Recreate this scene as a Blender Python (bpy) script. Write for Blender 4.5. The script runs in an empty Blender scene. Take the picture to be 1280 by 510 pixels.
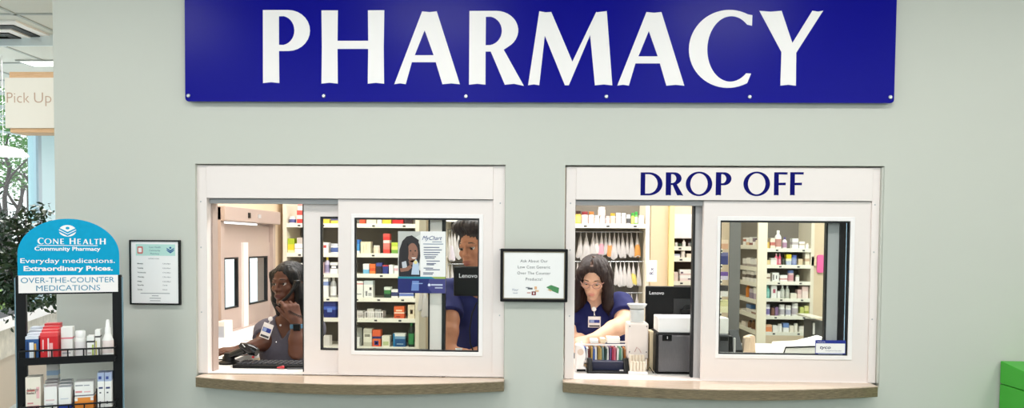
import bpy, math, random
import numpy as np
from mathutils import Vector, Matrix
random.seed(7)
SC = bpy.context.scene
COL = SC.collection
PI = math.pi
R = math.radians

# ------------------------------------------------------------------ camera
F = 924.0; CX = 640.0; CY = 337.0
CAM = Vector((0.0, -3.2, 1.56))
cam_d = bpy.data.cameras.new('camera'); cam = bpy.data.objects.new('camera', cam_d); COL.objects.link(cam)
ROT = Matrix.Rotation(R(2.1), 3, 'Z') @ Matrix.Rotation(R(90 - 2.0), 3, 'X') @ Matrix.Rotation(R(0.42), 3, 'Z')
cam.matrix_world = Matrix.Translation(CAM) @ ROT.to_4x4()
cam_d.sensor_width = 36; cam_d.lens = F / 1280 * 36
cam_d.shift_y = (CY - 255) / 1280
cam_d.clip_end = 200
SC.camera = cam
vs = SC.view_settings
SC.display_settings.display_device = 'sRGB'
vs.view_transform = 'Standard'; vs.look = 'None'; vs.gamma = 1; vs.use_curve_mapping = False
vs.exposure = 0.28

def ray(px, py):
    return ROT @ Vector(((px - CX) / F, -(py - CY) / F, -1.0))
def P(px, py, Y):
    d = ray(px, py); t = (Y - CAM.y) / d.y
    return CAM + d * t
def PD(px, py, dep):
    return CAM + ray(px, py) * dep
def X(px, Y, py=350): return P(px, py, Y).x
def Z(py, Y, px=640): return P(px, py, Y).z

# ------------------------------------------------------------------ materials
def lin(c):
    return tuple(((v / 255) / 12.92 if v / 255 <= .04045 else ((v / 255 + .055) / 1.055) ** 2.4) for v in c)
_mc = {}
def mk(name, rgb, rough=.5, metal=0., var=.04, scale=30., bump=0., spec=.5, emit=0, stretch=None, coat=0):
    if name in _mc: return _mc[name]
    m = bpy.data.materials.new(name); m.use_nodes = True
    nt = m.node_tree; b = nt.nodes['Principled BSDF']
    l = lin(rgb)
    b.inputs['Roughness'].default_value = rough; b.inputs['Metallic'].default_value = metal
    b.inputs['Specular IOR Level'].default_value = spec
    if coat: b.inputs['Coat Weight'].default_value = coat; b.inputs['Coat Roughness'].default_value = .08
    tc = nt.nodes.new('ShaderNodeTexCoord'); nz = nt.nodes.new('ShaderNodeTexNoise')
    nz.inputs['Scale'].default_value = scale; nz.inputs['Detail'].default_value = 4
    if stretch:
        mp = nt.nodes.new('ShaderNodeMapping'); mp.inputs['Scale'].default_value = stretch
        nt.links.new(tc.outputs['Object'], mp.inputs[0]); nt.links.new(mp.outputs[0], nz.inputs['Vector'])
    else:
        nt.links.new(tc.outputs['Object'], nz.inputs['Vector'])
    mx = nt.nodes.new('ShaderNodeMix'); mx.data_type = 'RGBA'
    mx.inputs['A'].default_value = (*[min(1, v * (1 - var)) for v in l], 1)
    mx.inputs['B'].default_value = (*[min(1, v * (1 + var)) for v in l], 1)
    nt.links.new(nz.outputs['Fac'], mx.inputs['Factor'])
    nt.links.new(mx.outputs['Result'], b.inputs['Base Color'])
    if emit:
        nt.links.new(mx.outputs['Result'], b.inputs['Emission Color']); b.inputs['Emission Strength'].default_value = emit
    if bump:
        bp = nt.nodes.new('ShaderNodeBump'); bp.inputs['Strength'].default_value = bump; bp.inputs['Distance'].default_value = .002
        nt.links.new(nz.outputs['Fac'], bp.inputs['Height']); nt.links.new(bp.outputs[0], b.inputs['Normal'])
    _mc[name] = m; return m
def col(rgb, rough=.45):
    rgb = tuple(int(v) for v in rgb)
    return mk('print_%d_%d_%d_%d' % (*rgb, int(rough * 100)), rgb, rough, var=.02)
def glass_mat(name, tint=(1, 1, 1), refl=1.45):
    m = bpy.data.materials.new(name); m.use_nodes = True; nt = m.node_tree
    nt.nodes.remove(nt.nodes['Principled BSDF']); out = nt.nodes['Material Output']
    t = nt.nodes.new('ShaderNodeBsdfTransparent'); t.inputs[0].default_value = (*tint, 1)
    g = nt.nodes.new('ShaderNodeBsdfGlossy'); g.inputs['Roughness'].default_value = .02
    fr = nt.nodes.new('ShaderNodeFresnel'); fr.inputs['IOR'].default_value = refl
    mx = nt.nodes.new('ShaderNodeMixShader')
    ge = nt.nodes.new('ShaderNodeNewGeometry'); ml = nt.nodes.new('ShaderNodeMath'); ml.operation = 'MULTIPLY'; iv = nt.nodes.new('ShaderNodeMath'); iv.operation = 'SUBTRACT'; iv.inputs[0].default_value = 1
    nt.links.new(ge.outputs['Backfacing'], iv.inputs[1]); nt.links.new(fr.outputs[0], ml.inputs[0]); nt.links.new(iv.outputs[0], ml.inputs[1])
    nt.links.new(ml.outputs[0], mx.inputs[0]); nt.links.new(t.outputs[0], mx.inputs[1]); nt.links.new(g.outputs[0], mx.inputs[2])
    nt.links.new(mx.outputs[0], out.inputs[0]); return m
def wood_mat(name, a, b, rough, stretch):
    m = bpy.data.materials.new(name); m.use_nodes = True; nt = m.node_tree; bs = nt.nodes['Principled BSDF']
    tc = nt.nodes.new('ShaderNodeTexCoord'); mp = nt.nodes.new('ShaderNodeMapping'); mp.inputs['Scale'].default_value = stretch
    nz = nt.nodes.new('ShaderNodeTexNoise'); nz.inputs['Scale'].default_value = 6; nz.inputs['Detail'].default_value = 6; nz.inputs['Roughness'].default_value = .7
    rp = nt.nodes.new('ShaderNodeValToRGB'); rp.color_ramp.elements[0].color = (*lin(a), 1); rp.color_ramp.elements[1].color = (*lin(b), 1)
    rp.color_ramp.elements[0].position = .35; rp.color_ramp.elements[1].position = .65
    nt.links.new(tc.outputs['Object'], mp.inputs[0]); nt.links.new(mp.outputs[0], nz.inputs['Vector'])
    nt.links.new(nz.outputs['Fac'], rp.inputs[0]); nt.links.new(rp.outputs[0], bs.inputs['Base Color'])
    bs.inputs['Roughness'].default_value = rough
    return m
M = dict(
    wall=mk('sage_wall_paint', (203, 204, 194), .55, var=.02, scale=3, bump=.05),
    alu=mk('white_powder_coat', (243, 232, 227), .35, var=.01),
    alug=mk('grey_aluminium', (188, 186, 186), .35, var=.02),
    gasket=mk('black_gasket', (18, 18, 20), .5),
    blue=mk('blue_acrylic', (4, 4, 138), .3, var=.02, scale=2, spec=.12),
    navy=mk('navy_vinyl', (8, 9, 104), .5, spec=.1),
    white=mk('white_vinyl', (250, 244, 242), .5, var=.01),
    paper=mk('white_paper', (246, 244, 242), .7, var=.015),
    black=mk('black_plastic', (9, 9, 10), .42, var=.1, spec=.25),
    blackg=mk('black_gloss', (12, 12, 14), .18, var=.1),
    dgrey=mk('dark_grey_plastic', (62, 63, 67), .45, var=.06),
    chrome=mk('brushed_steel', (205, 205, 208), .25, metal=1.),
    rackm=mk('black_rack_steel', (9, 10, 12), .4, var=.1, spec=.3),
    floor=mk('cool_bounce_floor', (168, 182, 184), .3, var=.06, scale=4),  # grey-teal rather than tan, so its bounce cools the lower wall
    ctile=mk('ceiling_tile', (214, 216, 208), .9, var=.04, scale=80, bump=.15),
    cgrid=mk('ceiling_grid_metal', (170, 176, 172), .5),
    pink=mk('beige_frame_metal', (184, 164, 154), .4, var=.02),
    beige=mk('beige_wall_paint', (226, 204, 174), .6, var=.02),
    cream=mk('cream_laminate', (236, 226, 206), .5, var=.02),
    yellowp=mk('pale_yellow_trim', (236, 218, 150), .5, var=.02),
    shelf=mk('shelf_enamel', (236, 230, 214), .45, var=.02),
    back=mk('grey_back_panel', (118, 112, 104), .6, var=.05, scale=8),
    strip=mk('label_strip', (244, 240, 226), .5, var=.02),
    top=mk('white_worktop', (240, 236, 232), .35, var=.02),
    ledge=wood_mat('ledge_woodgrain', (92, 80, 60), (146, 130, 102), .3, (4, 20, 90)),
    ledgetop=wood_mat('ledge_top_laminate', (206, 180, 158), (226, 204, 184), .12, (2, 30, 30)),
    signwood=wood_mat('pale_maple', (226, 180, 134), (240, 200, 158), .45, (3, 20, 30)),
    cyan=mk('cyan_print', (4, 160, 204), .5, var=.08, scale=60, spec=.15),
    green=mk('green_kiosk_paint', (62, 176, 44), .4, var=.04, scale=200),
    glass=glass_mat('clear_glass', (.96, .98, .97), 1.35),
    oglass=glass_mat('window_glass', (.95, .99, .99), 1.06),
    teal=mk('pale_teal_frame', (196, 226, 232), .4, var=.02),
    bag=mk('milky_plastic_bag', (208, 202, 200), .35, var=.05, scale=60, bump=.4),
    clear=mk('translucent_plastic', (214, 216, 214), .25, var=.05),
    stone=mk('rough_stone', (206, 198, 184), .85, var=.35, scale=14, bump=.5),
    bark=mk('tree_bark', (66, 58, 54), .9, var=.25, scale=20, bump=.5),
    leaf=mk('green_leaf', (84, 130, 60), .5, var=.35, scale=3),
    fleaf=mk('ficus_leaf', (38, 62, 34), .35, var=.4, scale=5),
    pave=mk('pale_paving', (214, 212, 204), .8, var=.05, scale=4),
)

# ------------------------------------------------------------------ mesh builder
class MB:
    def __init__(s): s.v = []; s.f = []; s.m = []
    def quad(s, a, b, c, d, mi=0):
        n = len(s.v); s.v += [tuple(a), tuple(b), tuple(c), tuple(d)]; s.f.append((n, n+1, n+2, n+3)); s.m.append(mi); return s
    def box(s, x0, x1, y0, y1, z0, z1, mi=0, front=None):
        x0, x1 = min(x0, x1), max(x0, x1); y0, y1 = min(y0, y1), max(y0, y1); z0, z1 = min(z0, z1), max(z0, z1)
        n = len(s.v)
        s.v += [(x0,y0,z0),(x1,y0,z0),(x1,y1,z0),(x0,y1,z0),(x0,y0,z1),(x1,y0,z1),(x1,y1,z1),(x0,y1,z1)]
        s.f += [(n,n+3,n+2,n+1),(n+4,n+5,n+6,n+7),(n,n+1,n+5,n+4),(n+1,n+2,n+6,n+5),(n+2,n+3,n+7,n+6),(n+3,n,n+4,n+7)]
        s.m += [mi, mi, mi if front is None else front, mi, mi, mi]; return s
    def bands(s, x0, x1, y0, y1, zs, mis, top=None):
        n = len(s.v)
        for z in zs: s.v += [(x0,y0,z),(x1,y0,z),(x1,y1,z),(x0,y1,z)]
        s.f.append((n, n+3, n+2, n+1)); s.m.append(mis[0])
        for i in range(len(zs) - 1):
            a = n + 4 * i
            for k in range(4):
                k2 = (k + 1) % 4; s.f.append((a+k, a+k2, a+4+k2, a+4+k)); s.m.append(mis[i])
        a = n + 4 * (len(zs) - 1); s.f.append((a, a+1, a+2, a+3)); s.m.append(mis[-1] if top is None else top); return s
    def prism(s, pts, y0, y1, mi=0, side=None, axis='y'):
        # pts counter-clockwise in (x,z) seen from -y
        k = len(pts); n = len(s.v); side = mi if side is None else side
        mp = {'y': lambda a, b, t: (a, t, b), 'x': lambda a, b, t: (t, a, b), 'z': lambda a, b, t: (a, b, t)}[axis]
        s.v += [mp(a, b, y0) for a, b in pts] + [mp(a, b, y1) for a, b in pts]
        s.f.append(tuple(range(n, n + k))); s.m.append(mi)
        s.f.append(tuple(range(n + 2 * k - 1, n + k - 1, -1))); s.m.append(mi)
        for i in range(k):
            j = (i + 1) % k; s.f.append((n + i, n + k + i, n + k + j, n + j)); s.m.append(side)
        return s
    def lathe(s, prof, c, seg=16, mis=None, squash=1.0):
        n = len(s.v); k = len(prof)
        for r, z in prof:
            for i in range(seg):
                a = 2 * PI * i / seg; s.v.append((c[0] + r * math.cos(a), c[1] + squash * r * math.sin(a), c[2] + z))
        for j in range(k - 1):
            for i in range(seg):
                i2 = (i + 1) % seg; s.f.append((n+j*seg+i, n+j*seg+i2, n+(j+1)*seg+i2, n+(j+1)*seg+i)); s.m.append(mis[j] if mis else 0)
        s.f.append(tuple(n + i for i in range(seg - 1, -1, -1))); s.m.append(mis[0] if mis else 0)
        s.f.append(tuple(n + (k-1)*seg + i for i in range(seg))); s.m.append(mis[-1] if mis else 0); return s
    def tube(s, pts, r, seg=8, mi=0):
        pts = [Vector(p) for p in pts]; k = len(pts); rs = r if isinstance(r, (list, tuple)) else [r] * k
        n = len(s.v); prev = None
        for i, p in enumerate(pts):
            t = (pts[min(i+1, k-1)] - pts[max(i-1, 0)]).normalized()
            if prev is None:
                u = t.orthogonal().normalized()
            else:
                u = (prev - t * prev.dot(t)).normalized()
            prev = u; w = t.cross(u)
            for j in range(seg):
                a = 2 * PI * j / seg; q = p + (u * math.cos(a) + w * math.sin(a)) * rs[i]; s.v.append(tuple(q))
        for i in range(k - 1):
            for j in range(seg):
                j2 = (j + 1) % seg; s.f.append((n+i*seg+j, n+i*seg+j2, n+(i+1)*seg+j2, n+(i+1)*seg+j)); s.m.append(mi)
        s.f.append(tuple(n + j for j in range(seg-1, -1, -1))); s.m.append(mi)
        s.f.append(tuple(n + (k-1)*seg + j for j in range(seg))); s.m.append(mi); return s
    def grid_wall(s, xs, zs, holes, y0, y1, mi=0):
        """plate in the xz plane with rectangular openings; holes = set of (i,j) cells left out"""
        idx = {}
        def vid(i, j, k):
            if (i, j, k) not in idx:
                idx[(i, j, k)] = len(s.v); s.v.append((xs[i], (y0, y1)[k], zs[j]))
            return idx[(i, j, k)]
        full = lambda i, j: 0 <= i < len(xs)-1 and 0 <= j < len(zs)-1 and (i, j) not in holes
        for i in range(len(xs) - 1):
            for j in range(len(zs) - 1):
                if not full(i, j): continue
                def q(*c): s.f.append(tuple(vid(*k) for k in c)); s.m.append(mi)
                q((i,j,0),(i+1,j,0),(i+1,j+1,0),(i,j+1,0)); q((i,j,1),(i,j+1,1),(i+1,j+1,1),(i+1,j,1))
                if not full(i-1, j): q((i,j,0),(i,j+1,0),(i,j+1,1),(i,j,1))
                if not full(i+1, j): q((i+1,j,0),(i+1,j,1),(i+1,j+1,1),(i+1,j+1,0))
                if not full(i, j-1): q((i,j,0),(i,j,1),(i+1,j,1),(i+1,j,0))
                if not full(i, j+1): q((i,j+1,0),(i+1,j+1,0),(i+1,j+1,1),(i,j+1,1))
        return s
    def build(s, name, mats, parent=None, bevel=0, smooth=False, origin=None):
        if not isinstance(mats, (list, tuple)): mats = [mats]
        if origin is None:
            if parent is not None: origin = wloc(parent)
            else:
                a = np.array(s.v); origin = Vector(((a[:,0].min()+a[:,0].max())/2, (a[:,1].min()+a[:,1].max())/2, a[:,2].min()))
        me = bpy.data.meshes.new(name)
        me.from_pydata([(x-origin[0], y-origin[1], z-origin[2]) for x, y, z in s.v], [], s.f)
        for mt in mats: me.materials.append(mt)
        me.polygons.foreach_set('material_index', s.m)
        if smooth: me.polygons.foreach_set('use_smooth', [True] * len(s.f))
        me.update()
        o = bpy.data.objects.new(name, me); COL.objects.link(o)
        if parent is not None: o.parent = parent; LOC[o.name] = Vector(origin)
        else: o.location = origin; LOC[o.name] = Vector(origin)
        if parent is not None: o.location = Vector(origin) - wloc(parent)
        if bevel:
            b = o.modifiers.new('bevel', 'BEVEL'); b.width = bevel; b.segments = 2; b.limit_method = 'ANGLE'
        if smooth:
            pass
        return o
LOC = {}
def wloc(o): return LOC[o.name]
def tag(o, label=None, cat=None, group=None, kind=None):
    if label: o['label'] = label
    if cat: o['category'] = cat
    if group: o['group'] = group
    if kind: o['kind'] = kind
    return o
def thing(name, label, cat, loc=(0, 0, 0), group=None, kind=None):
    o = bpy.data.objects.new(name, None); COL.objects.link(o); o.location = loc; LOC[o.name] = Vector(loc)
    o.empty_display_size = .05
    return tag(o, label, cat, group, kind)
def smooth_angle(o, ang=40):
    me = o.data
    me.polygons.foreach_set('use_smooth', [True] * len(me.polygons))
    try: me.set_sharp_from_angle(angle=R(ang))
    except Exception: pass
    return o

# ------------------------------------------------------------------ lettering
def curve_mesh(cu):
    o = bpy.data.objects.new('tmp', cu); COL.objects.link(o)
    dg = bpy.context.evaluated_depsgraph_get()
    me = bpy.data.meshes.new_from_object(o.evaluated_get(dg))
    vs_ = [v.co.copy() for v in me.vertices]; fs = [tuple(p.vertices) for p in me.polygons]
    bpy.data.objects.remove(o); bpy.data.meshes.remove(me); bpy.data.curves.remove(cu)
    return vs_, fs
def text(s, cap, cx, cz, Y, mat, parent, align='CENTER', bold=0, shear=0, ext=.0004, name='lettering', width=None, sx=1, track=1, rot=0):
    """lettering facing -y, cap height in metres, cz = baseline"""
    cu = bpy.data.curves.new('t', 'FONT'); cu.body = s; cu.size = 1; cu.align_x = 'LEFT'; cu.offset = bold; cu.shear = shear
    cu.space_character = track; cu.resolution_u = 3
    v, f = curve_mesh(cu)
    if not v: return None
    k = cap / .727
    x0 = min(p.x for p in v); x1 = max(p.x for p in v)
    if width: sx = width / ((x1 - x0) * k)
    off = {'CENTER': (x0 + x1) / 2, 'LEFT': x0, 'RIGHT': x1}[align]
    mb = MB(); c, sn = math.cos(rot), math.sin(rot)
    for p in v:
        a = (p.x - off) * k * sx; b = p.y * k
        mb.v.append((cx + a * c - b * sn, Y - ext, cz + a * sn + b * c))
    mb.f = f; mb.m = [0] * len(f)
    return mb.build(name, mat, parent)
def arc(cx, cy, rx, ry, a0, a1, n=14):
    return [(cx + rx * math.cos(R(a0 + (a1 - a0) * i / n)), cy + ry * math.sin(R(a0 + (a1 - a0) * i / n))) for i in range(n + 1)]
def stem(x0, x1, y0=0, y1=1, fl=.012):      # flared humanist stem
    w = fl
    return [(x0 - w, y0), ((x0+x1)/2, y0 + .012), (x1 + w, y0), (x1 + w*.4, y0 + .12), (x1, .5*(y0+y1)), (x1 + w*.4, y1 - .12), (x1 + w, y1), ((x0+x1)/2, y1 - .006), (x0 - w, y1), (x0 - w*.4, y1 - .12), (x0, .5*(y0+y1)), (x0 - w*.4, y0 + .12)]
def G(ch):
    """outlines (list of closed loops, overlapping loops allowed as separate shapes) and advance width for cap height 1"""
    if ch == 'P':
        o = [(0, 0), (.115, .012), (.232, 0), (.228, .44)] + arc(.36, .72, .308, .28, -90, 90)[0:] + [(0, 1)]
        i = [(.228, .525), (.228, .915)] + arc(.262, .72, .185, .2, 80, -80)
        return [[o, i]], .668
    if ch == 'R':
        o = [(0, 0), (.115, .012), (.23, 0), (.228, .45), (.30, .45), (.50, 0), (.63, .012), (.765, -.015), (.48, .475)] + arc(.37, .735, .31, .265, -58, 90) + [(0, 1)]
        i = [(.228, .535), (.228, .92)] + arc(.262, .73, .19, .195, 80, -80)
        return [[o, i]], .75
    if ch == 'H':
        o = [(0, 0), (.115, .012), (.232, 0), (.226, .475), (.66, .475), (.655, 0), (.77, .012), (.885, 0), (.878, .5), (.885, 1), (.655, 1), (.66, .585), (.226, .585), (.232, 1), (0, 1), (.006, .5)]
        return [[o]], .885
    if ch == 'A':
        o = [(-.01, 0), (.07, .012), (.15, 0), (.235, .30), (.57, .30), (.665, 0), (.79, .012), (.91, 0), (.58, .99), (.48, .98), (.375, .99)]
        i = [(.275, .395), (.54, .395), (.412, .735)]
        return [[o, i]], .9
    if ch == 'M':
        o = [(-.01, 0), (.07, .012), (.145, 0), (.215, .67), (.50, .0), (.555, 0), (.84, .68), (.915, 0), (1.04, .012), (1.155, 0), (1.065, 1), (.93, .985), (.92, .99), (.60, .32), (.30, .99), (.22, .985), (.135, 1)]
        return [[o]], 1.15
    if ch == 'C':
        o = [(.865, .815), (.868, .958)] + arc(.55, .5, .55, .53, 62, 298, 40) + [(.815, .035), (.866, .165)] + arc(.58, .5, .325, .445, -48, -318 + 6, 40)[0:]
        return [[o]], .88
    if ch == 'Y':
        o = [(.305, 0), (.41, .012), (.515, 0), (.51, .44), (.86, 1), (.79, .988), (.715, 1), (.455, .57), (.30, 1), (.15, .988), (0, 1), (.31, .45)]
        return [[o]], .86
    if ch == 'D':
        o = [(0, 0), (.33, 0)] + arc(.36, .5, .59, .5, -88, 88, 30) + [(0, 1)]
        i = [(.2, .08), (.2, .92)] + arc(.34, .5, .40, .42, 84, -84, 24)
        return [[o, i]], .95
    if ch == 'O':
        return [[arc(.57, .5, .57, .53, 0, 356, 48), arc(.57, .5, .375, .455, 360, 4, 48)]], 1.14
    if ch == 'F':
        o = [(0, 0), (.10, .012), (.205, 0), (.2, .44), (.50, .44), (.505, .55), (.2, .545), (.2, .905), (.57, .9), (.575, 1), (0, 1)]
        return [[o]], .575
    if ch == 'E':
        o = [(0, 0), (.6, 0), (.6, .1), (.2, .095), (.2, .45), (.53, .45), (.53, .55), (.2, .55), (.2, .905), (.58, .9), (.58, 1), (0, 1)]
        return [[o]], .6
    if ch == 'L':
        return [[[(0, 0), (.56, 0), (.57, .11), (.2, .1), (.2, 1), (0, 1)]]], .56
    if ch == 'T':
        return [[[(.25, 0), (.35, .012), (.45, 0), (.45, .9), (.7, .89), (.7, 1), (0, 1), (0, .89), (.25, .9)]]], .7
    if ch == 'N':
        return [[[(0, 0), (.11, 0), (.11, .76), (.70, -.02), (.82, -.02), (.82, 1), (.71, 1), (.71, .27), (.14, 1), (0, 1)]]], .82
def glyph(ch, x, z, cap, Y, mat, parent, ext=.001, sx=1, rot=0, name='letter', piv=None):
    shapes, w = G(ch)
    cu = bpy.data.curves.new('g', 'CURVE'); cu.dimensions = '2D'; cu.fill_mode = 'BOTH'; cu.extrude = .0
    for loops in shapes:
        for lp in loops:
            sp = cu.splines.new('POLY'); sp.points.add(len(lp) - 1)
            for i, (a, b) in enumerate(lp): sp.points[i].co = (a, b, 0, 1)
            sp.use_cyclic_u = True
    cu.fill_mode = 'BOTH'; cu.extrude = .5
    v, f = curve_mesh(cu)
    mb = MB(); c, sn = math.cos(rot), math.sin(rot); px, pz = piv or (x, z)
    for p in v:
        a = x + p.x * cap * sx - px; b = z + p.y * cap - pz
        mb.v.append((px + a * c - b * sn, Y - ext * (.5 + p.z), pz + a * sn + b * c))
    mb.f = f; mb.m = [0] * len(f)
    return mb.build(name, mat, parent)
# ------------------------------------------------------------------ the setting
T = 'structure'
def st(o, kind=T): o['kind'] = kind; return o
CEIL = 2.95
XC = P(69, 250, 0).x                       # corner where the pharmacy wall ends
WA = dict(l=246, r=630.5, t=207, b=475, fl=259, fr=616, hd=248.5, ol=266, gl=442.5, gr=598.5, gt=272, gb=438.5, st=422, lap=441)
WB = dict(l=706.5, r=1097.5, t=209, b=483.5, fl=718.5, fr=1088, hd=250.5, ol=720, gl=900, gr=1062.5, gt=275.5, gb=443, st=879, lap=897)
def wdim(w, Yf):
    mid = (w['l'] + w['r']) / 2
    return {k: (Z(v, Yf, mid) if k in ('t', 'b', 'hd', 'gt', 'gb') else P(v, 345, Yf).x) for k, v in w.items()}
YW = .12                                    # wall thickness
a0 = wdim(WA, 0.0); b0 = wdim(WB, 0.0)
zt, zb = max(a0['t'], b0['t']) + .006, min(a0['b'], b0['b']) - .0
mb = MB(); XR = 4.2
xs = [XC, a0['l'] - .004, a0['r'] + .002, b0['l'] - .004, b0['r'] + .016, XR]
zs = [0, .955, zt, CEIL]
mb.grid_wall(xs, zs, {(1, 1), (3, 1)}, 0, YW)
st(mb.build('wall_front', M['wall']))
YB = 4.6
A0, B0 = PD(-2, 400, 6.6), PD(75, 375, 8.7)
u = Vector((B0.x - A0.x, B0.y - A0.y, 0)).normalized(); ang = math.atan2(u.y, u.x)
W0 = A0 - u * 2.0; W1 = A0 + u * 7.0
plan = [(-12, -6.5), (XR + .15, -6.5), (XR + .15, YB + .12), (XC, YB + .12), (XC, W1.y), (W1.x, W1.y), (W0.x, W0.y), (-12, W0.y)]
m = MB(); m.prism(plan, -.1, 0, axis='z'); st(m.build('floor', M['floor']))
m = MB(); m.prism(plan, CEIL, CEIL + .1, axis='z'); st(m.build('ceiling', M['ctile']))
m = MB(); m.box(XR, XR + .15, -6.5, YB, 0, CEIL); st(m.build('wall_right', M['wall']))
m = MB(); m.box(-12, XR + .15, -6.65, -6.5, 0, CEIL); st(m.build('wall_rear', mk('rear_wall_paint', (150, 148, 140), .8)))
m = MB(); m.box(XC, XR + .15, YB, YB + .12, 0, CEIL); st(m.build('wall_back', M['beige']))
# lobby ceiling grid lines (left side, where the photo sees the ceiling)
m = MB()
for k in range(9):
    y = 1.28 + .61 * k; m.box(-9, XC, y - .012, y + .012, CEIL - .006, CEIL + .01)
for k in range(8):
    x = -2.62 - .61 * k; m.box(x - .012, x + .012, YW, 6.4, CEIL - .006, CEIL + .01)
st(m.build('trim_1', M['cgrid'])); bpy.data.objects['trim_1']['label'] = 'grey metal grid of the tiled ceiling'
# pale dropped beam across the lobby ceiling
m = MB(); ya = P(30, 57, 0)
dbeam = (CEIL - .075 - CAM.z) / (Z(57, 0, 30) - CAM.z) * 3.2 - 3.2
m.box(-9, XC, dbeam, dbeam + .02, CEIL - .075, CEIL); st(m.build('trim_2', mk('beam_paint', (222, 234, 236), .6)))

# side wall of the pharmacy with the second service window
sy0, sy1 = P(276, 300, 0).y, 0
XS0, XS1 = XC, XC + .12                      # outer / inner face
def on_side(px, py):                         # pixel -> point on inner face of side wall
    d = ray(px, py); t = (XS1 - CAM.x) / d.x; return CAM + d * t
q0 = on_side(272, 300); q1 = on_side(341, 300)
zt3 = on_side(300, 262).z; zb3 = .93
m = MB()                                     # built in (y,z) by swapping axes
m.grid_wall([YW, q0.y, q1.y, YB], [0, zb3, zt3, CEIL], {(1, 1)}, XS0, XS1)
m.v = [(b, a, c) for a, b, c in m.v]; m.f = [tuple(reversed(f)) for f in m.f]
st(m.build('wall_side', M['beige']))
w3 = thing('window_3', 'beige side service window with a rolled shutter box', None, (XS1, (q0.y + q1.y) / 2, zb3), kind=T)
def side_plate(name, xs_, zs_, holes, x0, x1, mt, parent):
    m = MB(); m.grid_wall(xs_, zs_, holes, x0, x1); m.v = [(b, a, c) for a, b, c in m.v]; m.f = [tuple(reversed(f)) for f in m.f]
    return m.build(name, mt, parent)
fy = lambda px: on_side(px, 330).y
fz = lambda px, py: on_side(px, py).z
fw = .05
side_plate('window_frame', [q0.y, q0.y + fw, q1.y - fw, q1.y], [zb3, zb3 + fw, zt3], {(1, 1)}, XS1 - .10, XS1 + .02, M['pink'], w3)
zh = fz(320, 303)
side_plate('header_panel', [q0.y + fw, q1.y - fw], [zh, zt3 - .10], set(), XS1 - .03, XS1 - .01, M['pink'], w3)
m = MB(); m.box(XS1 - .04, XS1 + .05, q0.y - .0, q1.y + .03, zt3 - .085, zt3 + .01); sb = m.build('shutter_box', M['pink'], w3, bevel=.006)
ymid = fy(305)
m = MB(); m.box(XS1 + .05, XS1 + .054, fy(302) - .01, fy(302) + .03, zt3 - .055, zt3 - .02); m.build('switch_plate', M['black'], sb)
m = MB(); m.box(XS1 + .05, XS1 + .054, fy(314), fy(314) + .05, zt3 - .05, zt3 - .025); m.build('rating_plate', M['alug'], sb)
m = MB(); m.box(XS1 - .03, XS1 + .012, ymid - .035, ymid + .045, zb3 + fw, zh); m.build('mullion', M['alu'], w3)
for (ya_, yb_) in ((q0.y + fw, ymid - .035), (ymid + .045, q1.y - fw)):
    s_ = side_plate('sash', [ya_, ya_ + .05, yb_ - .05, yb_], [zb3 + fw, zb3 + .19, zh - .10, zh], {(1, 1)}, XS1 - .03, XS1 - .005, M['pink'], w3)
    side_plate('gasket', [ya_ + .05, ya_ + .066, yb_ - .066, yb_ - .05], [zb3 + .19, zb3 + .2, zh - .112, zh - .10], {(1, 1)}, XS1 - .026, XS1 - .003, M['gasket'], s_)
    m = MB(); m.box(XS1 - .02, XS1 - .017, ya_ + .05, yb_ - .05, zb3 + .19, zh - .1); m.build('pane', M['oglass'], s_)

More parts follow.
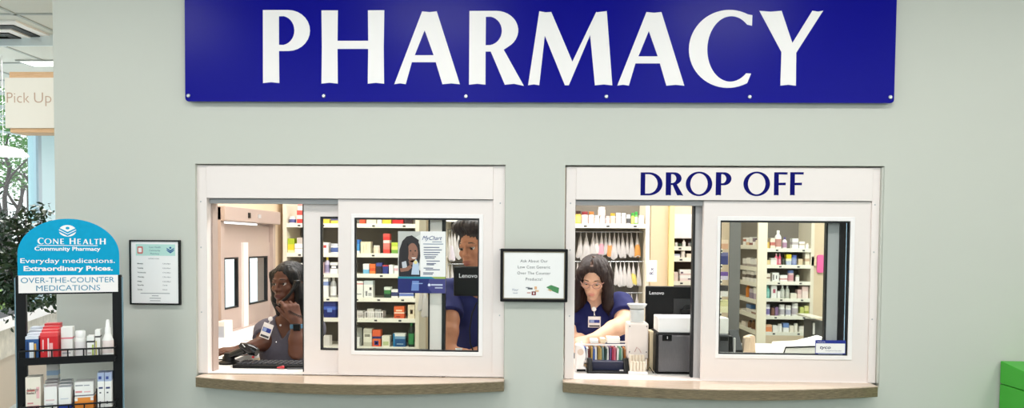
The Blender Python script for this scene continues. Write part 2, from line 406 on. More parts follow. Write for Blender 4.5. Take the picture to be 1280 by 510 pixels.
# the two service windows in the front wall
def service_window(name, w, label, wd, drop=None):
    Yf = .018
    d = wdim(w, Yf); x = lambda k: d[k]
    root = thing(name, label, None, (x('l'), .05, .97), kind=T)
    zb_, zt_ = .975, d['t']
    # frame with opening; the lower rail doubles as the sill track
    zrail = P((w['l'] + w['r']) / 2, w['b'] - 6.5, Yf).z
    m = MB(); m.grid_wall([x('l'), x('fl'), x('fr'), x('r')], [zb_, zrail, d['hd'], zt_], {(1, 1)}, Yf, .115)
    fr = m.build('window_frame', M['alu'], root, bevel=.002)
    for sx_ in (x('l') + .02, x('r') - .02):
        for sz in (.35, .72, .98):
            m = MB(); m.lathe([(.0035, 0), (.0025, .0015)], (0, 0, 0), 8)
            zz = zb_ + (d['hd'] - zb_) * sz
            m.v = [(sx_ + a, Yf - c, zz + b) for a, b, c in m.v]; m.build('screw', M['alug'], fr)
    m = MB(); m.box(x('fl') + .001, x('fr') - .001, Yf - .006, .10, d['hd'], zt_ - .004)
    hp = m.build('header_panel', M['alu'], root, bevel=.002)
    mc = MB(); hx1 = a0['r'] + .002 if w is WA else b0['r'] + .016
    mc.box(x('r') + .0005, hx1 - .0005, .004, .10, zb_, zt_); mc.build('lit_reveal_filler', M['wall'], root)  # added wall-coloured filler, stands in for the lit wall reveal
    # track under the header over the open half
    m = MB(); m.box(x('fl'), x('fr'), .045, .075, d['hd'] - .022, d['hd']); m.build('track', M['alug'], root)
    # fixed sash (right)
    Yg = .032
    zs_b = zrail
    m = MB(); m.grid_wall([x('st'), x('gl') - .006, x('gr') + .006, x('fr')], [zs_b, d['gb'] - .006, d['gt'] + .006, d['hd'] - .002], {(1, 1)}, Yg - .006, Yg + .022)
    fs = m.build('fixed_sash', M['alu'], root, bevel=.0015)
    gx0, gx1, gz0, gz1 = x('gl') - .014, x('gr') + .018, d['gb'] - .018, d['gt'] + .018
    m = MB(); m.grid_wall([gx0, x('gl'), x('gr'), gx1], [gz0, d['gb'], d['gt'], gz1], {(1, 1)}, Yg - .010, Yg); m.build('glazing_bead', M['white'], fs, bevel=.0015)
    g = .0055
    m = MB(); m.grid_wall([x('gl') - .001, x('gl') + g, x('gr') - g, x('gr') + .001], [d['gb'] - .001, d['gb'] + g, d['gt'] - g * 1.4, d['gt'] + .001], {(1, 1)}, Yg - .004, Yg + .016); m.build('gasket', M['gasket'], fs)
    m = MB(); m.box(x('gl'), x('gr'), Yg + .004, Yg + .008, d['gb'], d['gt']); m.build('pane', M['glass'], fs)
    return root, d, hp, zrail, fs
winA, dA, hpA, zrailA, fsA = service_window('window_1', WA, 'white sliding service window standing open beside the poster', a0)
winB, dB, hpB, zrailB, fsB = service_window('window_2', WB, 'white sliding service window under the blue DROP OFF letters', b0)
# sliding sash of the first window: its stile and a strip of glass show beside the opening
Ys = .078
def xA(px, Y=Ys): return P(px, 350, Y).x
zsl0, zsl1 = Z(470, Ys, 400), Z(251, Ys, 400)
gz0, gz1 = Z(437, Ys, 400), Z(271, Ys, 400)
xl, xg0, xg1, xr = xA(379.5), xA(401), xA(537), xA(552.5)
m = MB(); m.grid_wall([xl, xg0, xg1, xr], [zsl0, gz0, gz1, zsl1], {(1, 1)}, Ys, Ys + .028); ss = m.build('sliding_sash', M['alu'], winA, bevel=.0015)
m = MB(); m.grid_wall([xg0 - .001, xg0 + .006, xg1 - .006, xg1 + .001], [gz0 - .001, gz0 + .006, gz1 - .008, gz1 + .001], {(1, 1)}, Ys - .003, Ys + .02); m.build('gasket', M['gasket'], ss)
m = MB(); m.box(xg0, xg1, Ys + .012, Ys + .016, gz0, gz1); m.build('pane', M['glass'], ss)
m = MB(); m.box(xl - .004, xl, Ys - .002, Ys + .03, zsl0, zsl1); m.build('edge_seal', M['gasket'], ss)
m = MB(); m.box(xr, xA(556.5), Ys - .004, Ys + .03, zsl0, zsl1); m.build('edge_seal', M['gasket'], ss)
# sliding sash of the second window: pushed back, only the edge shows
xl = P(868, 350, Ys).x
m = MB()
zsl0, zsl1 = Z(477, Ys, 870), Z(253, Ys, 870)
xr = P(1048, 350, Ys).x; xs0 = P(1033.5, 350, Ys).x
m.grid_wall([xl, xl + .055, xs0, xr], [zsl0, Z(446, Ys, 960), Z(272, Ys, 960), zsl1], {(1, 1)}, Ys, Ys + .028); ss = m.build('sliding_sash', M['alug'], winB, bevel=.0015)
m = MB(); m.box(xl - .01, xl, Ys - .002, Ys + .03, zsl0, zsl1); m.build('edge_seal', M['gasket'], ss)
m = MB(); m.box(xl + .042, xl + .05, Ys - .003, Ys + .002, zsl0, zsl1); m.build('edge_seal', M['gasket'], ss)
m = MB(); m.box(xr, P(1056, 350, Ys).x, Ys - .004, Ys + .03, zsl0, zsl1); m.build('edge_seal', M['gasket'], ss)
m = MB(); m.box(xs0 - .008, xs0, Ys - .003, Ys + .02, zsl0, zsl1); m.build('edge_seal', M['gasket'], ss)
m = MB(); m.box(xl + .055, xs0, Ys + .012, Ys + .016, Z(446, Ys, 960), Z(272, Ys, 960)); m.build('pane', M['glass'], ss)
# inner jamb strips on the open side
m = MB(); m.box(P(259.5, 350, .06).x, P(266.5, 350, .06).x, .06, .112, zrailA, dA['hd'] - .02); m.build('jamb', M['pink'], winA)

# DROP OFF lettering
let = bpy.data.objects.new('lettering', None); COL.objects.link(let); let.parent = winB; LOC['lettering'] = wloc(winB)
Yl = .018 - .006
capd = (244.2 - 215.8) / 924 * (3.2 + Yl)
for ch, px, sxw in (('D', 800.5, None), ('R', 832, None), ('O', 857, None), ('P', 894.5, None), ('O', 929, None), ('F', 967.2, None), ('F', 987.3, None)):
    p = P(px, 244.2, Yl); glyph(ch, p.x, p.z, capd, Yl, M['navy'], let, ext=.0008)

# ------------------------------------------------------------------ curved ledges
def ledge(name, pxl, pxr, fl, fc, frt, bl, bc, br, label):
    """front top edge heights at ends / centre in pixels; bow solved from the drop"""
    x0, x1 = P(pxl, 478, -.05).x, P(pxr, 478, -.05).x
    ztop = .972; th = .045; n = 24; de, dc = .055, .175
    pts = []
    for i in range(n + 1):
        t = i / n; pts.append((x0 + (x1 - x0) * t, -(de + (dc - de) * math.sin(PI * t) ** .9)))
    rad = .012
    root = thing(name, label, 'counter ledge', ((x0 + x1) / 2, 0, ztop - th))
    m = MB(); poly = [(x0, .018)] + pts + [(x1, .018)]
    m.prism(poly, ztop - th, ztop - .003, axis='z')
    m.build('slab', M['ledge'], root, bevel=.002)
    m = MB(); poly2 = [(a, b + .001 if b < 0 else b) for a, b in poly]; m.prism(poly2, ztop - .003, ztop, axis='z'); m.build('laminate_top', M['ledgetop'], root)
    return root
ledge('counter_ledge', 245, 630, 0, 0, 0, 0, 0, 0, 'bowed wood-edged ledge under the service window with the poster')
ledge('counter_ledge', 703.5, 1097, 0, 0, 0, 0, 0, 0, 'bowed wood-edged ledge under the DROP OFF window')

# ------------------------------------------------------------------ the big sign
Ysg = -.03
rt = -R(.12)
sl, sr = P(231.5, 124, Ysg), P(1117.5, 131.5, Ysg)
x0, x1 = sl.x, sr.x
z0 = (Z(124.5, Ysg, 231) + Z(131, Ysg, 1117)) / 2; z1 = z0 + .475
sg = thing('pharmacy_sign', 'wide glossy blue wall sign reading PHARMACY in white', 'sign', (0, Ysg, z0))
def rrect(x0, x1, z0, z1, r, n=5):
    return arc(x1 - r, z1 - r, r, r, 0, 90, n) + arc(x0 + r, z1 - r, r, r, 90, 180, n) + arc(x0 + r, z0 + r, r, r, 180, 270, n) + arc(x1 - r, z0 + r, r, r, 270, 360, n)
piv = ((x0 + x1) / 2, z0)
def rotp(a, b):
    da, db = a - piv[0], b - piv[1]; c, s = math.cos(rt), math.sin(rt); return (piv[0] + da * c - db * s, piv[1] + da * s + db * c)
m = MB(); m.prism([rotp(*p) for p in rrect(x0, x1, z0, z1, .015)], Ysg, Ysg + .006); m.build('panel', M['blue'], sg)
for i, px in enumerate((236, 405, 582.5, 758, 937, 1112.5)):
    for zz in (z0 + .024, z1 - .026):
        p = rotp(P(px, 121, Ysg).x, zz)
        m = MB(); m.lathe([(.0085, 0), (.0085, .005), (.006, .0075)], (0, 0, 0), 14)
        m.v = [(p[0] + a, Ysg - c, p[1] + b) for a, b, c in m.v]; s_ = m.build('standoff_bolt', M['chrome'], sg, smooth=False)
        m = MB(); m.lathe([(.007, 0), (.007, .024)], (0, 0, 0), 12); m.v = [(p[0] + a, Ysg + .006 + c, p[1] + b) for a, b, c in m.v]; m.f = [tuple(reversed(f)) for f in m.f]
        m.build('spacer', M['chrome'], s_)
capp = (105.6 - 15) / 924 * (3.2 + Ysg)
for ch, px, yb in (('P', 328.8, 103.8), ('H', 401.8, 104.5), ('A', 493.8, 105.2), ('R', 586.2, 105.8), ('M', 661, 106.5), ('A', 772.5, 107), ('C', 860.3, 107), ('Y', 947.3, 107)):
    p = P(px, yb, Ysg - .001); glyph(ch, p.x, p.z, capp * (1.0 if ch != 'C' else .985), Ysg, M['white'], sg, ext=.0015, rot=rt, sx=.985)

# ------------------------------------------------------------------ framed notices
def framed(name, label, pxl, pxr, pyt, pyb, bw, Y, mats, rot=0):
    x0, x1 = P(pxl, pyt, Y).x, P(pxr, pyt, Y).x; cx = (pxl + pxr) / 2
    z0, z1 = Z(pyb, Y, cx), Z(pyt, Y, cx)
    root = thing(name, label, 'notice', ((x0 + x1) / 2, Y, z0))
    m = MB(); m.grid_wall([x0, x0 + bw, x1 - bw, x1], [z0, z0 + bw, z1 - bw, z1], {(1, 1)}, Y, -.0); m.build('frame', mats[0], root, bevel=bw * .3)
    m = MB(); m.box(x0 + bw * .8, x1 - bw * .8, Y + .006, Y + .008, z0 + bw * .8, z1 - bw * .8); sh = m.build('sheet', M['paper'], root)
    return root, sh, x0 + bw, x1 - bw, z0 + bw, z1 - bw, Y + .006
hn, sh, x0, x1, z0, z1, Y = framed('hours_notice', 'small black-framed opening hours sheet on the green wall beside the rack', 161, 224, 300, 381, .0065, -.018, (M['black'],))
w, h = x1 - x0, z1 - z0
m = MB(); m.box(x0 + .1 * w, x0 + .93 * w, Y - .0003, Y, z0 + .77 * h, z0 + .955 * h); m.build('banner', col((190, 226, 216)), sh)
for i, s in enumerate(('Cone Health', 'Community', 'Pharmacy')):
    text(s, .0075, x0 + .50 * w, z0 + (.895 - .052 * i) * h, Y - .0004, col((70, 120, 130)), sh, bold=.0)
def bowl_logo(cx, cz, r, Y, mt, parent):     # two nested open-book chevrons under a dot
    for k, (dz, sc_) in enumerate(((0, 1), (-.42, 1))):
        m = MB()
        o = [(cx - r, cz + (dz + .55) * r), (cx, cz + (dz - .05) * r), (cx + r, cz + (dz + .55) * r), (cx + r * .8, cz + (dz + .15) * r), (cx, cz + (dz - .42) * r), (cx - r * .8, cz + (dz + .15) * r)]
        m.prism(list(reversed(o)) if False else [o[0], o[5], o[4], o[3], o[2], o[1]], Y - .0006, Y); m.build('logo', mt, parent)
    m = MB(); m.prism(arc(cx, cz + .52 * r, .26 * r, .26 * r, 0, 340, 12), Y - .0006, Y); m.build('logo', mt, parent)
bowl_logo(x0 + .83 * w, z0 + .865 * h, .018, Y - .0004, col((36, 92, 150)), sh)
m = MB(); m.prism(rrect(x0 + .13 * w, x0 + .25 * w, z0 + .80 * h, z0 + .92 * h, .005), Y - .0007, Y - .0003); m.build('emblem', col((210, 120, 110)), sh)
m = MB(); m.prism(rrect(x0 + .155 * w, x0 + .225 * w, z0 + .825 * h, z0 + .895 * h, .003), Y - .001, Y - .0007); m.build('emblem', M['paper'], sh)
text('BUSINESS HOURS', .0045, x0 + .48 * w, z0 + .715 * h, Y, col((60, 60, 66)), sh)
for i, (d_, t_) in enumerate((('Monday', '7:30-6:00pm'), ('Tuesday', '7:30-6:00pm'), ('Wednesday', '7:30-6:00pm'), ('Thursday', '7:30-6:00pm'), ('Friday', '7:30-6:00pm'), ('Saturday', 'Closed'), ('Sunday', 'Closed'))):
    zz = z0 + (.632 - .072 * i + (.012 if i > 4 else 0)) * h
    text(d_, .0058, x0 + .13 * w, zz, Y, col((40, 40, 46)), sh, 'LEFT', bold=.012)
    text(t_, .0054, x0 + .66 * w, zz, Y, col((90, 90, 96)), sh, 'LEFT')
for i, ww in enumerate((.62, .14, .24, .22)):
    m = MB(); zz = z0 + (.155 - .04 * i) * h; m.box(x0 + (.5 - ww / 2) * w, x0 + (.5 + ww / 2) * w, Y - .0003, Y, zz, zz + .0028); m.build('printed_line', col((150, 150, 154)), sh)

gn, sh, x0, x1, z0, z1, Y = framed('generic_notice', 'black-framed white notice hung on the wall between the two windows', 625.5, 710, 311, 377.5, .0125, -.03, (M['black'],))
w, h = x1 - x0, z1 - z0
m = MB(); g = .004; m.grid_wall([x0 - .001, x0 + g, x1 - g, x1 + .001], [z0 - .001, z0 + g, z1 - g, z1 + .001], {(1, 1)}, Y - .002, Y); m.build('inner_bead', mk('tarnished_silver', (150, 140, 120), .4, .5), gn)
for i, s in enumerate(('Ask About Our', 'Low Cost Generic', 'Over The Counter', 'Products!')):
    text(s, .0125, x0 + .5 * w, z0 + (.775 - .128 * i) * h, Y, col((58, 60, 62)), sh, track=1.08)
for i, (s, dz) in enumerate((('Your', .0), ('health', -.06))):
    text(s, .010 if i == 0 else .006, x0 + .20 * w, z0 + (.17 + dz) * h, Y, col((110, 120, 150)), sh, shear=.3)
for (cx, cz, rw, rh, c) in ((.44, .22, .04, .018, (90, 92, 96)), (.40, .24, .03, .012, (150, 150, 154)), (.53, .235, .02, .03, (226, 176, 130)), (.55, .17, .03, .02, (230, 190, 150)), (.42, .13, .03, .012, (210, 160, 150)), (.50, .12, .035, .04, (130, 40, 44))):
    m = MB(); m.box(x0 + (cx - rw) * w, x0 + (cx + rw) * w, Y - .0004, Y, z0 + (cz - rh) * h, z0 + (cz + rh) * h); m.build('printed_mark', col(c), sh)
m = MB(); m.box(x0 + .49 * w, x0 + .51 * w, Y - .0008, Y, z0 + .10 * h, z0 + .14 * h); m.build('printed_mark', M['paper'], sh)
pts = [(x0 + a * w, z0 + b * h) for a, b in ((.70, .25), (.80, .17), (.90, .12), (.91, .24), (.78, .30))]
m = MB(); m.prism(pts, Y - .0006, Y); m.build('banknote_picture', col((72, 138, 84)), sh)
pts = [(x0 + a * w, z0 + b * h) for a, b in ((.72, .20), (.77, .165), (.80, .18), (.75, .215))]
m = MB(); m.prism(pts, Y - .0009, Y - .0003); m.build('banknote_picture', col((206, 176, 130)), sh)

# ------------------------------------------------------------------ green collection kiosk
pk = P(1250.5, 451, -.01); kx0, ky1 = pk.x, -.01
kw, kd = .46, .42
kz1 = pk.z; pf = ray(1280, 464.5); t = (kx0 - CAM.x) / pf.x; q = CAM + pf * t
slope = (kz1 - q.z) / (ky1 - q.y); kz0 = kz1 - slope * kd
kr = thing('drop_box_kiosk', 'bright green metal collection box with a sloped lid, by the wall', 'collection box', (kx0 + kw / 2, ky1 - kd / 2, 0))
zs_ = P(1250.5, 479, -.01).z
m = MB(); m.box(kx0, kx0 + kw, ky1 - kd, ky1, .0, zs_ - .003); m.build('cabinet', M['green'], kr, bevel=.003)
m = MB(); m.prism([(ky1, zs_), (ky1 - kd, zs_), (ky1 - kd, kz0), (ky1, kz1)][::-1], kx0, kx0 + kw, axis='x'); m.build('lid', M['green'], kr, bevel=.003)
m = MB(); m.lathe([(.009, 0), (.009, .002)], (0, 0, 0), 14); hx, hy = kx0 + .075, ky1 - .055
m.v = [(hx + a, hy + b, kz1 - slope * .055 + c + .001) for a, b, c in m.v]; m.build('lid_hole', M['gasket'], kr)
m = MB(); m.box(kx0 + .08, kx0 + .38, ky1 - kd - .003, ky1 - kd, .3, .62); m.build('front_door', M['green'], kr, bevel=.002)

# ------------------------------------------------------------------ blade sign at the corner
Yp = 1.15
sl, sb = P(5.5, 97, Yp), P(5.5, 160, Yp)
x0, x1 = sl.x, XC - .0
z0, z1 = sb.z, sl.z
bs = thing('pick_up_sign', 'cream Pick Up blade sign in a pale wood case fixed to the side wall', 'sign', ((x0 + x1) / 2, Yp, z0))
zc0, zc1 = P(40, 165.5, Yp).z, P(40, 88, Yp).z
m = MB(); m.box(x0 + .02, x1, Yp + .012, Yp + .14, zc0, zc1 - .005); m.build('wood_case', M['signwood'], bs, bevel=.004)
m = MB(); m.box(x0, x1 - .001, Yp, Yp + .012, z0, z1); m.build('face_panel', mk('cream_acrylic', (252, 246, 234), .4, var=.01), bs, bevel=.002)
pa, pb = P(8.2, 127.5, Yp), P(65, 127.5, Yp)
for wd_, u0, u1 in (('Pick', 8.7, 36.9), ('Up', 42.8, 64.4)):
    qa, qb = P(u0, 127.5, Yp), P(u1, 127.5, Yp); text(wd_, .066, (qa.x + qb.x) / 2, P(36, 128.5, Yp).z, Yp, col((206, 172, 146)), bs, width=qb.x - qa.x, bold=-.012, ext=.001, name='word')
# ceiling diffuser and lit panel over the lobby
def cpt(px, py, zc=CEIL): 
    d = ray(px, py); return CAM + d * ((zc - CAM.z) / d.z)
va = cpt(20, 27, CEIL - .01); vb = cpt(55, 46, CEIL - .01)
vt = thing('ceiling_diffuser', 'square white ceiling air diffuser with dark slots above the lobby', 'air vent', (va.x - .35, (va.y + vb.y) / 2, CEIL))
xa, xb = va.x - .62, va.x; ya, yb = va.y, va.y + .52
for k in range(4):
    i = .065 * k; zz = CEIL - .012 - .006 * k
    m = MB(); mt = M['paper'] if k % 2 == 0 else M['black']
    m.grid_wall([xa + i, xa + i + .06, xb - i - .06, xb - i], [ya + i, ya + i + .06, yb - i - .06, yb - i] if k < 3 else [ya + i, ya + i + .02, yb - i - .02, yb - i], {(1, 1)}, 0, .012)
    m.v = [(a, c, zz + b) for a, b, c in m.v]; m.f = [tuple(reversed(f)) for f in m.f]
    m.build('diffuser_ring', mt, vt)
la, lb = cpt(42, 82, CEIL - .006), cpt(66, 88, CEIL - .006)
cl = thing('ceiling_light', 'bright slim lay-in ceiling light beyond the Pick Up sign', 'ceiling light', ((la.x + .3), la.y + .1, CEIL))
m = MB(); m.box(la.x, la.x + .6, la.y, la.y - .16, CEIL - .012, CEIL - .004); m.build('diffuser_panel', mk('lit_diffuser', (255, 252, 246), .5, emit=2.5), cl)
m = MB(); m.grid_wall([la.x - .02, la.x, la.x + .6, la.x + .62], [la.y - .18, la.y - .16, la.y, la.y + .02], {(1, 1)}, 0, .01); m.v = [(a, c, CEIL - .014 + b) for a, b, c in m.v]; m.f = [tuple(reversed(f)) for f in m.f]
m.build('frame', M['cgrid'], cl)
# ------------------------------------------------------------------ outside, through the lobby window
Lw = (Vector((B0.x - A0.x, B0.y - A0.y, 0))).length
zsill = (A0.z + B0.z) / 2
def along(px):                                # distance along the window wall for a pixel column
    d = ray(px, 300); n = Vector((-u.y, u.x, 0)); t = (A0 - CAM).dot(n) / d.dot(n); return (CAM + d * t - A0).dot(u)
w4 = bpy.data.objects.new('window_4', None); COL.objects.link(w4); w4['kind'] = T; LOC['window_4'] = Vector((0, 0, 0)); w4['label'] = 'tall lobby window looking out on trees'
def loc_build(mb, name, mats, parent=None, **k):
    o = mb.build(name, mats, parent, origin=Vector((0, 0, 0)), **k)
    return o
s1, s2, s3 = along(47.5), along(52.5), along(66)
e0, e1 = -2.0, 7.0
m = MB(); m.box(e0, e1, 0, .2, 0, zsill - .09); wl = loc_build(m, 'wall_lobby', mk('low_wall_tan', (196, 178, 158), .6, var=.04)); st(wl)
m = MB(); m.box(e0, s2 + .6, -.02, -.0, .49, zsill - .091); o = loc_build(m, 'trim_3', M['stone']); st(o); stone = o
m = MB(); m.box(e0, e1, -.06, .22, zsill - .09, zsill); o_s = loc_build(m, 'window_sill', M['white'], w4)
m = MB(); m.box(s1 + .02, s2, -.008, .012, zsill, CEIL); loc_build(m, 'mullion', mk('blue_grey_frame', (150, 172, 184), .35), w4)
m = MB(); m.box(s2, e1, .0, .12, zsill, CEIL); loc_build(m, 'side_panel', M['teal'], w4)
m = MB(); m.box(e0, s1, 0, .06, zsill, zsill + .06); loc_build(m, 'bottom_rail', M['dgrey'], w4)
m = MB(); m.box(e0, s1, .03, .036, zsill + .06, CEIL); loc_build(m, 'pane', M['oglass'], w4)
for o in (wl, stone, w4):
    o.location = (A0.x, A0.y, 0); o.rotation_euler = (0, 0, ang)
m = MB(); m.box(-40, 12, 11, 60, -.25, -.12); gr = m.build('ground', M['pave']); st(gr)
nv = Vector((-u.y, u.x, 0))
if nv.y < 0: nv = -nv
def leaf_cloud(mb, c, rad, n, size, rng):
    for _ in range(n):
        while True:
            d = Vector((rng.uniform(-1, 1), rng.uniform(-1, 1), rng.uniform(-1, 1)))
            if d.length <= 1: break
        p = Vector((c[0] + d.x * rad[0], c[1] + d.y * rad[1], c[2] + d.z * rad[2]))
        a = Vector((rng.uniform(-1, 1), rng.uniform(-1, 1), rng.uniform(-.6, .4))).normalized(); b = a.orthogonal().normalized()
        b = (Matrix.Rotation(rng.uniform(0, 6.28), 3, a) @ b); s = size * rng.uniform(.6, 1.3)
        t = p + a * s; w = b * s * .3; mid = p + a * s * .5
        mb.quad(p, mid + w, t, mid - w)
def tree(px, dep, name, label, seed, crown_z, crown_r, nstem, stem_h, leaves):
    rng = random.Random(seed); base = PD(px, 400, dep); base.z = -.15
    root = thing(name, label, 'tree', base, group='trees outside the lobby window')
    tr = MB(); fo = MB()
    for k in range(nstem):
        a = 6.28 * k / nstem + rng.uniform(-.4, .4); p = base.copy(); pts = [p.copy()]; d = Vector((math.cos(a) * .32, math.sin(a) * .32, 1))
        for j in range(6):
            p = p + d * stem_h / 6; d = d + Vector((rng.uniform(-.2, .2), rng.uniform(-.2, .2), 0)); pts.append(p.copy())
        tr.tube(pts, [.07 - .007 * j for j in range(7)], 6)
        for b in range(4):
            i = rng.randint(3, 6); q = pts[i].copy(); dd = Vector((rng.uniform(-.9, .9), rng.uniform(-.9, .9), .7)); bp = [q.copy()]
            for j in range(4): q = q + dd * .22; dd = dd + Vector((rng.uniform(-.3, .3), rng.uniform(-.3, .3), .05)); bp.append(q.copy())
            tr.tube(bp, [.034, .027, .02, .014, .008], 5)
    leaf_cloud(fo, (base.x, base.y, crown_z), crown_r, leaves * 2, .075, rng)
    tr.build('trunk', M['bark'], root); fo.build('foliage', M['leaf'], root)
tree(30, 13, 'garden_tree', 'many-stemmed tree with open twisting branches outside the lobby window', 3, 3.35, (1.6, 1.2, .95), 7, 2.9, 1900)
tree(2, 15.5, 'garden_tree', 'leafier tree at the picture edge outside the lobby window', 8, 3.6, (1.6, 1.2, 1.2), 5, 2.8, 1900)
rng = random.Random(5); sb_ = PD(8, 360, 11.0); sb_.z = -.15
sh_ = thing('garden_shrub', 'low yellow-green shrub on the ground under the garden trees', 'shrub', sb_)
m = MB(); leaf_cloud(m, (sb_.x, sb_.y, .55), (.55, .5, .6), 500, .14, rng); m.build('foliage', mk('yellow_green_leaf', (156, 178, 92), .6, var=.3), sh_)
m = MB(); m.tube([sb_, sb_ + Vector((.02, 0, .5))], .03, 6); m.build('stem', M['bark'], sh_)
# white pendant lamp shade in the lobby
pc = PD(4, 189, 5.6)
pl = thing('pendant_lamp', 'white shallow dome pendant lamp hanging before the lobby window', 'pendant lamp', (pc.x, pc.y, pc.z))
m = MB(); m.lathe([(.165, 0), (.16, .012), (.12, .045), (.06, .062), (.02, .07)], (pc.x, pc.y, pc.z - .03), 32); smooth_angle(m.build('lamp_shade', mk('white_lamp_enamel', (252, 252, 250), .4, emit=.5), pl), 50)
m = MB(); m.tube([(pc.x - .0, pc.y, pc.z + .04), (pc.x - .0, pc.y, CEIL)], .002, 6); m.build('cord', M['alug'], pl)

# ------------------------------------------------------------------ potted ficus behind the rack
rng = random.Random(11)
fb = PD(24, 400, 5.0); fb.z = 0
fx = thing('potted_ficus', 'dark green leafy ficus in a pot behind the medication rack', 'plant', fb)
m = MB(); m.lathe([(.13, 0), (.17, .30), (.185, .31), (.185, .34), (.165, .34), (.16, .30)], fb, 20); m.build('pot', mk('grey_planter', (120, 116, 110), .6), fx, smooth=False)
tr = MB(); fo = MB(); top = Vector((fb.x, fb.y, 1.15))
tr.tube([fb + Vector((0, 0, .28)), fb + Vector((.02, .01, .7)), top], [.022, .019, .016], 7)
def ptz(px, py, dep): return PD(px, py, dep)
ends = [(60, 262, 5.0), (35, 262, 5.1), (15, 268, 4.9), (-8, 300, 5.0), (5, 320, 4.8), (30, 340, 5.1), (62, 372, 4.9), (20, 385, 5.05), (-15, 340, 5.2), (45, 300, 5.2), (-5, 270, 5.1), (40, 378, 5.2), (10, 350, 5.2), (0, 380, 4.95), (66, 378, 5.05)]
for ex, ey, ed in ends:
    e = ptz(ex, ey, ed); mid = (top + e) / 2 + Vector((rng.uniform(-.05, .05), rng.uniform(-.05, .05), .08))
    pts = [top, (top + mid) / 2 + Vector((0, 0, .04)), mid, (mid + e) / 2 + Vector((0, 0, .03)), e]
    tr.tube(pts, [.010, .007, .005, .003, .0015], 5)
    for i in range(120):
        t = rng.uniform(.35, 1.02); j = min(int(t * 4), 3); q = pts[j].lerp(pts[j + 1], t * 4 - j) + Vector((rng.gauss(0, .045), rng.gauss(0, .05), rng.gauss(0, .045)))
        a = Vector((rng.uniform(-1, 1), rng.uniform(-1, 1), rng.uniform(-.9, .3))).normalized(); b = (Matrix.Rotation(rng.uniform(0, 6.28), 3, a) @ a.orthogonal().normalized())
        s = rng.uniform(.04, .07); w = b * s * .2; n_ = a.cross(b) * s * .08
        k0 = len(fo.v)
        fo.v += [tuple(q), tuple(q + a * s * .35 + w + n_), tuple(q + a * s * .7 + w * .8 + n_), tuple(q + a * s), tuple(q + a * s * .7 - w * .8 + n_), tuple(q + a * s * .35 - w + n_)]
        fo.f.append(tuple(range(k0, k0 + 6))); fo.m.append(0)
tr.build('trunk', M['bark'], fx); fo.build('foliage', M['fleaf'], fx)

# ------------------------------------------------------------------ over-the-counter medication rack
Yr = -.34
RTH = R(-24); PIV = Vector((P(86, 420, Yr).x, Yr, 0))
P_flat = P
_Rr = Matrix.Rotation(RTH, 3, 'Z')
def P(px, py, Y):                              # same pixel helper in the turned frame of the rack
    d = _Rr @ ray(px, py); c = _Rr @ (CAM - PIV) + PIV; t = (Y - c.y) / d.y; return c + d * t
_before = set(o.name for o in COL.objects)
rk0, rk1 = P(20, 420, Yr).x, P(152.5, 420, Yr).x
rz = lambda py, px=86: Z(py, Yr, px)
rd = .235
rk = thing('display_rack', 'black wire medication rack with a blue arched header card', 'display rack', ((rk0 + rk1) / 2, Yr + rd / 2, 0))
pw = .034
ztp = rz(344)
for xx in (rk0, rk1 - pw):
    m = MB(); m.box(xx, xx + pw, Yr, Yr + .03, .02, ztp); m.build('post', M['rackm'], rk, bevel=.004)
    xb_ = xx + (.012 if xx == rk0 else -.012); m = MB(); m.box(xb_ + .008, xb_ + pw - .008, Yr + rd - .02, Yr + rd, .02, .9); m.build('post', M['rackm'], rk, bevel=.004)
    m = MB(); m.box(xx - .004 if xx == rk0 else xx + pw, xx if xx == rk0 else xx + pw + .004, Yr + .004, Yr + .03, .05, ztp - .01); m.build('edge_strip', mk('bluish_edge', (120, 150, 164), .3), rk)
m = MB(); m.box(rk0 - .02, rk1 + .02, Yr - .02, Yr + rd + .02, 0, .03); m.build('base', M['rackm'], rk, bevel=.004)
hx0, hx1 = P(22.5, 346, Yr).x, P(149.5, 346, Yr).x
bz0, bz1 = rz(365.5), rz(344)
m = MB(); m.box(rk0 + pw * .35, rk1 - pw * .35, Yr - .006, Yr - .001, bz0, bz1); bn = m.build('banner', M['white'], rk)
for s, yb in (('OVER-THE-COUNTER', 353.2), ('MEDICATIONS', 363.0)):
    text(s, 7.2 / 924 * 2.86, (hx0 + hx1) / 2 - .004, rz(yb), Yr - .006, col((66, 138, 172)), bn, width=(104 if s[0] == 'O' else 71) / 924 * 2.86, bold=0)
m = MB(); m.box(rk0 + pw, rk1 - pw, Yr, Yr + .012, rz(367.5), rz(365)); m.build('crossbar', M['rackm'], rk)
zt_ = rz(273.5); zs_ = rz(344); za = rz(318)
cxh = (hx0 + hx1) / 2; hw = (hx1 - hx0) / 2
pts = [(hx1, zs_)] + arc(cxh, za, hw, zt_ - za, 0, 180, 36) + [(hx0, zs_)]
m = MB(); m.prism(pts, Yr - .005, Yr - .001); hd = m.build('header_card', M['cyan'], rk)
Yh = Yr - .005
kk = 2.86 / 924
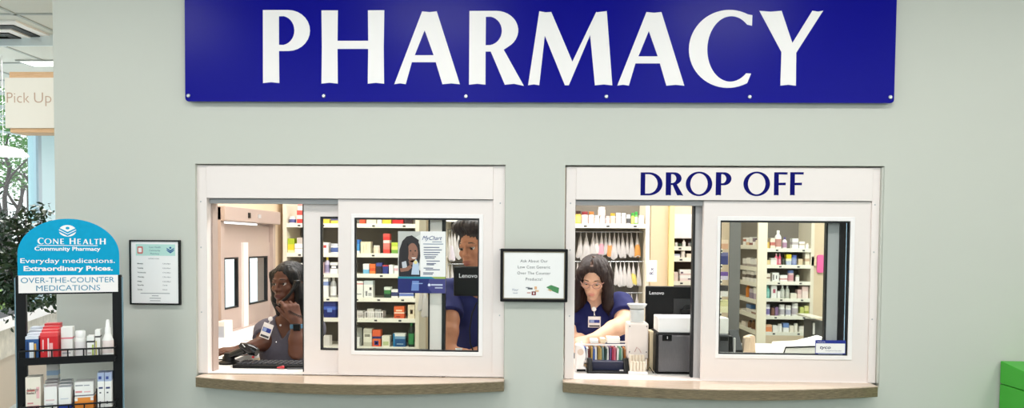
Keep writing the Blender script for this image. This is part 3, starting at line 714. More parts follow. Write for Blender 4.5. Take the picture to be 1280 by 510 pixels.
# emblem: white disc with two blue chevrons and a dot
ex, ez = P(84.5, 288, Yh).x, rz(288.5)
m = MB(); m.prism(arc(ex, ez, 9.6 * kk, 7.4 * kk, 0, 350, 30), Yh - .0006, Yh); m.build('emblem', M['white'], hd)
for dz in (.6, -2.6):
    r_ = kk
    o = [(-9.5, 3.2), (0, -2.0), (9.5, 3.2), (9.5, 1.4), (0, -4.2), (-9.5, 1.4)]
    o = [(ex + a * r_, ez + (b + dz) * r_) for a, b in o]; m = MB(); m.prism([o[0], o[5], o[4], o[3], o[2], o[1]], Yh - .0012, Yh - .0006); m.build('emblem', M['cyan'], hd)
m = MB(); m.prism(arc(ex, ez + 3.4 * kk, 2.2 * kk, 1.7 * kk, 0, 340, 14), Yh - .0012, Yh - .0006); m.build('emblem', M['cyan'], hd)
x = P(46.8, 304.5, Yh).x; capc = 6.8 * kk
seq = [('C', 0), ('O', 7.6), ('N', 17.2), ('E', 25), None, ('H', 35.2), ('E', 43.9), ('A', 50.0), ('L', 57.8), ('T', 63.0), ('H', 69.2)]
for it in seq:
    if it: glyph(it[0], x + it[1] * kk, rz(305.2), capc * (1.12 if it[0] in 'CH' else 1), Yh, M['white'], hd, ext=.0006)
m = MB(); m.box(P(46.5, 307, Yh).x, P(122, 307, Yh).x, Yh - .0005, Yh, rz(307.2), rz(306.5)); m.build('rule', M['white'], hd)
text('Community Pharmacy', 5.0 * kk, (P(48, 313, Yh).x + P(121, 313, Yh).x) / 2, rz(313.2), Yh, M['white'], hd, width=73 * kk, bold=.022)
text('Everyday medications.', 6.2 * kk, P(85.8, 328, Yh).x, rz(328.6), Yh, M['white'], hd, width=105 * kk, bold=.006)
text('Extraordinary Prices.', 6.2 * kk, P(86.4, 338, Yh).x, rz(338.2), Yh, M['white'], hd, width=99 * kk, bold=.03)
RKX0, RKX1 = rk0 + pw * .6, rk1 - pw * .6
def rack_shelf(py_tray_t, py_tray_b, py_wire):
    zt_, zb_ = rz(py_tray_t), rz(py_tray_b)
    m = MB(); m.box(RKX0, RKX1, Yr - .055, Yr + rd, zb_ + .01, zb_ + .016)
    m.box(RKX0, RKX1, Yr - .058, Yr - .052, zb_, zt_); sh_ = m.build('shelf', M['rackm'], rk)
    zw = rz(py_wire)
    m = MB(); m.tube([(RKX0, Yr + .05, zw), (RKX0, Yr - .058, zw), (RKX1, Yr - .058, zw), (RKX1, Yr + .05, zw)], .0035, 6); m.build('rail', M['rackm'], sh_)
    for k in range(7):
        xx = RKX0 + (RKX1 - RKX0) * (k + .02) / 6.04
        m = MB(); m.tube([(xx, Yr - .057, zt_ - .005), (xx, Yr - .057, zw)], .0028, 6); m.build('rail_post', M['rackm'], sh_)
    m = MB(); m.box(RKX0, RKX1, Yr + rd - .006, Yr + rd, zb_, zb_ + .05); m.build('back_lip', M['rackm'], sh_)
    return zb_ + .0168
ZR1 = rack_shelf(443, 452, 434.5)
ZR2 = rack_shelf(508.5, 516, 502.5)
rack_shelf(572, 580, 566)
YR = Yr - .048
ky = (3.2 + YR) / 924
def carton(name, label, cat, pxl, pxr, pyt, zb, Y, depth, rows, parts=(), group=None, top=None, rot=0):
    """printed carton: rows = [(height fraction, colour)...] from the bottom; parts = raised printed patches (x0,x1,z0,z1 fractions, colour)"""
    x0, x1 = P(pxl, pyt, Y).x, P(pxr, pyt, Y).x; zt = Z(pyt, Y, (pxl + pxr) / 2)
    root_mode = bool(parts)
    mats = [col(c) for _, c in rows]; zs = [zb]; tot = sum(r for r, _ in rows)
    for r, _ in rows: zs.append(zs[-1] + (zt - zb) * r / tot)
    zs[-1] = zt
    if top is not None: mats.append(col(top))
    m = MB(); m.bands(x0, x1, Y, Y + depth, zs, list(range(len(rows))), len(rows) if top is not None else None)
    if not root_mode:
        o = m.build(name, mats, bevel=.0012); return tag(o, label, cat, group)
    root = thing(name, label, cat, ((x0 + x1) / 2, Y + depth / 2, zb), group)
    m.build('body', mats, root, bevel=.0012)
    for a, b, c, d, cc in parts:
        q = MB(); q.box(x0 + (x1 - x0) * a, x0 + (x1 - x0) * b, Y - .0006, Y, zb + (zt - zb) * c, zb + (zt - zb) * d); q.build('printed_patch', col(cc), root)
    return root
def bottle(name, label, cat, pxl, pxr, pyt, zb, Y, body, cap, lab=None, kind='jar', group=None, parts=False, squash=1.0):
    x0, x1 = P(pxl, pyt, Y).x, P(pxr, pyt, Y).x; zt = Z(pyt, Y, (pxl + pxr) / 2); h = zt - zb; r = (x1 - x0) / 2
    c = ((x0 + x1) / 2, Y + r * squash, zb)
    cb, cc, cl = col(body, .3), col(cap, .35), col(lab or body, .45)
    if kind == 'jar':
        hc = .24
        prof = [(r*.94, 0), (r, .03*h), (r, .12*h), (r*1.005, .13*h), (r*1.005, .58*h), (r, .6*h), (r, (1-hc-.06)*h), (r*.82, (1-hc)*h)]; mi = [0, 0, 0, 1, 1, 0, 0]
        pc_ = [(r*.9, (1-hc)*h), (r*.92, (1-hc+.02)*h), (r*.92, .985*h), (r*.85, h)]
    elif kind == 'tall':
        prof = [(r*.94, 0), (r, .02*h), (r, .1*h), (r*1.005, .11*h), (r*1.005, .52*h), (r, .53*h), (r, .62*h), (r*.8, .72*h), (r*.42, .80*h), (r*.4, .82*h)]; mi = [0, 0, 0, 1, 1, 0, 0, 0, 0]
        pc_ = [(r*.46, .82*h), (r*.46, .97*h), (r*.4, h)]
    elif kind == 'spray':
        prof = [(r*.94, 0), (r, .02*h), (r, .1*h), (r*1.005, .11*h), (r*1.005, .42*h), (r, .45*h), (r*.72, .55*h), (r*.55, .62*h), (r*.5, .64*h)]; mi = [0, 0, 0, 1, 1, 0, 0, 0]
        pc_ = [(r*.55, .64*h), (r*.5, .78*h), (r*.42, .80*h), (r*.3, .97*h), (r*.2, h)]
    if parts:
        root = thing(name, label, cat, c, group)
        o = MB().lathe(prof, c, 18, mi, squash).build('body', [cb, cl], root); smooth_angle(o)
        o = MB().lathe(pc_, c, 18, None, squash).build('cap', cc, root); smooth_angle(o)
        return root
    k = len(prof)
    o = MB().lathe(prof + pc_[:1] + pc_, c, 12, [*mi, 2, 2] + [2] * (len(pc_) - 1), squash).build(name, [cb, cl, cc]); smooth_angle(o)
    return tag(o, label, cat, group)
W_ = (246, 244, 240)
ordn = ['front', 'second', 'third', 'fourth', 'rearmost']
# upper shelf of the rack
for k in range(4):
    carton('medicine_box', 'blue and white medicine carton on the upper rack shelf, %s of its row' % ['front', 'second from front', 'third from front', 'rearmost'][k], 'medicine box', 31.5 + 2.1 * k, 48 + 2.0 * k, 420.5 - 3.9 * k, ZR1, YR + .052 * k, .048,
           [(.88, (36, 84, 142)), (.12, (220, 226, 236))], [(.3, .62, .1, .75, (235, 240, 244)), (.66, .82, .1, .7, (214, 160, 60)), (.08, .2, .1, .8, (18, 50, 104))] if k == 0 else (), 'blue cartons on the rack', top=(214, 220, 232))
for k in range(4):
    carton('medicine_box', 'red medicine carton on the upper rack shelf, %s of its row' % ['front', 'second from front', 'third from front', 'rearmost'][k], 'medicine box', 50 + 1.8 * k, 72 + 1.1 * k, 416 - 3.9 * k, ZR1, YR + .052 * k, .048,
           [(.86, (214, 26, 36)), (.14, (232, 70, 74))], [(.42, .5, .1, .8, (250, 230, 230)), (.52, .72, .1, .62, (246, 180, 180)), (.12, .2, .3, .75, (250, 200, 200))] if k == 0 else (), 'red cartons on the rack', top=(236, 84, 88))
carton('medicine_box', 'tall white carton with a thin pink line, beside the red cartons', 'medicine box', 76, 90.5, 409, ZR1, YR + .03, .05, [(.62, W_), (.05, (226, 130, 140)), (.33, W_)], [(.1, .8, .14, .19, (190, 190, 196)), (.1, .6, .24, .28, (226, 160, 166))])
bottle('pill_bottle', 'stubby white bottle on the upper rack shelf beside the tall white carton', 'bottle', 92.5, 106.5, 414, ZR1, YR + .02, W_, (250, 249, 246), (238, 232, 232), 'jar', parts=True)
carton('medicine_box', 'white carton with a green edge on the upper rack shelf', 'medicine box', 108.5, 117.5, 420, ZR1, YR + .01, .05, [(.7, W_), (.08, (60, 60, 60)), (.22, W_)], [(.7, .95, .02, .6, (176, 192, 92)), (.1, .6, .2, .25, (200, 180, 176))])
carton('medicine_box', 'white carton with a black top line, next to the spray bottle', 'medicine box', 118.5, 125, 412.5, ZR1, YR + .02, .05, [(.72, W_), (.06, (70, 66, 66)), (.22, W_)], [(.1, .35, .05, .6, (214, 206, 120)), (.5, .9, .3, .36, (190, 190, 190))])
bottle('spray_bottle', 'white nozzle bottle at the end of the upper rack shelf', 'bottle', 126.5, 141, 400, ZR1, YR + .0, W_, (250, 248, 246), (240, 224, 220), 'spray', parts=True)
# lower shelf
carton('medicine_box', 'cream allergy carton with pink curves on the lower rack shelf', 'medicine box', 31.5, 50.5, 471.5, ZR2, YR + .01, .06, [(1, (246, 236, 220))],
       [(.1, .62, .60, .65, (216, 120, 110)), (.1, .55, .53, .56, (180, 150, 140)), (.12, .9, .1, .2, (226, 130, 140)), (.72, .92, .4, .72, (240, 190, 190)), (.12, .5, .25, .29, (220, 150, 150))])
for i, s in enumerate(('Allergy', 'Relief')):
    o = bpy.data.objects; root = [q for q in COL.objects if q.get('label', '').startswith('cream allergy')][0]
    text(s, 3.4 * ky, P(40 - 1.5 * i, 487, YR).x, Z(488.5 + 4.2 * i, YR + .01, 40), YR + .0092, col((110, 90, 84)), root)
for k in range(3):
    carton('medicine_box', 'white carton with a yellow foot on the lower rack shelf, %s of its row' % ['front', 'middle', 'rearmost'][k], 'medicine box', 55 + .6 * k, 71 + .4 * k, 483.5 - 4 * k, ZR2, YR + .055 * k, .05, [(.12, (226, 206, 60)), (.1, W_), (.78, W_)], [(.12, .8, .45, .5, (230, 200, 200)), (.12, .7, .3, .34, (200, 200, 205))] if k == 0 else (), 'white cartons with a yellow foot', top=(216, 204, 206))
carton('medicine_box', 'tall pale blue carton standing behind the yellow-footed cartons', 'medicine box', 58, 72.5, 455.5, ZR2, YR + .18, .045, [(.5, W_), (.12, (170, 200, 232)), (.1, W_), (.12, (180, 208, 236)), (.16, W_)])
for k in range(3):
    carton('medicine_box', 'white carton with a dark blue band on the lower rack shelf, %s of its row' % ['front', 'middle', 'rearmost'][k], 'medicine box', 73 + .6 * k, 88.5 + .2 * k, 484 - 4 * k, ZR2, YR + .055 * k, .05, [(.08, W_), (.2, (30, 62, 160)), (.72, W_)], [(.15, .8, .5, .54, (210, 214, 222))] if k == 0 else (), 'white cartons with a blue band', top=(196, 200, 208))
carton('medicine_box', 'squarish white carton with an orange half disc on the lower shelf', 'medicine box', 93, 116.5, 477.5, ZR2, YR + .01, .07, [(.30, (236, 138, 44)), (.14, (240, 150, 60)), (.05, W_), (.04, (110, 100, 110)), (.47, W_)], [(.05, .4, .62, .68, (226, 150, 150)), (.5, .85, .62, .66, (236, 190, 190)), (.05, .45, .86, .9, (150, 150, 160)), (.5, .8, .86, .89, (150, 150, 160)), (.0, .16, .32, .43, W_), (.84, 1.0, .32, .43, W_)])
for k in range(2):
    carton('medicine_box', ('slim white carton with blue top at the end of the lower shelf, %s' % ('inner one', 'outer one')[k]), 'medicine box', 121.5 + 9.0 * k, 130 + 9.0 * k, 466, ZR2, YR + .01, .06, [(.76, W_), (.24, (170, 184, 214))], [(.2, .8, .55, .6, (70, 76, 120)), (.3, .55, .42, .46, (90, 90, 100)), (.25, .5, .12, .2, (80, 70, 90)), (.2, .6, .82, .9, (60, 80, 150))], 'slim cartons at the shelf end')

# turn the rack and everything standing on it towards the room
P = P_flat
for o in list(COL.objects):
    if o.name not in _before and o.parent is None:
        q = Matrix.Rotation(-RTH, 3, 'Z') @ (o.location - PIV) + PIV; o.location = q; o.rotation_euler = (0, 0, -RTH); LOC[o.name] = Vector(q)
# ------------------------------------------------------------------ pharmacy interior: worktops, shelving
m = MB(); m.prism([(XS1 + .001, YW + .001), (XR - .01, YW + .001), (XR - .01, .60), (.02, .60), (.02, .40), (XS1 + .001, .40)], .93, .972, axis='z')
ZC = .972
wt = tag(m.build('worktop', M['top'], bevel=.003), 'long white worktop running behind both service windows', 'worktop')
m = MB(); m.box(XS1 + .001, -1.52, .401, 1.95, .93, .972); tag(m.build('worktop', M['top'], bevel=.003), 'white return worktop under the side service window', 'worktop')
for i, xx in enumerate((-1.9, -.55, .2, 1.9, 3.2)):
    pass
def shelf_unit(name, label, x0, x1, y0, depth, zshelves, ztop, side_mt, back_mt, strip_h=.028, posts=(True, True), pw=.03, zbase=0.0):
    root = thing(name, label, 'shelving', ((x0 + x1) / 2, y0 + depth / 2, 0))
    if posts[0]: m = MB(); m.box(x0 - pw, x0, y0, y0 + depth, zbase, ztop); m.build('side_panel', side_mt, root)
    if posts[1]: m = MB(); m.box(x1, x1 + pw, y0, y0 + depth, zbase, ztop); m.build('side_panel', side_mt, root)
    m = MB(); m.box(x0, x1, y0 + depth - .01, y0 + depth, zbase, ztop); m.build('back_panel', back_mt, root)
    for z in zshelves:
        m = MB(); m.box(x0, x1, y0 + .004, y0 + depth - .01, z - .018, z); s = m.build('shelf', M['shelf'], root)
        if strip_h:
            m = MB(); m.box(x0, x1, y0, y0 + .004, z - strip_h, z + .004); m.build('label_strip', M['strip'], s)
            n = max(2, int((x1 - x0) / .17))
            for k in range(n):
                xx = min(x0 + (x1 - x0) * (k + .3 + .4 * random.random()) / n, x1 - .023)
                m = MB(); m.box(xx, xx + .022, y0 - .001, y0, z - strip_h * .72, z - strip_h * .28); m.build('price_tag', M['dgrey'], s)
    return root
# unit A: behind the open window and the poster glass
YA = 2.42
ax0, ax1 = P(358.5, 350, YA).x, P(519, 350, YA).x
za = {k: Z(v, YA, 440) for k, v in dict(a=280, b=317, c=342.5, d=372.5, e=398, f=433.5).items()}
UA = 'white shelf wall'
shelf_unit('shelf_unit', 'cream shelving wall behind the poster window, stocked with boxes', ax0, ax1, YA, .34, list(za.values()), 1.98, M['cream'], M['back'])
yi = YA + .012
def BX(unit, sh, z, Y, px0, px1, pyt, desc, rows, parts=(), top=None, depth=.07, group=None):
    return carton('medicine_box', (desc + ' ' + sh).strip(), 'medicine box', px0, px1, pyt, z + .0005, Y, depth, rows, parts, group, top)
def BT(sh, z, Y, px0, px1, pyt, desc, body, cap, lab=None, kind='jar', name='medicine_bottle', cat='bottle'):
    return bottle(name, (desc + ' ' + sh).strip(), cat, px0, px1, pyt, z + .0005, Y, body, cap, lab, kind)
z = za['a']; sh = 'on the top shelf behind the poster window'
for p0, p1, t, d_, rows in ((449.5, 456.5, 266, 'orange-red carton nearest the frame', [(1, (230, 90, 60))]), (458, 470, 270, 'long cream carton', [(1, (244, 232, 206))]), (471.5, 477, 269, 'narrow white carton', [(1, W_)]), (478, 489, 268, 'golden yellow carton', [(1, (236, 200, 70))]), (490.5, 504, 266, 'broad red carton', [(1, (208, 40, 44))]), (505.5, 515, 268, 'dark red and black carton', [(.5, (60, 40, 44)), (.5, (170, 50, 54))])):
    BX('A', sh, z, yi, p0, p1, t, d_, rows)
for p0, p1, t, d_, rows in ((402, 411.5, 274, 'yellow carton seen through the sliding sash, inner one', [(1, (236, 206, 80))]), (413.5, 422, 273, 'yellow carton seen through the sliding sash, outer one', [(.6, (240, 214, 90)), (.4, (90, 90, 130))])):
    BX('A', '', z, yi, p0, p1, t, d_, rows)
z = za['b']; sh = 'on the second shelf behind the poster window'
BX('A', sh, z, yi, 443.5, 449.2, 299.5, 'slim blue and white carton', [(.2, W_), (.5, (70, 150, 214)), (.3, (46, 110, 190))])
BX('A', sh, z, yi, 450.8, 463.2, 302, 'wide cream carton with pale flower print', [(.9, (236, 228, 200)), (.1, (222, 212, 180))], [(.3, .34, .1, .7, (200, 190, 150)), (.55, .6, .3, .85, (204, 190, 150))])
BT(sh, z, yi, 465.8, 474.2, 306.8, 'small cream jar', (236, 224, 204), (240, 234, 222))
zz = z
for t, b, d_, rows in ((308.3, 317, 'bottom red carton of the three-high red stack', [(.6, (226, 70, 62)), (.4, (236, 120, 110))]), (300.3, 308, 'pink and white carton in the middle of the red stack', [(.55, (236, 130, 120)), (.45, (248, 220, 214))]), (292.2, 300.1, 'topmost red carton of the three-high red stack', [(.5, (222, 56, 54)), (.5, (230, 86, 78))])):
    BX('A', '', zz, yi, 479, 487, t, d_, rows); zz = Z(t, yi, 483)
BX('A', sh, z, yi, 489.3, 497.2, 303, 'yellow-green carton', [(.35, (120, 170, 70)), (.3, (226, 230, 120)), (.35, (190, 206, 70))])
BX('A', sh, z, yi, 499, 506, 304, 'lavender carton', [(.5, (150, 130, 190)), (.5, (226, 220, 234))])
BX('A', sh, z, yi, 508, 517, 301, 'white and teal carton', [(.5, W_), (.5, (110, 180, 180))])
z = za['c']; sh = 'on the third shelf behind the poster window'
for p0, p1, t, d_, rows in ((453.8, 461.2, 329.8, 'white carton with a light blue foot', [(.45, (126, 190, 226)), (.55, W_)]), (462, 469.2, 330, 'orange carton', [(.3, (240, 140, 70)), (.3, (222, 84, 40)), (.4, (236, 120, 60))]), (470, 477.5, 328.6, 'near-black carton with a blue lid band', [(.7, (40, 30, 44)), (.3, (70, 80, 150))]), (478.3, 485.2, 331.4, 'dark blue carton with a red top edge', [(.85, (44, 56, 130)), (.15, (190, 60, 70))]), (486.3, 491.5, 331, 'plain white carton', [(1, W_)]), (492.5, 500.5, 332, 'white carton with a pink middle', [(.4, W_), (.3, (236, 190, 200)), (.3, W_)]), (502, 509, 331, 'grey-blue carton half behind the poster', [(1, (150, 168, 190))]), (510, 517, 333, 'beige carton half behind the poster', [(1, (222, 206, 178))])):
    BX('A', sh, z, yi, p0, p1, t, d_, rows)
z = za['d']; sh = 'on the fourth shelf behind the poster window'
BX('A', sh, z, yi, 444, 453.6, 351.5, 'white carton with a pink stripe', [(.8, (240, 238, 232)), (.08, (220, 150, 150)), (.12, W_)], [(.1, .8, .2, .25, (120, 120, 124))])
BX('A', sh, z, yi, 454.6, 466.2, 351, 'white carton with a black triangle', [(.78, (244, 242, 236)), (.22, (206, 214, 216))], [(.62, .86, .46, .62, (40, 40, 44)), (.2, .4, .12, .4, (140, 140, 140)), (.5, .85, .12, .3, (180, 180, 180))])
BX('A', sh, z, yi, 480, 488.2, 359, 'green and black carton', [(.4, (32, 60, 44)), (.35, (64, 130, 70)), (.25, (226, 232, 220))])
BX('A', sh, z, yi, 489.2, 497.2, 362, 'white carton with a navy middle', [(.25, W_), (.45, (60, 66, 110)), (.3, W_)])
BX('A', sh, z, yi, 499, 517, 365, 'wide blue and white pack', [(.35, W_), (.4, (110, 130, 200)), (.25, (226, 230, 240))])
z = za['e']; sh = 'on the fifth shelf behind the poster window'
def basket(name, label, p0, p1, pt, z, Y, d=.12):
    x0, x1 = P(p0, 392, Y).x, P(p1, 392, Y).x; zt = Z(pt, Y, (p0 + p1) / 2); root = thing(name, label, 'basket', ((x0 + x1) / 2, Y, z)); z = z + .001
    i = .006
    m = MB(); m.bands(x0 + i, x1 - i, Y + i, Y + d - i, [z, z + .003], [0]); m.build('bottom', M['white'], root)
    m = MB(); m.grid_wall([x0, x0 + .004, x1 - .004, x1], [Y, Y + .004, Y + d - .004, Y + d], {(1, 1)}, zt - .008, zt); m.v = [(a, c, b) for a, b, c in m.v]; m.f = [tuple(reversed(f)) for f in m.f]; m.build('rim', M['white'], root)
    n = max(4, int((x1 - x0) / .016))
    for k in range(n + 1):
        xx = x0 + (x1 - x0 - .005) * k / n
        m = MB(); m.box(xx, xx + .005, Y + .001, Y + .004, z, zt - .008); m.build('slat', M['white'], root)
    m = MB(); m.box(x0 + .001, x1 - .001, Y + d - .004, Y + d - .001, z, zt - .008); m.build('back_wall', M['white'], root)
    return root
basket('slatted_basket', 'small white slatted basket cut off by the window frame, fifth shelf', 441, 453.3, 389.5, z, yi)
basket('slatted_basket', 'wide white slatted basket on the fifth shelf behind the poster window', 456, 478.5, 389.5, z, yi)
BX('A', '', z, yi + .03, 459, 467, 386, 'pale carton inside the wide slatted basket', [(1, (226, 222, 214))], depth=.04)
BX('A', '', z, yi + .03, 469, 476, 387, 'grey carton inside the wide slatted basket', [(1, (190, 190, 188))], depth=.04)
BX('A', sh, z, yi, 492.5, 505.2, 383, 'orange carton with a white waist band', [(.42, (222, 96, 52)), (.1, (246, 226, 206)), (.48, (236, 112, 60))], [(.2, .8, .6, .72, (250, 220, 190)), (.2, .6, .12, .2, (130, 50, 40))])
BX('A', sh, z, yi, 509.8, 518.2, 381, 'cream carton with a brown diamond', [(1, (240, 226, 196))], [(.35, .75, .35, .65, (120, 90, 60)), (.43, .67, .41, .59, (240, 226, 196))])
z = za['f']; sh = 'on the lowest visible shelf behind the poster window'
BX('A', sh, z, yi + .05, 443.5, 452.5, 409.5, 'translucent grey carton', [(1, (170, 170, 164))])
BX('A', sh, z, yi, 443.5, 449, 422, 'small white carton before the grey one', [(1, W_)], depth=.035)
BX('A', sh, z, yi, 454.2, 464.6, 411, 'tall cream and grey carton', [(.25, (206, 200, 180)), (.5, (238, 232, 214)), (.25, (210, 204, 186))], [(.15, .8, .55, .7, (150, 146, 130))])
BX('A', sh, z, yi, 465.3, 475.6, 412.5, 'orange carton with a navy seal', [(.3, (232, 100, 60)), (.18, (236, 120, 70)), (.14, (50, 50, 110)), (.38, (232, 104, 62))], [(.25, .75, .1, .36, (60, 60, 130)), (.36, .64, .16, .3, (240, 190, 170))])
BX('A', sh, z, yi, 477.3, 487.2, 420, 'short cream carton with a green patch', [(1, (240, 234, 214))], [(.15, .85, .15, .5, (196, 206, 150))])
BX('A', sh, z, yi, 491.5, 506.5, 417, 'blue carton with a white arc', [(.6, (34, 84, 134)), (.2, (120, 160, 190)), (.2, (236, 236, 230))], [(.3, .85, .2, .26, (170, 196, 214)), (.0, .14, .0, 1, (40, 130, 180))])
BT(sh, z, yi, 509.8, 517.4, 402, 'green and black bottle', (24, 40, 30), (40, 130, 64), (60, 140, 80), 'tall')
# what the sliding sash shows
z = za['b']
BX('A', '', z, yi, 402.5, 410.2, 303, 'white carton with a red figure seen through the sliding sash', [(1, (246, 240, 236))], [(.25, .7, .5, .75, (210, 80, 80))])
BT('', z, yi, 412, 421.5, 304.5, 'white and blue tub seen through the sliding sash', (240, 240, 240), (226, 226, 236), (80, 100, 160))
z = za['c']
BT('', z, yi, 405.2, 411.6, 321.5, 'lilac spray can with a yellow cap, behind the sliding sash', (200, 190, 214), (236, 214, 60), (150, 140, 176), 'tall')
BX('A', '', z, yi, 412.6, 421.8, 328, 'white carton with black lettering behind the sliding sash', [(.45, W_), (.3, (60, 60, 66)), (.25, W_)], [(.2, .8, .5, .68, W_)])
BX('A', '', z, yi, 401.5, 404.8, 328, 'sliver of a pink carton behind the sliding sash', [(1, (226, 190, 190))])
z = za['d']
BX('A', '', z, yi, 403.4, 410, 347, 'tall white carton beside the clear bottle behind the sliding sash', [(.6, W_), (.2, (130, 150, 200)), (.2, W_)])
BT('', z, yi, 412, 419.6, 345.5, 'clear bottle with a white label behind the sliding sash', (170, 170, 168), (200, 200, 198), (236, 236, 236), 'tall')
z = za['e']
BX('A', '', z, yi, 404.6, 419.5, 377, 'shiny dark blue pouch behind the sliding sash', [(.5, (26, 40, 110)), (.2, (70, 100, 190)), (.3, (30, 46, 120))], [(.3, .7, .35, .6, (110, 140, 210))])
z = za['f']
BX('A', '', z, yi, 403, 412, 420, 'white carton behind the coiled cord, lowest shelf', [(1, (226, 222, 214))])
# what the open window shows, at the shelf end
z = za['a']
BT('', z, yi, 360, 368.8, 270.3, 'white tub with blue letters above the seated person', (244, 242, 240), (240, 238, 236), (90, 96, 150))
BX('A', '', z, yi, 371, 379.5, 263, 'red and white carton beside the tub above the seated person', [(.35, (206, 70, 66)), (.3, (240, 224, 220)), (.35, (214, 90, 84))])
BX('A', '', Z(263, yi, 375), yi, 372, 379.5, 254, 'white carton stacked on the red and white carton', [(.6, W_), (.4, (226, 160, 156))])
z = za['b']
BX('A', '', z, yi, 359.6, 367.6, 298, 'yellow-green carton above the seated person', [(.2, (238, 228, 170)), (.4, (222, 206, 60)), (.4, (176, 196, 50))])
BX('A', '', z, yi, 368.3, 379.5, 304.5, 'wide white carton above the seated person', [(.48, W_), (.04, (170, 150, 140)), (.48, W_)])
BX('A', '', Z(304.5, yi, 374), yi, 371, 378.5, 297, 'greyish carton stacked on the wide white carton', [(1, (206, 196, 186))])
z = za['c']
BX('A', '', z, yi, 359.5, 366, 331, 'cream carton just above the seated hair', [(1, (236, 226, 206))])
BX('A', '', z, yi, 367, 378.5, 329, 'white carton just above the seated hair', [(1, W_)])

# teal-painted partition and the dark upright beside it
def upright(name, label, p0, p1, Y, mt, dep, ztop=2.6, z0=0.0, kind=None, cat=None):
    m = MB(); m.box(P(p0, 350, Y).x, P(p1, 350, Y).x, Y, Y + dep, z0, ztop); o = m.build(name, mt)
    return tag(o, label, cat, None, kind)
upright('pillar', 'narrow pale blue painted strip of light at the far edge of the sticker glass', 1052, 1064, 1.5, mk('painted_blue_light_strip', (150, 190, 220), .3), .05, 2.1, 0, T)  # gap of bluish light painted as a coloured upright, not a pillar

# hanging bag racks
def bag(px, pyt, pyb, Y, wpx, label, group, tint=None, tilt=0, n=7):
    top = P(px, pyt, Y); bot = P(px + tilt, pyb, Y); w = wpx / 924 * (Y + 3.2); h = top.z - bot.z
    m = MB(); prof = [(0, .10), (.12, .16), (.28, .42), (.5, .66), (.72, .88), (.9, 1.0), (.97, .9), (1, .55)]
    k = 8
    for t, f in prof:
        c = top.lerp(bot, t); th = .018 * math.sin(PI * min(1, t * .9 + .08)) + .002
        for j in range(k):
            a = 2 * PI * j / k; rr = 1 + .12 * math.sin(5 * a + px + t * 7)
            m.v.append((c.x + math.cos(a) * w * .5 * f * rr, c.y + math.sin(a) * th, c.z + .006 * math.sin(a * 2 + px)))
    for i in range(len(prof) - 1):
        for j in range(k):
            j2 = (j + 1) % k; m.f.append((i*k+j, (i+1)*k+j, (i+1)*k+j2, i*k+j2)); m.m.append(1 if (tint and 3 <= i <= 5) else 0)
    m.f.append(tuple(range(k))); m.m.append(0); m.f.append(tuple((len(prof)-1)*k + j for j in range(k-1, -1, -1))); m.m.append(1 if tint else 0)
    hk = MB(); hk.tube([top + Vector((0, 0, -.012)), top + Vector((0, 0, .004)), top + Vector((0, -.006, .012)), top + Vector((0, .006, .012))], .0018, 5)
    root = thing('hanging_bag', label, 'bag', top, group)
    smooth_angle(m.build('bag_body', [M['bag'], col(tint) if tint else M['bag']], root)); hk.build('hook', M['chrome'], root)
    return root
YG = 2.0
gx0, gx1 = P(712, 300, YG).x, P(807, 300, YG).x
zg = Z(280.5, YG, 760)
shelf_unit('bag_rack', 'cream rack with a jar shelf and hanging bags behind the drop-off opening', gx0, gx1, YG, .34, [zg], 2.05, M['cream'], M['back'], strip_h=.026, pw=.028)
def rod(label, pxa, pxb, py, Y):
    m = MB(); m.tube([P(pxa, py, Y), P(pxb, py, Y)], .004, 8); return tag(m.build('hanging_rod', M['chrome']), label, 'rod')
yb_ = YG + .10
rod('upper steel rod carrying bags behind the drop-off opening', 711.5, 807.5, 290, yb_); rod('middle steel rod carrying bags behind the drop-off opening', 711.5, 807.5, 327, yb_); rod('lower steel rod carrying bags beside the drop-off monitor', 711.5, 807.5, 366, yb_)
bg = 'hanging bags in the drop-off opening'
for i, (px, pb, w, tint, tl) in enumerate(((726, 322, 9, None, -2), (733, 325, 13, None, -1), (741.5, 320, 10, None, 0), (745.5, 318, 8, (244, 226, 220), 1), (752, 319, 9, (236, 170, 186), -1), (757, 318, 7, None, 0), (762, 321, 8, (232, 156, 96), 0), (768, 324, 9, None, -1), (773, 318, 7, None, 0), (778, 322, 9, None, 1), (784, 318, 6, None, 0), (789, 321, 8, None, 1), (796, 321, 9, (226, 160, 84), 1))):
    tcol = {(236, 170, 186): 'pink-filled', (232, 156, 96): 'orange-filled', (226, 160, 84): 'amber-filled', (244, 226, 220): 'peach-tinted'}.get(tint, 'milky')
    names = ['first', 'second', 'third', 'fourth', 'fifth', 'sixth', 'seventh', 'eighth', 'ninth', 'tenth', 'eleventh', 'twelfth', 'thirteenth', 'fourteenth', 'fifteenth']
    bag(px, 291.5, pb, yb_, w, '%s plastic bag, %s from the left on the upper rod at drop-off' % (tcol, names[i]), bg, tint, tl)
for i, (px, pb, w, tint, tl) in enumerate(((722, 358, 8, None, 0), (728.5, 360, 9, None, 0), (755, 352, 8, None, 1), (763, 357, 9, None, 0), (770, 356, 8, None, 1), (775.5, 358, 8, None, 0), (780.5, 357, 8, None, 0), (786, 359, 9, None, 1), (791.5, 356, 8, (236, 216, 120), 1), (798, 357, 7, None, 1))):
    bag(px, 328.5, pb, yb_, w, '%s plastic bag, %s from the left on the middle rod at drop-off' % ('yellow-tinted' if tint else 'milky', names[i]), bg, tint, tl)
for i, (px, pb, w) in enumerate(((777, 392, 7), (783, 394, 7), (789.5, 392, 7), (796, 394, 8))):
    bag(px, 367.5, pb, yb_, w, 'milky plastic bag, %s from the left on the lower rod at drop-off' % names[i], bg)
yj = YG + .015
sh = 'on the jar shelf above the bags'
BT(sh, zg, yj, 719.5, 726.5, 263.5, 'yellow bottle with a dark cap', (230, 190, 80), (60, 40, 36), (240, 214, 120))
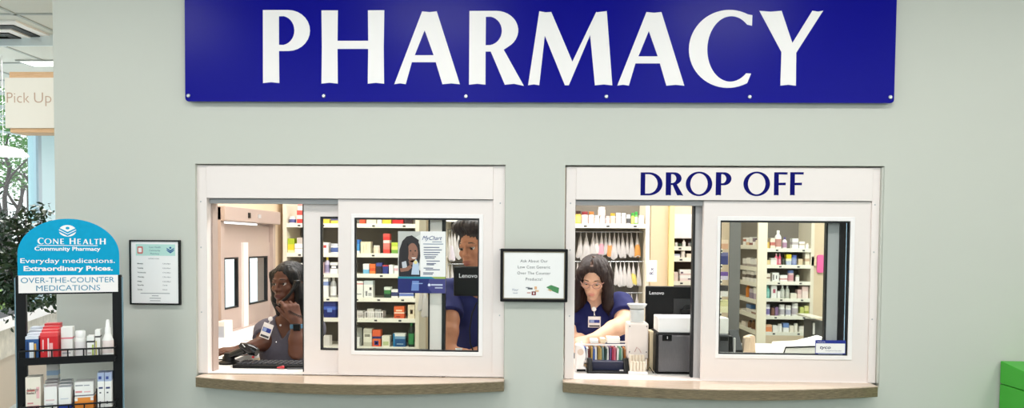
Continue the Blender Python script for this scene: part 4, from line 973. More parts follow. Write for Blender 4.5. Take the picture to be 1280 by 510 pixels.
BT(sh, zg, yj, 727, 735.4, 264.5, 'white jar with a dark red lid', (244, 220, 216), (150, 60, 66), (240, 206, 206))
BT(sh, zg, yj, 736, 743, 264.5, 'white jar with an orange-brown lid', (246, 232, 224), (206, 130, 70), (240, 220, 208))
BT(sh, zg, yj, 743.6, 749.4, 269, 'small white bottle beside the stacked tub', W_, (240, 236, 232), (236, 230, 226))
BT(sh, zg, yj, 749.8, 756.8, 269.5, 'squat white tub carrying another tub', W_, (236, 230, 226))
BT('', Z(269.5, yj, 753), yj, 748, 757, 258.5, 'wide white tub stacked on top of the squat tub', (240, 232, 226), (244, 238, 232))
BT(sh, zg, yj, 757.6, 762.6, 270, 'slim white bottle with a pink mark', W_, (226, 200, 196), (236, 190, 190))
BT(sh, zg, yj, 763, 769.4, 266.5, 'white jar with a golden lid', (244, 220, 200), (206, 170, 60), (240, 206, 180))
BT(sh, zg, yj, 770, 776.6, 266, 'white bottle with dark lettering', W_, (246, 242, 238), (206, 200, 206))
BT(sh, zg, yj, 777.2, 782.8, 266.5, 'plain all-white bottle', W_, W_)
BT(sh, zg, yj, 783.4, 788.4, 268, 'white bottle with a black band', W_, (226, 226, 226), (80, 80, 84))
BT(sh, zg, yj, 789.2, 793, 266, 'lime green slim bottle', (176, 206, 90), (60, 160, 60), (206, 220, 120))
BT(sh, zg, yj, 793.4, 797.6, 264.5, 'bright green slim bottle', (110, 180, 80), (40, 150, 60), (230, 236, 200))
BT(sh, zg, yj, 798.4, 805.6, 269, 'white bottle at the end of the row', W_, (236, 232, 230))
# rack behind the man
YM = 1.95
mx0, mx1 = P(557.5, 300, YM).x, P(640, 300, YM).x; zm = Z(270.5, YM, 575)
shelf_unit('bag_rack', 'cream rack with a labelled shelf edge and bags behind the man', mx0, mx1, YM, .3, [zm], 2.05, M['cream'], M['back'], strip_h=.038, pw=.02)
rod('steel rod carrying bags behind the man', 557.7, 639, 287, YM + .08)
rod('lower steel rod carrying bags behind the man', 557.7, 639, 330, YM + .08)
rod('steel rod carrying bags below the poster', 523, 556, 352, 2.35)
bgm = 'hanging bags behind the man'
for i, (px, pb, w, tint) in enumerate(((561.5, 322, 7, None), (565, 326, 9, (226, 214, 226)), (568.5, 322, 8, None), (573.5, 324, 8, None), (580, 322, 8, None), (586, 322, 8, None))):
    bag(px, 288.5, pb, YM + .08, w, '%s plastic bag, %s from the poster on the rod behind the man' % ('lilac-tinted' if tint else 'milky', names[i]), bgm, tint)
for i, (px, pb, w) in enumerate(((560, 372, 9), (565, 368, 8))):
    bag(px, 331.5, pb, YM + .08, w, 'milky plastic bag on the lower rod behind the man, %s from the window edge' % names[i], bgm)
for i, (px, pt, pb, w) in enumerate(((526, 353.5, 388, 8), (531.5, 353.5, 396, 10))):
    bag(px, pt, pb, 2.35, w, 'white plastic bag below the poster, %s' % ('nearer the shelf wall', 'nearer the sash')[i], 'bags below the poster')
for i, (p0, p1, t) in enumerate(((524, 529.5, 402), (530.5, 535.5, 406))):
    upright('cupboard_post', '', p0, p1, 2.6, col((120, 140, 146)), .05, Z(t, 2.6, 530)) if False else None

# beige wall panel, yellow trim, further shelves behind the drop-off opening
upright('pillar', 'warm beige pillar behind the drop-off opening', 812.5, 836, 2.2, M['beige'], .2, 2.95, kind=T)
upright('trim_4', 'pale yellow door trim beside the beige pillar', 835.8, 842.2, 2.15, M['yellowp'], .14, 2.95, kind=T)
YF = 2.9
fx0, fx1 = P(842, 310, YF).x, P(875, 310, YF).x
zf = [Z(308.5, YF, 856), Z(322.5, YF, 856)]
zf3 = Z(352, YF, 856)
shelf_unit('shelf_unit', 'narrow shelving with a white cupboard behind the pale yellow trim', fx0, fx1, YF, .35, [*zf, zf3], Z(298, YF, 856), M['cream'], mk('brown_back', (120, 96, 84), .6), strip_h=.03)
m = MB(); m.box(fx0, fx1, YF - .01, YF + .34, Z(298, YF, 856), Z(268, YF, 856)); o = m.build('wall_cupboard', M['white'], bevel=.003); tag(o, 'plain white cupboard above the narrow shelves behind drop-off', 'cupboard')
m = MB(); m.box(fx0, fx1, YF + .36, YF + .38, Z(298, YF, 856), 2.6); st(m.build('wall_panel', M['beige']), T)
yf = YF + .01
sh = 'in the narrow shelves'
BT(sh, zf[0], yf, 843.5, 847.6, 303, 'short white bottle, upper row', W_, W_)
BT(sh, zf[0], yf, 848.5, 852, 304, 'dark green bottle, upper row', (60, 90, 60), (40, 50, 44))
BT(sh, zf[0], yf, 853, 857.6, 300, 'tall white bottle, upper row', W_, (226, 220, 214), None, 'tall')
BT(sh, zf[0], yf, 860.4, 863.6, 302.5, 'grey bottle, upper row', (170, 160, 160), (90, 90, 96))
BT(sh, zf[0], yf, 864, 868, 300.5, 'teal bottle, upper row', (70, 150, 150), (60, 130, 140), (190, 220, 220))
BX('F', sh, zf[1], yf, 842.8, 850, 317.5, 'low white carton, lower row', [(.6, W_), (.4, (190, 190, 210))])
BT(sh, zf[1], yf, 851.5, 857, 312.5, 'white jar, lower row', (244, 236, 226), (230, 220, 210))
BX('F', sh, zf[1], yf, 858.4, 866, 317, 'low cream carton, lower row', [(1, (240, 226, 206))])
BX('F', '', zf3, yf, 850, 866.5, 344, 'wide white carton at the bottom of the narrow shelves', [(.5, (240, 224, 220)), (.5, W_)], [(.6, .9, .3, .5, (80, 60, 80))])
BX('F', '', Z(344, yf, 857), yf, 849.5, 864.5, 337, 'white carton stacked on the wide white carton', [(.3, (226, 200, 196)), (.7, W_)], [(.1, .3, .3, .6, (110, 90, 110))])
BX('F', '', zf3, yf, 842.6, 847.6, 340, 'pinkish carton beside the stacked white cartons', [(1, (236, 214, 204))])
# notice on the rack end
Yn = YG - .02
x0, x1 = P(808.5, 340, Yn).x, P(821, 340, Yn).x; z0, z1 = Z(352, Yn, 815), Z(325.5, Yn, 815)
m = MB(); m.box(x0, x1, Yn, Yn + .003, z0, z1); n_ = tag(m.build('notice_sign', M['paper']), 'white paper notice with upright dark letters on the rack end', 'notice')
text('R', .030, (x0 + x1) / 2 + .012, (z0 + z1) / 2 - .013, Yn, col((60, 50, 90)), n_, rot=PI / 2, bold=.02, name='letter'); text('x', .030, (x0 + x1) / 2 + .012, (z0 + z1) / 2 + .013, Yn, col((60, 50, 90)), n_, rot=PI / 2, bold=.02, name='letter')
# ------------------------------------------------------------------ right-hand glass: far shelving
YC = 3.8
cx0, cx1 = P(957.5, 350, YC).x, P(1013, 350, YC).x
zc = [Z(v, YC, 985) for v in (311, 331.5, 352.3, 373.3, 395.3, 415.5)]
uC = shelf_unit('shelf_unit', 'cream shelving full of small bottles behind the sticker glass', cx0, cx1, YC, .35, zc, 2.2, M['cream'], M['back'], strip_h=.03, pw=.03)
m = MB(); m.box(cx0, cx1, YC + .001, YC + .02, .3, zc[-1] - .02); m.build('kick_board', M['beige'], uC)
upright('pillar', 'beige wall panel beside the small-bottle shelving', 1014.8, 1030.3, 3.82, M['beige'], .1, 2.95, kind=T)
yc = YC + .02
def rowC(i, shname, items):
    for it in items:
        k, p0, p1, t, d_, c = it[:6]
        if k == 'b': BX('C', shname, zc[i], yc, p0, p1, t, d_, c, it[6] if len(it) > 6 else ())
        else: BT(shname, zc[i], yc, p0, p1, t, d_, *c, kind={'j': 'jar', 't': 'tall'}[k])
s_ = 'on the top small-bottle shelf'
rowC(0, s_, [('b', 957.8, 962, 302.5, 'yellow carton', [(1, (226, 190, 100))]), ('b', 963.3, 969, 297.5, 'cream and red carton', [(.3, (240, 226, 206)), (.3, (206, 120, 110)), (.4, (240, 230, 214))]), ('t', 969.8, 978.2, 288, 'tall white bottle with a red label', (W_, (250, 246, 240), (206, 150, 140))), ('t', 979, 984.6, 296.5, 'purple-capped bottle', ((236, 226, 230), (90, 80, 150), (190, 150, 180))), ('b', 990.6, 998.2, 298, 'white carton with a grey label', [(.4, W_), (.25, (190, 180, 180)), (.35, W_)]), ('b', 999, 1006, 302, 'low white carton', [(.5, W_), (.2, (210, 190, 170)), (.3, W_)]), ('j', 1007.6, 1012, 304, 'small white bottle', (W_, (226, 214, 200)))])
s_ = 'on the second small-bottle shelf'
rowC(1, s_, [('b', 957.8, 963, 325, 'low cream carton', [(1, (236, 214, 160))]), ('b', 963.6, 971, 322.5, 'white carton', [(.7, W_), (.3, (226, 220, 214))]), ('t', 969, 973, 316.8, 'pink bottle', ((236, 110, 140), (240, 190, 200), (246, 150, 170))), ('t', 973.4, 977, 316.8, 'rose bottle', ((226, 90, 120), (236, 170, 186), (240, 170, 186))), ('j', 977.8, 982, 322.5, 'dark green bottle', ((70, 76, 60), (40, 44, 44))), ('b', 983, 989.4, 318, 'bright yellow carton', [(.4, (190, 200, 220)), (.2, (240, 240, 200)), (.4, (240, 220, 50))]), ('j', 990.4, 997, 319, 'blue bottle', ((120, 140, 200), (90, 110, 190), (160, 170, 210))), ('b', 998, 1003.4, 323.5, 'tan carton', [(1, (226, 206, 170))]), ('b', 1006.8, 1012.2, 315, 'tall cream carton', [(.3, (240, 230, 206)), (.2, (214, 180, 150)), (.5, (246, 238, 220))])])
s_ = 'on the third small-bottle shelf'
rowC(2, s_, [('b', 957.8, 963, 342, 'cream carton with a dark dot', [(.4, (240, 230, 214)), (.15, (130, 90, 70)), (.45, (240, 230, 214))]), ('b', 965.6, 973.8, 341, 'white carton with black marks', [(1, W_)], [(.1, .25, .2, .8, (60, 60, 60)), (.55, .7, .3, .7, (90, 90, 90))]), ('b', 975.2, 984.4, 344, 'wide white carton', [(.3, W_), (.2, (206, 150, 150)), (.5, W_)]), ('j', 985.6, 993.4, 338, 'blue-lidded jar', ((226, 200, 200), (110, 130, 190), (214, 150, 160))), ('j', 995, 1000, 344, 'short white bottle', (W_, (206, 214, 190)))])
BX('C', '', Z(342.5, yc, 974), yc + .06, 971, 978, 335, 'clear grey carton behind the black-marked carton', [(1, (196, 192, 186))], depth=.04) if False else None
s_ = 'on the fourth small-bottle shelf'
rowC(3, s_, [('t', 957.8, 963.2, 357, 'teal bottle', ((110, 180, 170), (120, 190, 180), (150, 206, 196))), ('b', 964.2, 971.2, 356.5, 'white carton with a pink square', [(1, W_)], [(.3, .75, .4, .7, (190, 100, 120))]), ('b', 972, 975.6, 364, 'low white carton', [(1, W_)]), ('t', 976.4, 981.6, 357, 'clear bottle with a white cap', ((196, 200, 190), (240, 240, 236), (214, 214, 206))), ('t', 982.4, 987.6, 357, 'second clear bottle', ((186, 192, 180), (240, 236, 230), (206, 206, 196))), ('b', 988.4, 996, 366.5, 'low cream carton', [(1, (240, 232, 216))]), ('b', 997, 1002, 362, 'pinkish carton', [(.5, (240, 214, 206)), (.5, (226, 190, 186))]), ('b', 1002.8, 1010.4, 358, 'pale pink carton', [(.6, (244, 226, 220)), (.4, (236, 206, 200))])])
s_ = 'on the fifth small-bottle shelf'
rowC(4, s_, [('j', 957.4, 963.6, 380.5, 'lilac and white bottle', ((236, 230, 240), (190, 190, 200), (130, 120, 180))), ('b', 964.6, 968.4, 385, 'brown carton', [(1, (130, 90, 76))]), ('b', 969.2, 973, 384, 'violet carton', [(1, (140, 110, 150))]), ('j', 974.6, 982, 381, 'white tub with a grey crescent', (W_, (246, 242, 236), (190, 184, 190))), ('j', 982.8, 990, 382, 'white tub with a pale blue label', (W_, (246, 242, 236), (190, 190, 210))), ('j', 991, 999, 379, 'large white tub', (W_, (246, 244, 240), (200, 190, 196))), ('b', 1000.4, 1005, 384, 'lime carton', [(1, (200, 206, 120))]), ('b', 1005.6, 1011, 382.5, 'yellow-green carton', [(.5, (170, 180, 80)), (.5, (226, 220, 150))])])
s_ = 'on the lowest small-bottle shelf'
rowC(5, s_, [('b', 957.4, 965, 406, 'orange carton', [(.7, (236, 150, 100)), (.3, (244, 196, 160))]), ('b', 966, 972, 407, 'white carton', [(1, W_)]), ('j', 972.8, 978.4, 405, 'white bottle', (W_, (236, 232, 226))), ('b', 979.2, 986.2, 404, 'white carton with a blue top', [(.5, W_), (.5, (120, 150, 206))]), ('b', 987.4, 992, 407, 'cream carton', [(1, (240, 232, 214))]), ('j', 992.8, 998, 404.5, 'cream bottle', ((244, 238, 226), (230, 226, 214))), ('b', 999.2, 1010.4, 408, 'wide low carton', [(.5, (240, 234, 224)), (.5, (226, 220, 210))])])
# side-on shelving in front of it
px_end = 951
YDn = 3.05
xD = P(945.5, 350, YDn).x
m = MB(); d2 = ray(926, 350); tD = (xD - CAM.x) / d2.x; yDf = (CAM + d2 * tD).y
rootD = thing('shelf_unit', 'side-on cream shelving with a broad end post behind the sticker glass', 'shelving', (xD, YDn, 0))
m = MB(); m.box(xD, P(957, 350, YDn).x, YDn - .03, YDn, 0, 2.4); m.build('end_panel', M['cream'], rootD)
depD = P(957, 350, YDn).x - xD
m = MB(); m.box(xD + depD - .02, xD + depD, YDn, yDf + .25, 0, 2.4); m.build('back_panel', M['back'], rootD)
m = MB(); m.box(xD, xD + depD, yDf + .25, yDf + .28, 0, 2.4); m.build('end_panel', M['cream'], rootD)
def onD(px, py):
    d = ray(px, py); t = (xD - CAM.x) / d.x; return CAM + d * t
zD = [onD(945, v).z for v in (306.5, 334, 353.5, 375, 394, 414)]
for z in zD:
    m = MB(); m.box(xD + .004, xD + depD - .02, YDn, yDf + .25, z - .016, z); s = m.build('shelf', M['shelf'], rootD)
    m = MB(); m.box(xD, xD + .004, YDn, yDf + .25, z - .034, z + .002); m.build('label_strip', M['strip'], s)
def boxD(label, pa, pb, pyt, z, rows, kind='b', depth=.04):
    ya, yb = max(onD(pb, 350).y, YDn + .004), onD(pa, 350).y; zt = onD((pa + pb) / 2, pyt).z
    zs = [z + .0005]; tot = sum(r for r, _ in rows)
    for r, _ in rows: zs.append(zs[-1] + (zt - z) * r / tot)
    if kind == 'b':
        m = MB(); m.bands(xD + .012, xD + .012 + depth, ya, yb - .004, zs, list(range(len(rows)))); o = m.build('medicine_box', [col(c) for _, c in rows], bevel=.001)
        return tag(o, label, 'medicine box')
    r = (yb - ya) / 2 * .9; r = min(r, .021); h = zt - z; c = (xD + .012 + r, (ya + yb) / 2, z + .0005)
    o = MB().lathe([(r*.95, 0), (r, .05*h), (r, .7*h), (r*.5, .8*h), (r*.55, .82*h), (r*.5, h)], c, 12, [0, 0, 0, 1, 1]).build('medicine_bottle', [col(rows[0][1]), col(rows[1][1])]); smooth_angle(o)
    return tag(o, label, 'bottle')
o5 = ['farthest', 'second', 'third', 'fourth', 'fifth']
for i, (a, b, t, rows) in enumerate(((926, 929.5, 297, [(.5, W_), (.3, (190, 110, 80)), (.2, W_)]), (930, 933.5, 297, [(.4, (226, 190, 150)), (.6, W_)]), (934, 937.5, 296.5, [(.3, (130, 60, 60)), (.7, W_)]), (938, 941, 298, [(.5, W_), (.5, (110, 90, 110))]), (941.5, 945, 300, [(1, (240, 226, 206))]))):
    boxD('small mixed carton on the top side-on shelf, %s along from the dark panel' % ['first', 'second', 'third', 'fourth', 'fifth'][i], a, b, t, zD[0], rows)
for i, (a, b, t) in enumerate(((926, 930.4, 323), (931, 935.4, 322), (936, 940.4, 324), (941, 945, 323))):
    boxD('white carton with a grey foot on the second side-on shelf, %s from the dark panel' % ['first', 'second', 'third', 'fourth'][i], a, b, t, zD[1], [(.3, (170, 160, 156)), (.7, W_)])
for i, (a, b, t) in enumerate(((926, 930.4, 338.5), (931, 935.4, 338), (936, 940.4, 339), (941, 945, 338.6))):
    boxD('white carton with a dark middle on the third side-on shelf, %s from the dark panel' % ['first', 'second', 'third', 'fourth'][i], a, b, t, zD[2], [(.35, W_), (.3, (80, 70, 66)), (.35, W_)])
boxD('orange bottle on the fourth side-on shelf', 928, 934, 355, zD[3], [(1, (236, 140, 40)), (1, (226, 120, 40))], 't')
boxD('violet carton on the fourth side-on shelf', 935, 939.5, 361, zD[3], [(.6, (150, 130, 160)), (.4, (206, 196, 206))])
boxD('lilac and white carton on the fourth side-on shelf', 940, 945, 360, zD[3], [(.5, (190, 170, 196)), (.5, W_)])
boxD('white carton on the fifth side-on shelf', 926, 931, 386, zD[4], [(.6, W_), (.4, (206, 200, 196))])
boxD('blue-topped carton on the fifth side-on shelf', 931.5, 937.5, 380.5, zD[4], [(.5, (236, 232, 226)), (.5, (70, 120, 180))])
boxD('white and brown carton on the fifth side-on shelf', 938, 945, 388, zD[4], [(.5, (150, 110, 90)), (.5, W_)])
boxD('white carton beside the brown bottles, lowest side-on shelf', 926, 931, 402, zD[5], [(1, (236, 226, 214))])
for i, (a, b) in enumerate(((932, 936), (936.4, 940.4), (940.8, 945))):
    boxD('amber brown bottle on the lowest side-on shelf, %s from the white carton' % ['first', 'second', 'third'][i], a, b, 400.5, zD[5], [(1, (130, 84, 40)), (1, (110, 70, 34))], 't')
# dark grey end panel and the shelving it hides
upright('cabinet_end_panel', 'tall dark grey cabinet panel behind the sticker glass', 911.5, 925, 2.3, mk('dark_grey_laminate', (98, 96, 94), .55), .02, 2.3, 0, cat='panel')
YE = 2.5
ex0, ex1 = P(893, 350, YE).x, P(911.5, 350, 2.3).x - .003
zE = [Z(v, YE, 905) for v in (311.5, 331, 350, 371, 391)]
shelf_unit('shelf_unit', 'sliver of shelving at the inner edge of the sticker glass', ex0, ex1, YE, .3, zE, 2.2, M['cream'], M['back'], posts=(False, False))
ye = YE + .01
for i, (t, d_, rows) in enumerate(((300, 'tan carton', [(.6, (206, 160, 130)), (.4, (230, 206, 180))]), (315.5, 'navy blue carton', [(.7, (60, 66, 120)), (.3, (110, 110, 150))]), (340, 'violet-topped low carton', [(.5, (206, 196, 214)), (.5, (110, 80, 150))]), (357, 'black and white carton', [(.5, (226, 220, 214)), (.5, (60, 56, 56))]), (375, 'lemon-coloured carton', [(.5, (236, 230, 190)), (.5, (220, 214, 160))]))):
    BX('E', '', zE[i], ye, 899.5, 910.3, t, d_ + ' in the sliver of shelving by the sash', rows)
# pink slip on the panel
Yk = 3.80
m = MB(); m.prism(rrect(P(1021.5, 330, Yk).x, P(1030, 330, Yk).x, Z(341, Yk, 1026), Z(318.5, Yk, 1026), .02), Yk, Yk + .012); tag(m.build('hanging_tag', mk('hot_pink_card', (244, 110, 170), .5)), 'bright pink rounded tag hanging beside the small-bottle shelving', 'tag')
m = MB(); m.box(P(1014.5, 330, Yk).x, P(1020.5, 330, Yk).x, Yk, Yk + .012, Z(332, Yk, 1018), Z(321, Yk, 1018)); tag(m.build('wall_card', col((240, 214, 180))), 'small cream card beside the bright pink tag', 'card')
m = MB(); zt_ = Z(396.5, 3.2, 1016); m.box(P(1013, 400, 3.2).x, P(1029, 400, 3.2).x, 3.2, 3.55, zt_ - .012, zt_); tag(m.build('wall_shelf', M['shelf']), 'pale bracket shelf at the corner of the small-bottle shelving', 'shelf')
m = MB(); m.box(P(1015, 400, 3.3).x, P(1029, 400, 3.3).x, 3.3, 3.5, .0, Z(401, 3.3, 1020)); cb = tag(m.build('cabinet', mk('mid_grey_cabinet', (88, 86, 84), .5), bevel=.004), 'grey cabinet beneath the pale bracket shelf', 'cabinet')
m = MB(); m.box(P(1017, 400, 3.28).x, P(1019, 400, 3.28).x, 3.285, 3.3, Z(418, 3.28, 1018), Z(404, 3.28, 1018)); m.build('handle', M['white'], cb)
# ------------------------------------------------------------------ people: smooth blended volumes meshed as one surface
class Field:
    def __init__(s, lo, hi, h):
        s.h = h; s.lo = np.array(lo, float); s.n = np.ceil((np.array(hi) - s.lo) / h).astype(int) + 1
        s.d = np.full(s.n, 1.0, np.float32); s.t = np.zeros(s.n, np.uint8)
        s.marks = []
        s.ax = [s.lo[i] + h * np.arange(s.n[i]) for i in range(3)]
    def sub(s, lo, hi):
        a = np.clip(np.floor((np.array(lo) - s.lo) / s.h).astype(int), 0, s.n); b = np.clip(np.ceil((np.array(hi) - s.lo) / s.h).astype(int) + 1, 0, s.n)
        sl = tuple(slice(x, y) for x, y in zip(a, b))
        if any(x >= y for x, y in zip(a, b)): return None, None
        g = np.stack(np.meshgrid(*[s.ax[i][sl[i]] for i in range(3)], indexing='ij'), -1)
        return sl, g
    def add(s, fn, lo, hi, k=.01, tag=0, neg=False):
        mg = k + 3 * s.h
        sl, g = s.sub(np.minimum(lo, hi) - mg, np.maximum(lo, hi) + mg)
        if sl is None: return
        a = s.d[sl]; b = fn(g).astype(np.float32)
        if neg:
            b = -b; h = np.clip(.5 - .5 * (a - b) / k, 0, 1) if k > 0 else (b > a) * 1.
            r = a * (1 - h) + b * h + k * h * (1 - h)
            s.d[sl] = r.astype(np.float32)
            if tag: s.t[sl][(b > a - .001)] = tag
        else:
            h = np.clip(.5 + .5 * (a - b) / k, 0, 1)
            s.d[sl] = (a * (1 - h) + b * h - k * h * (1 - h)).astype(np.float32)
            tt = s.t[sl]; tt[b < a] = tag
    def cone(s, a, b, ra, rb, k=.012, tag=0, neg=False):
        a = np.array(a, float); b = np.array(b, float); m = max(ra, rb)
        def fn(g):
            ab = b - a; L = ab @ ab + 1e-12; t = np.clip(((g - a) @ ab) / L, 0, 1)
            return np.linalg.norm(g - a - t[..., None] * ab, axis=-1) - (ra + (rb - ra) * t)
        s.add(fn, np.minimum(a, b) - m, np.maximum(a, b) + m, k, tag, neg)
    def ell(s, c, r, Rm=None, k=.012, tag=0, neg=False):
        c = np.array(c, float); r = np.array(r, float); Rm = np.eye(3) if Rm is None else Rm; m = r.max()
        def fn(g):
            q = (g - c) @ Rm; k0 = np.linalg.norm(q / r, axis=-1); k1 = np.linalg.norm(q / (r * r), axis=-1) + 1e-9
            return k0 * (k0 - 1) / k1
        s.add(fn, c - m, c + m, k, tag, neg)
    def sleeve(s, a, b, ra, rb, cut, k=.012):
        a = np.array(a, float); b = np.array(b, float); c = a + (b - a) * cut; n = (b - a) / np.linalg.norm(b - a); m = max(ra, rb)
        def fn(g):
            ab = b - a; t = np.clip(((g - a) @ ab) / (ab @ ab), 0, 1)
            return np.maximum(np.linalg.norm(g - a - t[..., None] * ab, axis=-1) - (ra + (rb - ra) * t), (g - c) @ n)
        s.add(fn, np.minimum(a, b) - m, np.maximum(a, b) + m, k, 0)
    def paint(s, c, r, Rm, tag):
        s.marks.append((np.array(c, float), np.array(r, float), Rm))
    def half(s, p, n, lo, hi, k=.003, tag=0):       # cut away the side n points to, inside a box
        p = np.array(p, float); n = np.array(n, float); n /= np.linalg.norm(n)
        s.add(lambda g: -((g - p) @ n), lo, hi, k, tag, True)
    def mesh(s, name, mats, parent, smooth_it=2, noise=None):
        d = s.d; n = s.n
        if noise is not None:
            g = np.stack(np.meshgrid(*s.ax, indexing='ij'), -1); d = d + noise(g).astype(np.float32)
        sg = d < 0
        cc = np.zeros(np.array(n) - 1, np.uint8)
        offs = [(i, j, k) for i in (0, 1) for j in (0, 1) for k in (0, 1)]
        for i, j, k in offs: cc += sg[i:n[0]-1+i, j:n[1]-1+j, k:n[2]-1+k]
        ac = np.argwhere((cc > 0) & (cc < 8)); idx = -np.ones(cc.shape, np.int64); idx[tuple(ac.T)] = np.arange(len(ac))
        sm = np.zeros((len(ac), 3)); ct = np.zeros(len(ac))
        for a in offs:
            for ax in range(3):
                if a[ax]: continue
                b = list(a); b[ax] = 1; b = tuple(b)
                da = d[tuple((ac + a).T)]; db = d[tuple((ac + b).T)]; cr = (da < 0) != (db < 0)
                t = np.where(cr, da / np.where(cr, da - db, 1), 0)
                p = np.array(a, float) + t[:, None] * (np.array(b) - np.array(a)); sm += p * cr[:, None]; ct += cr
        V = s.lo + s.h * (ac + sm / ct[:, None])
        Q = []
        for ax in range(3):
            o1, o2 = [(1, 2), (2, 0), (0, 1)][ax]
            lo = [slice(1, -1)] * 3; hi = [slice(1, -1)] * 3; lo[ax] = slice(0, -1); hi[ax] = slice(1, None)
            A, B = sg[tuple(lo)], sg[tuple(hi)]; e = np.argwhere(A != B); ins = A[tuple(e.T)]
            base = e.copy(); base[:, o1] += 1; base[:, o2] += 1
            def cell(x, y):
                c = base.copy(); c[:, o1] += x; c[:, o2] += y; return idx[tuple(c.T)]
            q = np.stack([cell(-1, -1), cell(0, -1), cell(0, 0), cell(-1, 0)], 1)
            q[~ins] = q[~ins][:, ::-1]; Q.append(q)
        Q = np.concatenate(Q); Q = Q[(Q >= 0).all(1)]
        for _ in range(smooth_it):
            acc = np.zeros_like(V); cn = np.zeros(len(V))
            for a in range(4):
                np.add.at(acc, Q[:, a], V[Q[:, (a + 1) % 4]]); np.add.at(acc, Q[:, (a+1) % 4], V[Q[:, a]]); np.add.at(cn, Q[:, a], 1); np.add.at(cn, Q[:, (a+1) % 4], 1)
            V = V * .5 + .5 * acc / np.maximum(cn, 1)[:, None]
        tv = s.t[tuple(np.clip(np.rint((V - s.lo) / s.h).astype(int), 0, n - 1).T)]
        ft = tv[Q[:, 0]]
        L = np.array(wloc(parent)); me = bpy.data.meshes.new(name); V = V - L
        me.vertices.add(len(V)); me.vertices.foreach_set('co', V.astype(np.float32).ravel())
        me.loops.add(len(Q) * 4); me.loops.foreach_set('vertex_index', Q.astype(np.int32).ravel())
        me.polygons.add(len(Q)); me.polygons.foreach_set('loop_start', np.arange(0, 4 * len(Q), 4, dtype=np.int32))
        me.update(calc_edges=True)
        for mt in mats: me.materials.append(mt)
        me.polygons.foreach_set('material_index', ft.astype(np.int32)); me.polygons.foreach_set('use_smooth', np.ones(len(Q), bool))
        if s.marks:
            V0 = V + L; mk_ = np.zeros(len(V))
            for c, r, Rm in s.marks:
                q = (((V0 - c) @ Rm) / r); dd = np.sqrt((q * q).sum(-1)); mk_ = np.maximum(mk_, np.clip((1.18 - dd) / .36, 0, 1))
            at = me.attributes.new('lip', 'FLOAT', 'POINT'); at.data.foreach_set('value', mk_.astype(np.float32))
        me.validate(); me.update()
        o = bpy.data.objects.new(name, me); COL.objects.link(o); o.parent = parent; LOC[o.name] = wloc(parent)
        return o
def rotm(yaw=0, pitch=0, roll=0):
    """columns right, forward, up; yaw 0 looks at the camera (-y), positive turns to the picture's left; pitch positive looks down"""
    Rm = Matrix.Rotation(R(180), 3, 'Z') @ Matrix.Rotation(R(yaw), 3, 'Z').inverted() if False else Matrix.Rotation(R(180 - yaw), 3, 'Z')
    Rm = Rm @ Matrix.Rotation(R(-pitch), 3, 'X') @ Matrix.Rotation(R(roll), 3, 'Y')
    return np.array(Rm)
def head(f, C, Rm, s=1.0, fem=True, brow=True, smile=0, lid=0.):
    """tags: 0 skin, 1 lips, 2 eyebrow, 3 eye white, 4 iris"""
    C = np.array(C, float); W = lambda x, y, z: C + Rm @ (np.array((x, y, z)) * s)
    E = lambda c, r, k=.01, tag=0, neg=False: f.ell(W(*c), np.array(r) * s, Rm, k * s, tag, neg)
    K = lambda a, b, ra, rb, k=.01, tag=0, neg=False: f.cone(W(*a), W(*b), ra * s, rb * s, k * s, tag, neg)
    E((0, -.012, .035), (.073, .092, .078)); j = .92 if fem else 1.06
    E((0, .022, -.032), (.058 * j, .064, .082), .02)
    for q in (-1, 1):
        K((q * .048 * j, .0, -.055), (q * .012, .062, -.098), .02, .018, .018)
        E((q * .041, .056, -.022), (.022, .022, .02), .018)
        K((q * .016, .083, .022), (q * .044, .066, .024), .009 if fem else .012, .008, .012)
    E((0, .072, -.1), (.020 * j, .016, .016), .014)
    for q in (-1, 1): E((q * .031, .096, .003), (.018, .022, .0115), .008, 0, True)
    K((0, .078, .018), (0, .101, -.026), .0075, .0105, .010)
    for q in (-1, 1): E((q * .0125, .09, -.033), (.009, .011, .008), .006)
    E((0, .1005, -.030), (.0115, .010, .009), .006)
    for q in (-1, 1):
        K((q * .015, .0820, .0100 - lid), (q * .047, .0750, .0105 - lid), .0050, .0040, .004)      # upper lid
        K((q * .018, .0805, -.0065), (q * .045, .074, -.005), .0034, .003, .004)
        E((q * .076, -.012, -.006), (.008, .019, .031), .006); E((q * .083, -.008, -.006), (.004, .011, .02), .004, 0, True)
    w = .022 + .006 * smile
    E((0, .080, -.063), (.03, .016, .02), .012)
    E((0, .0905, -.0595), (w, .0085, .0058), .004, 1); E((0, .0895, -.0705), (w * .86, .009, .0070), .004, 1)
    E((0, .102, -.0650), (w * .95, .008, .0016), .002, 0, True)
    f.paint(W(0, .095, -.0592), np.array((w * .98, .03, .0062)) * s, Rm, 1); f.paint(W(0, .095, -.0706), np.array((w * .84, .03, .0072)) * s, Rm, 1)
    return W
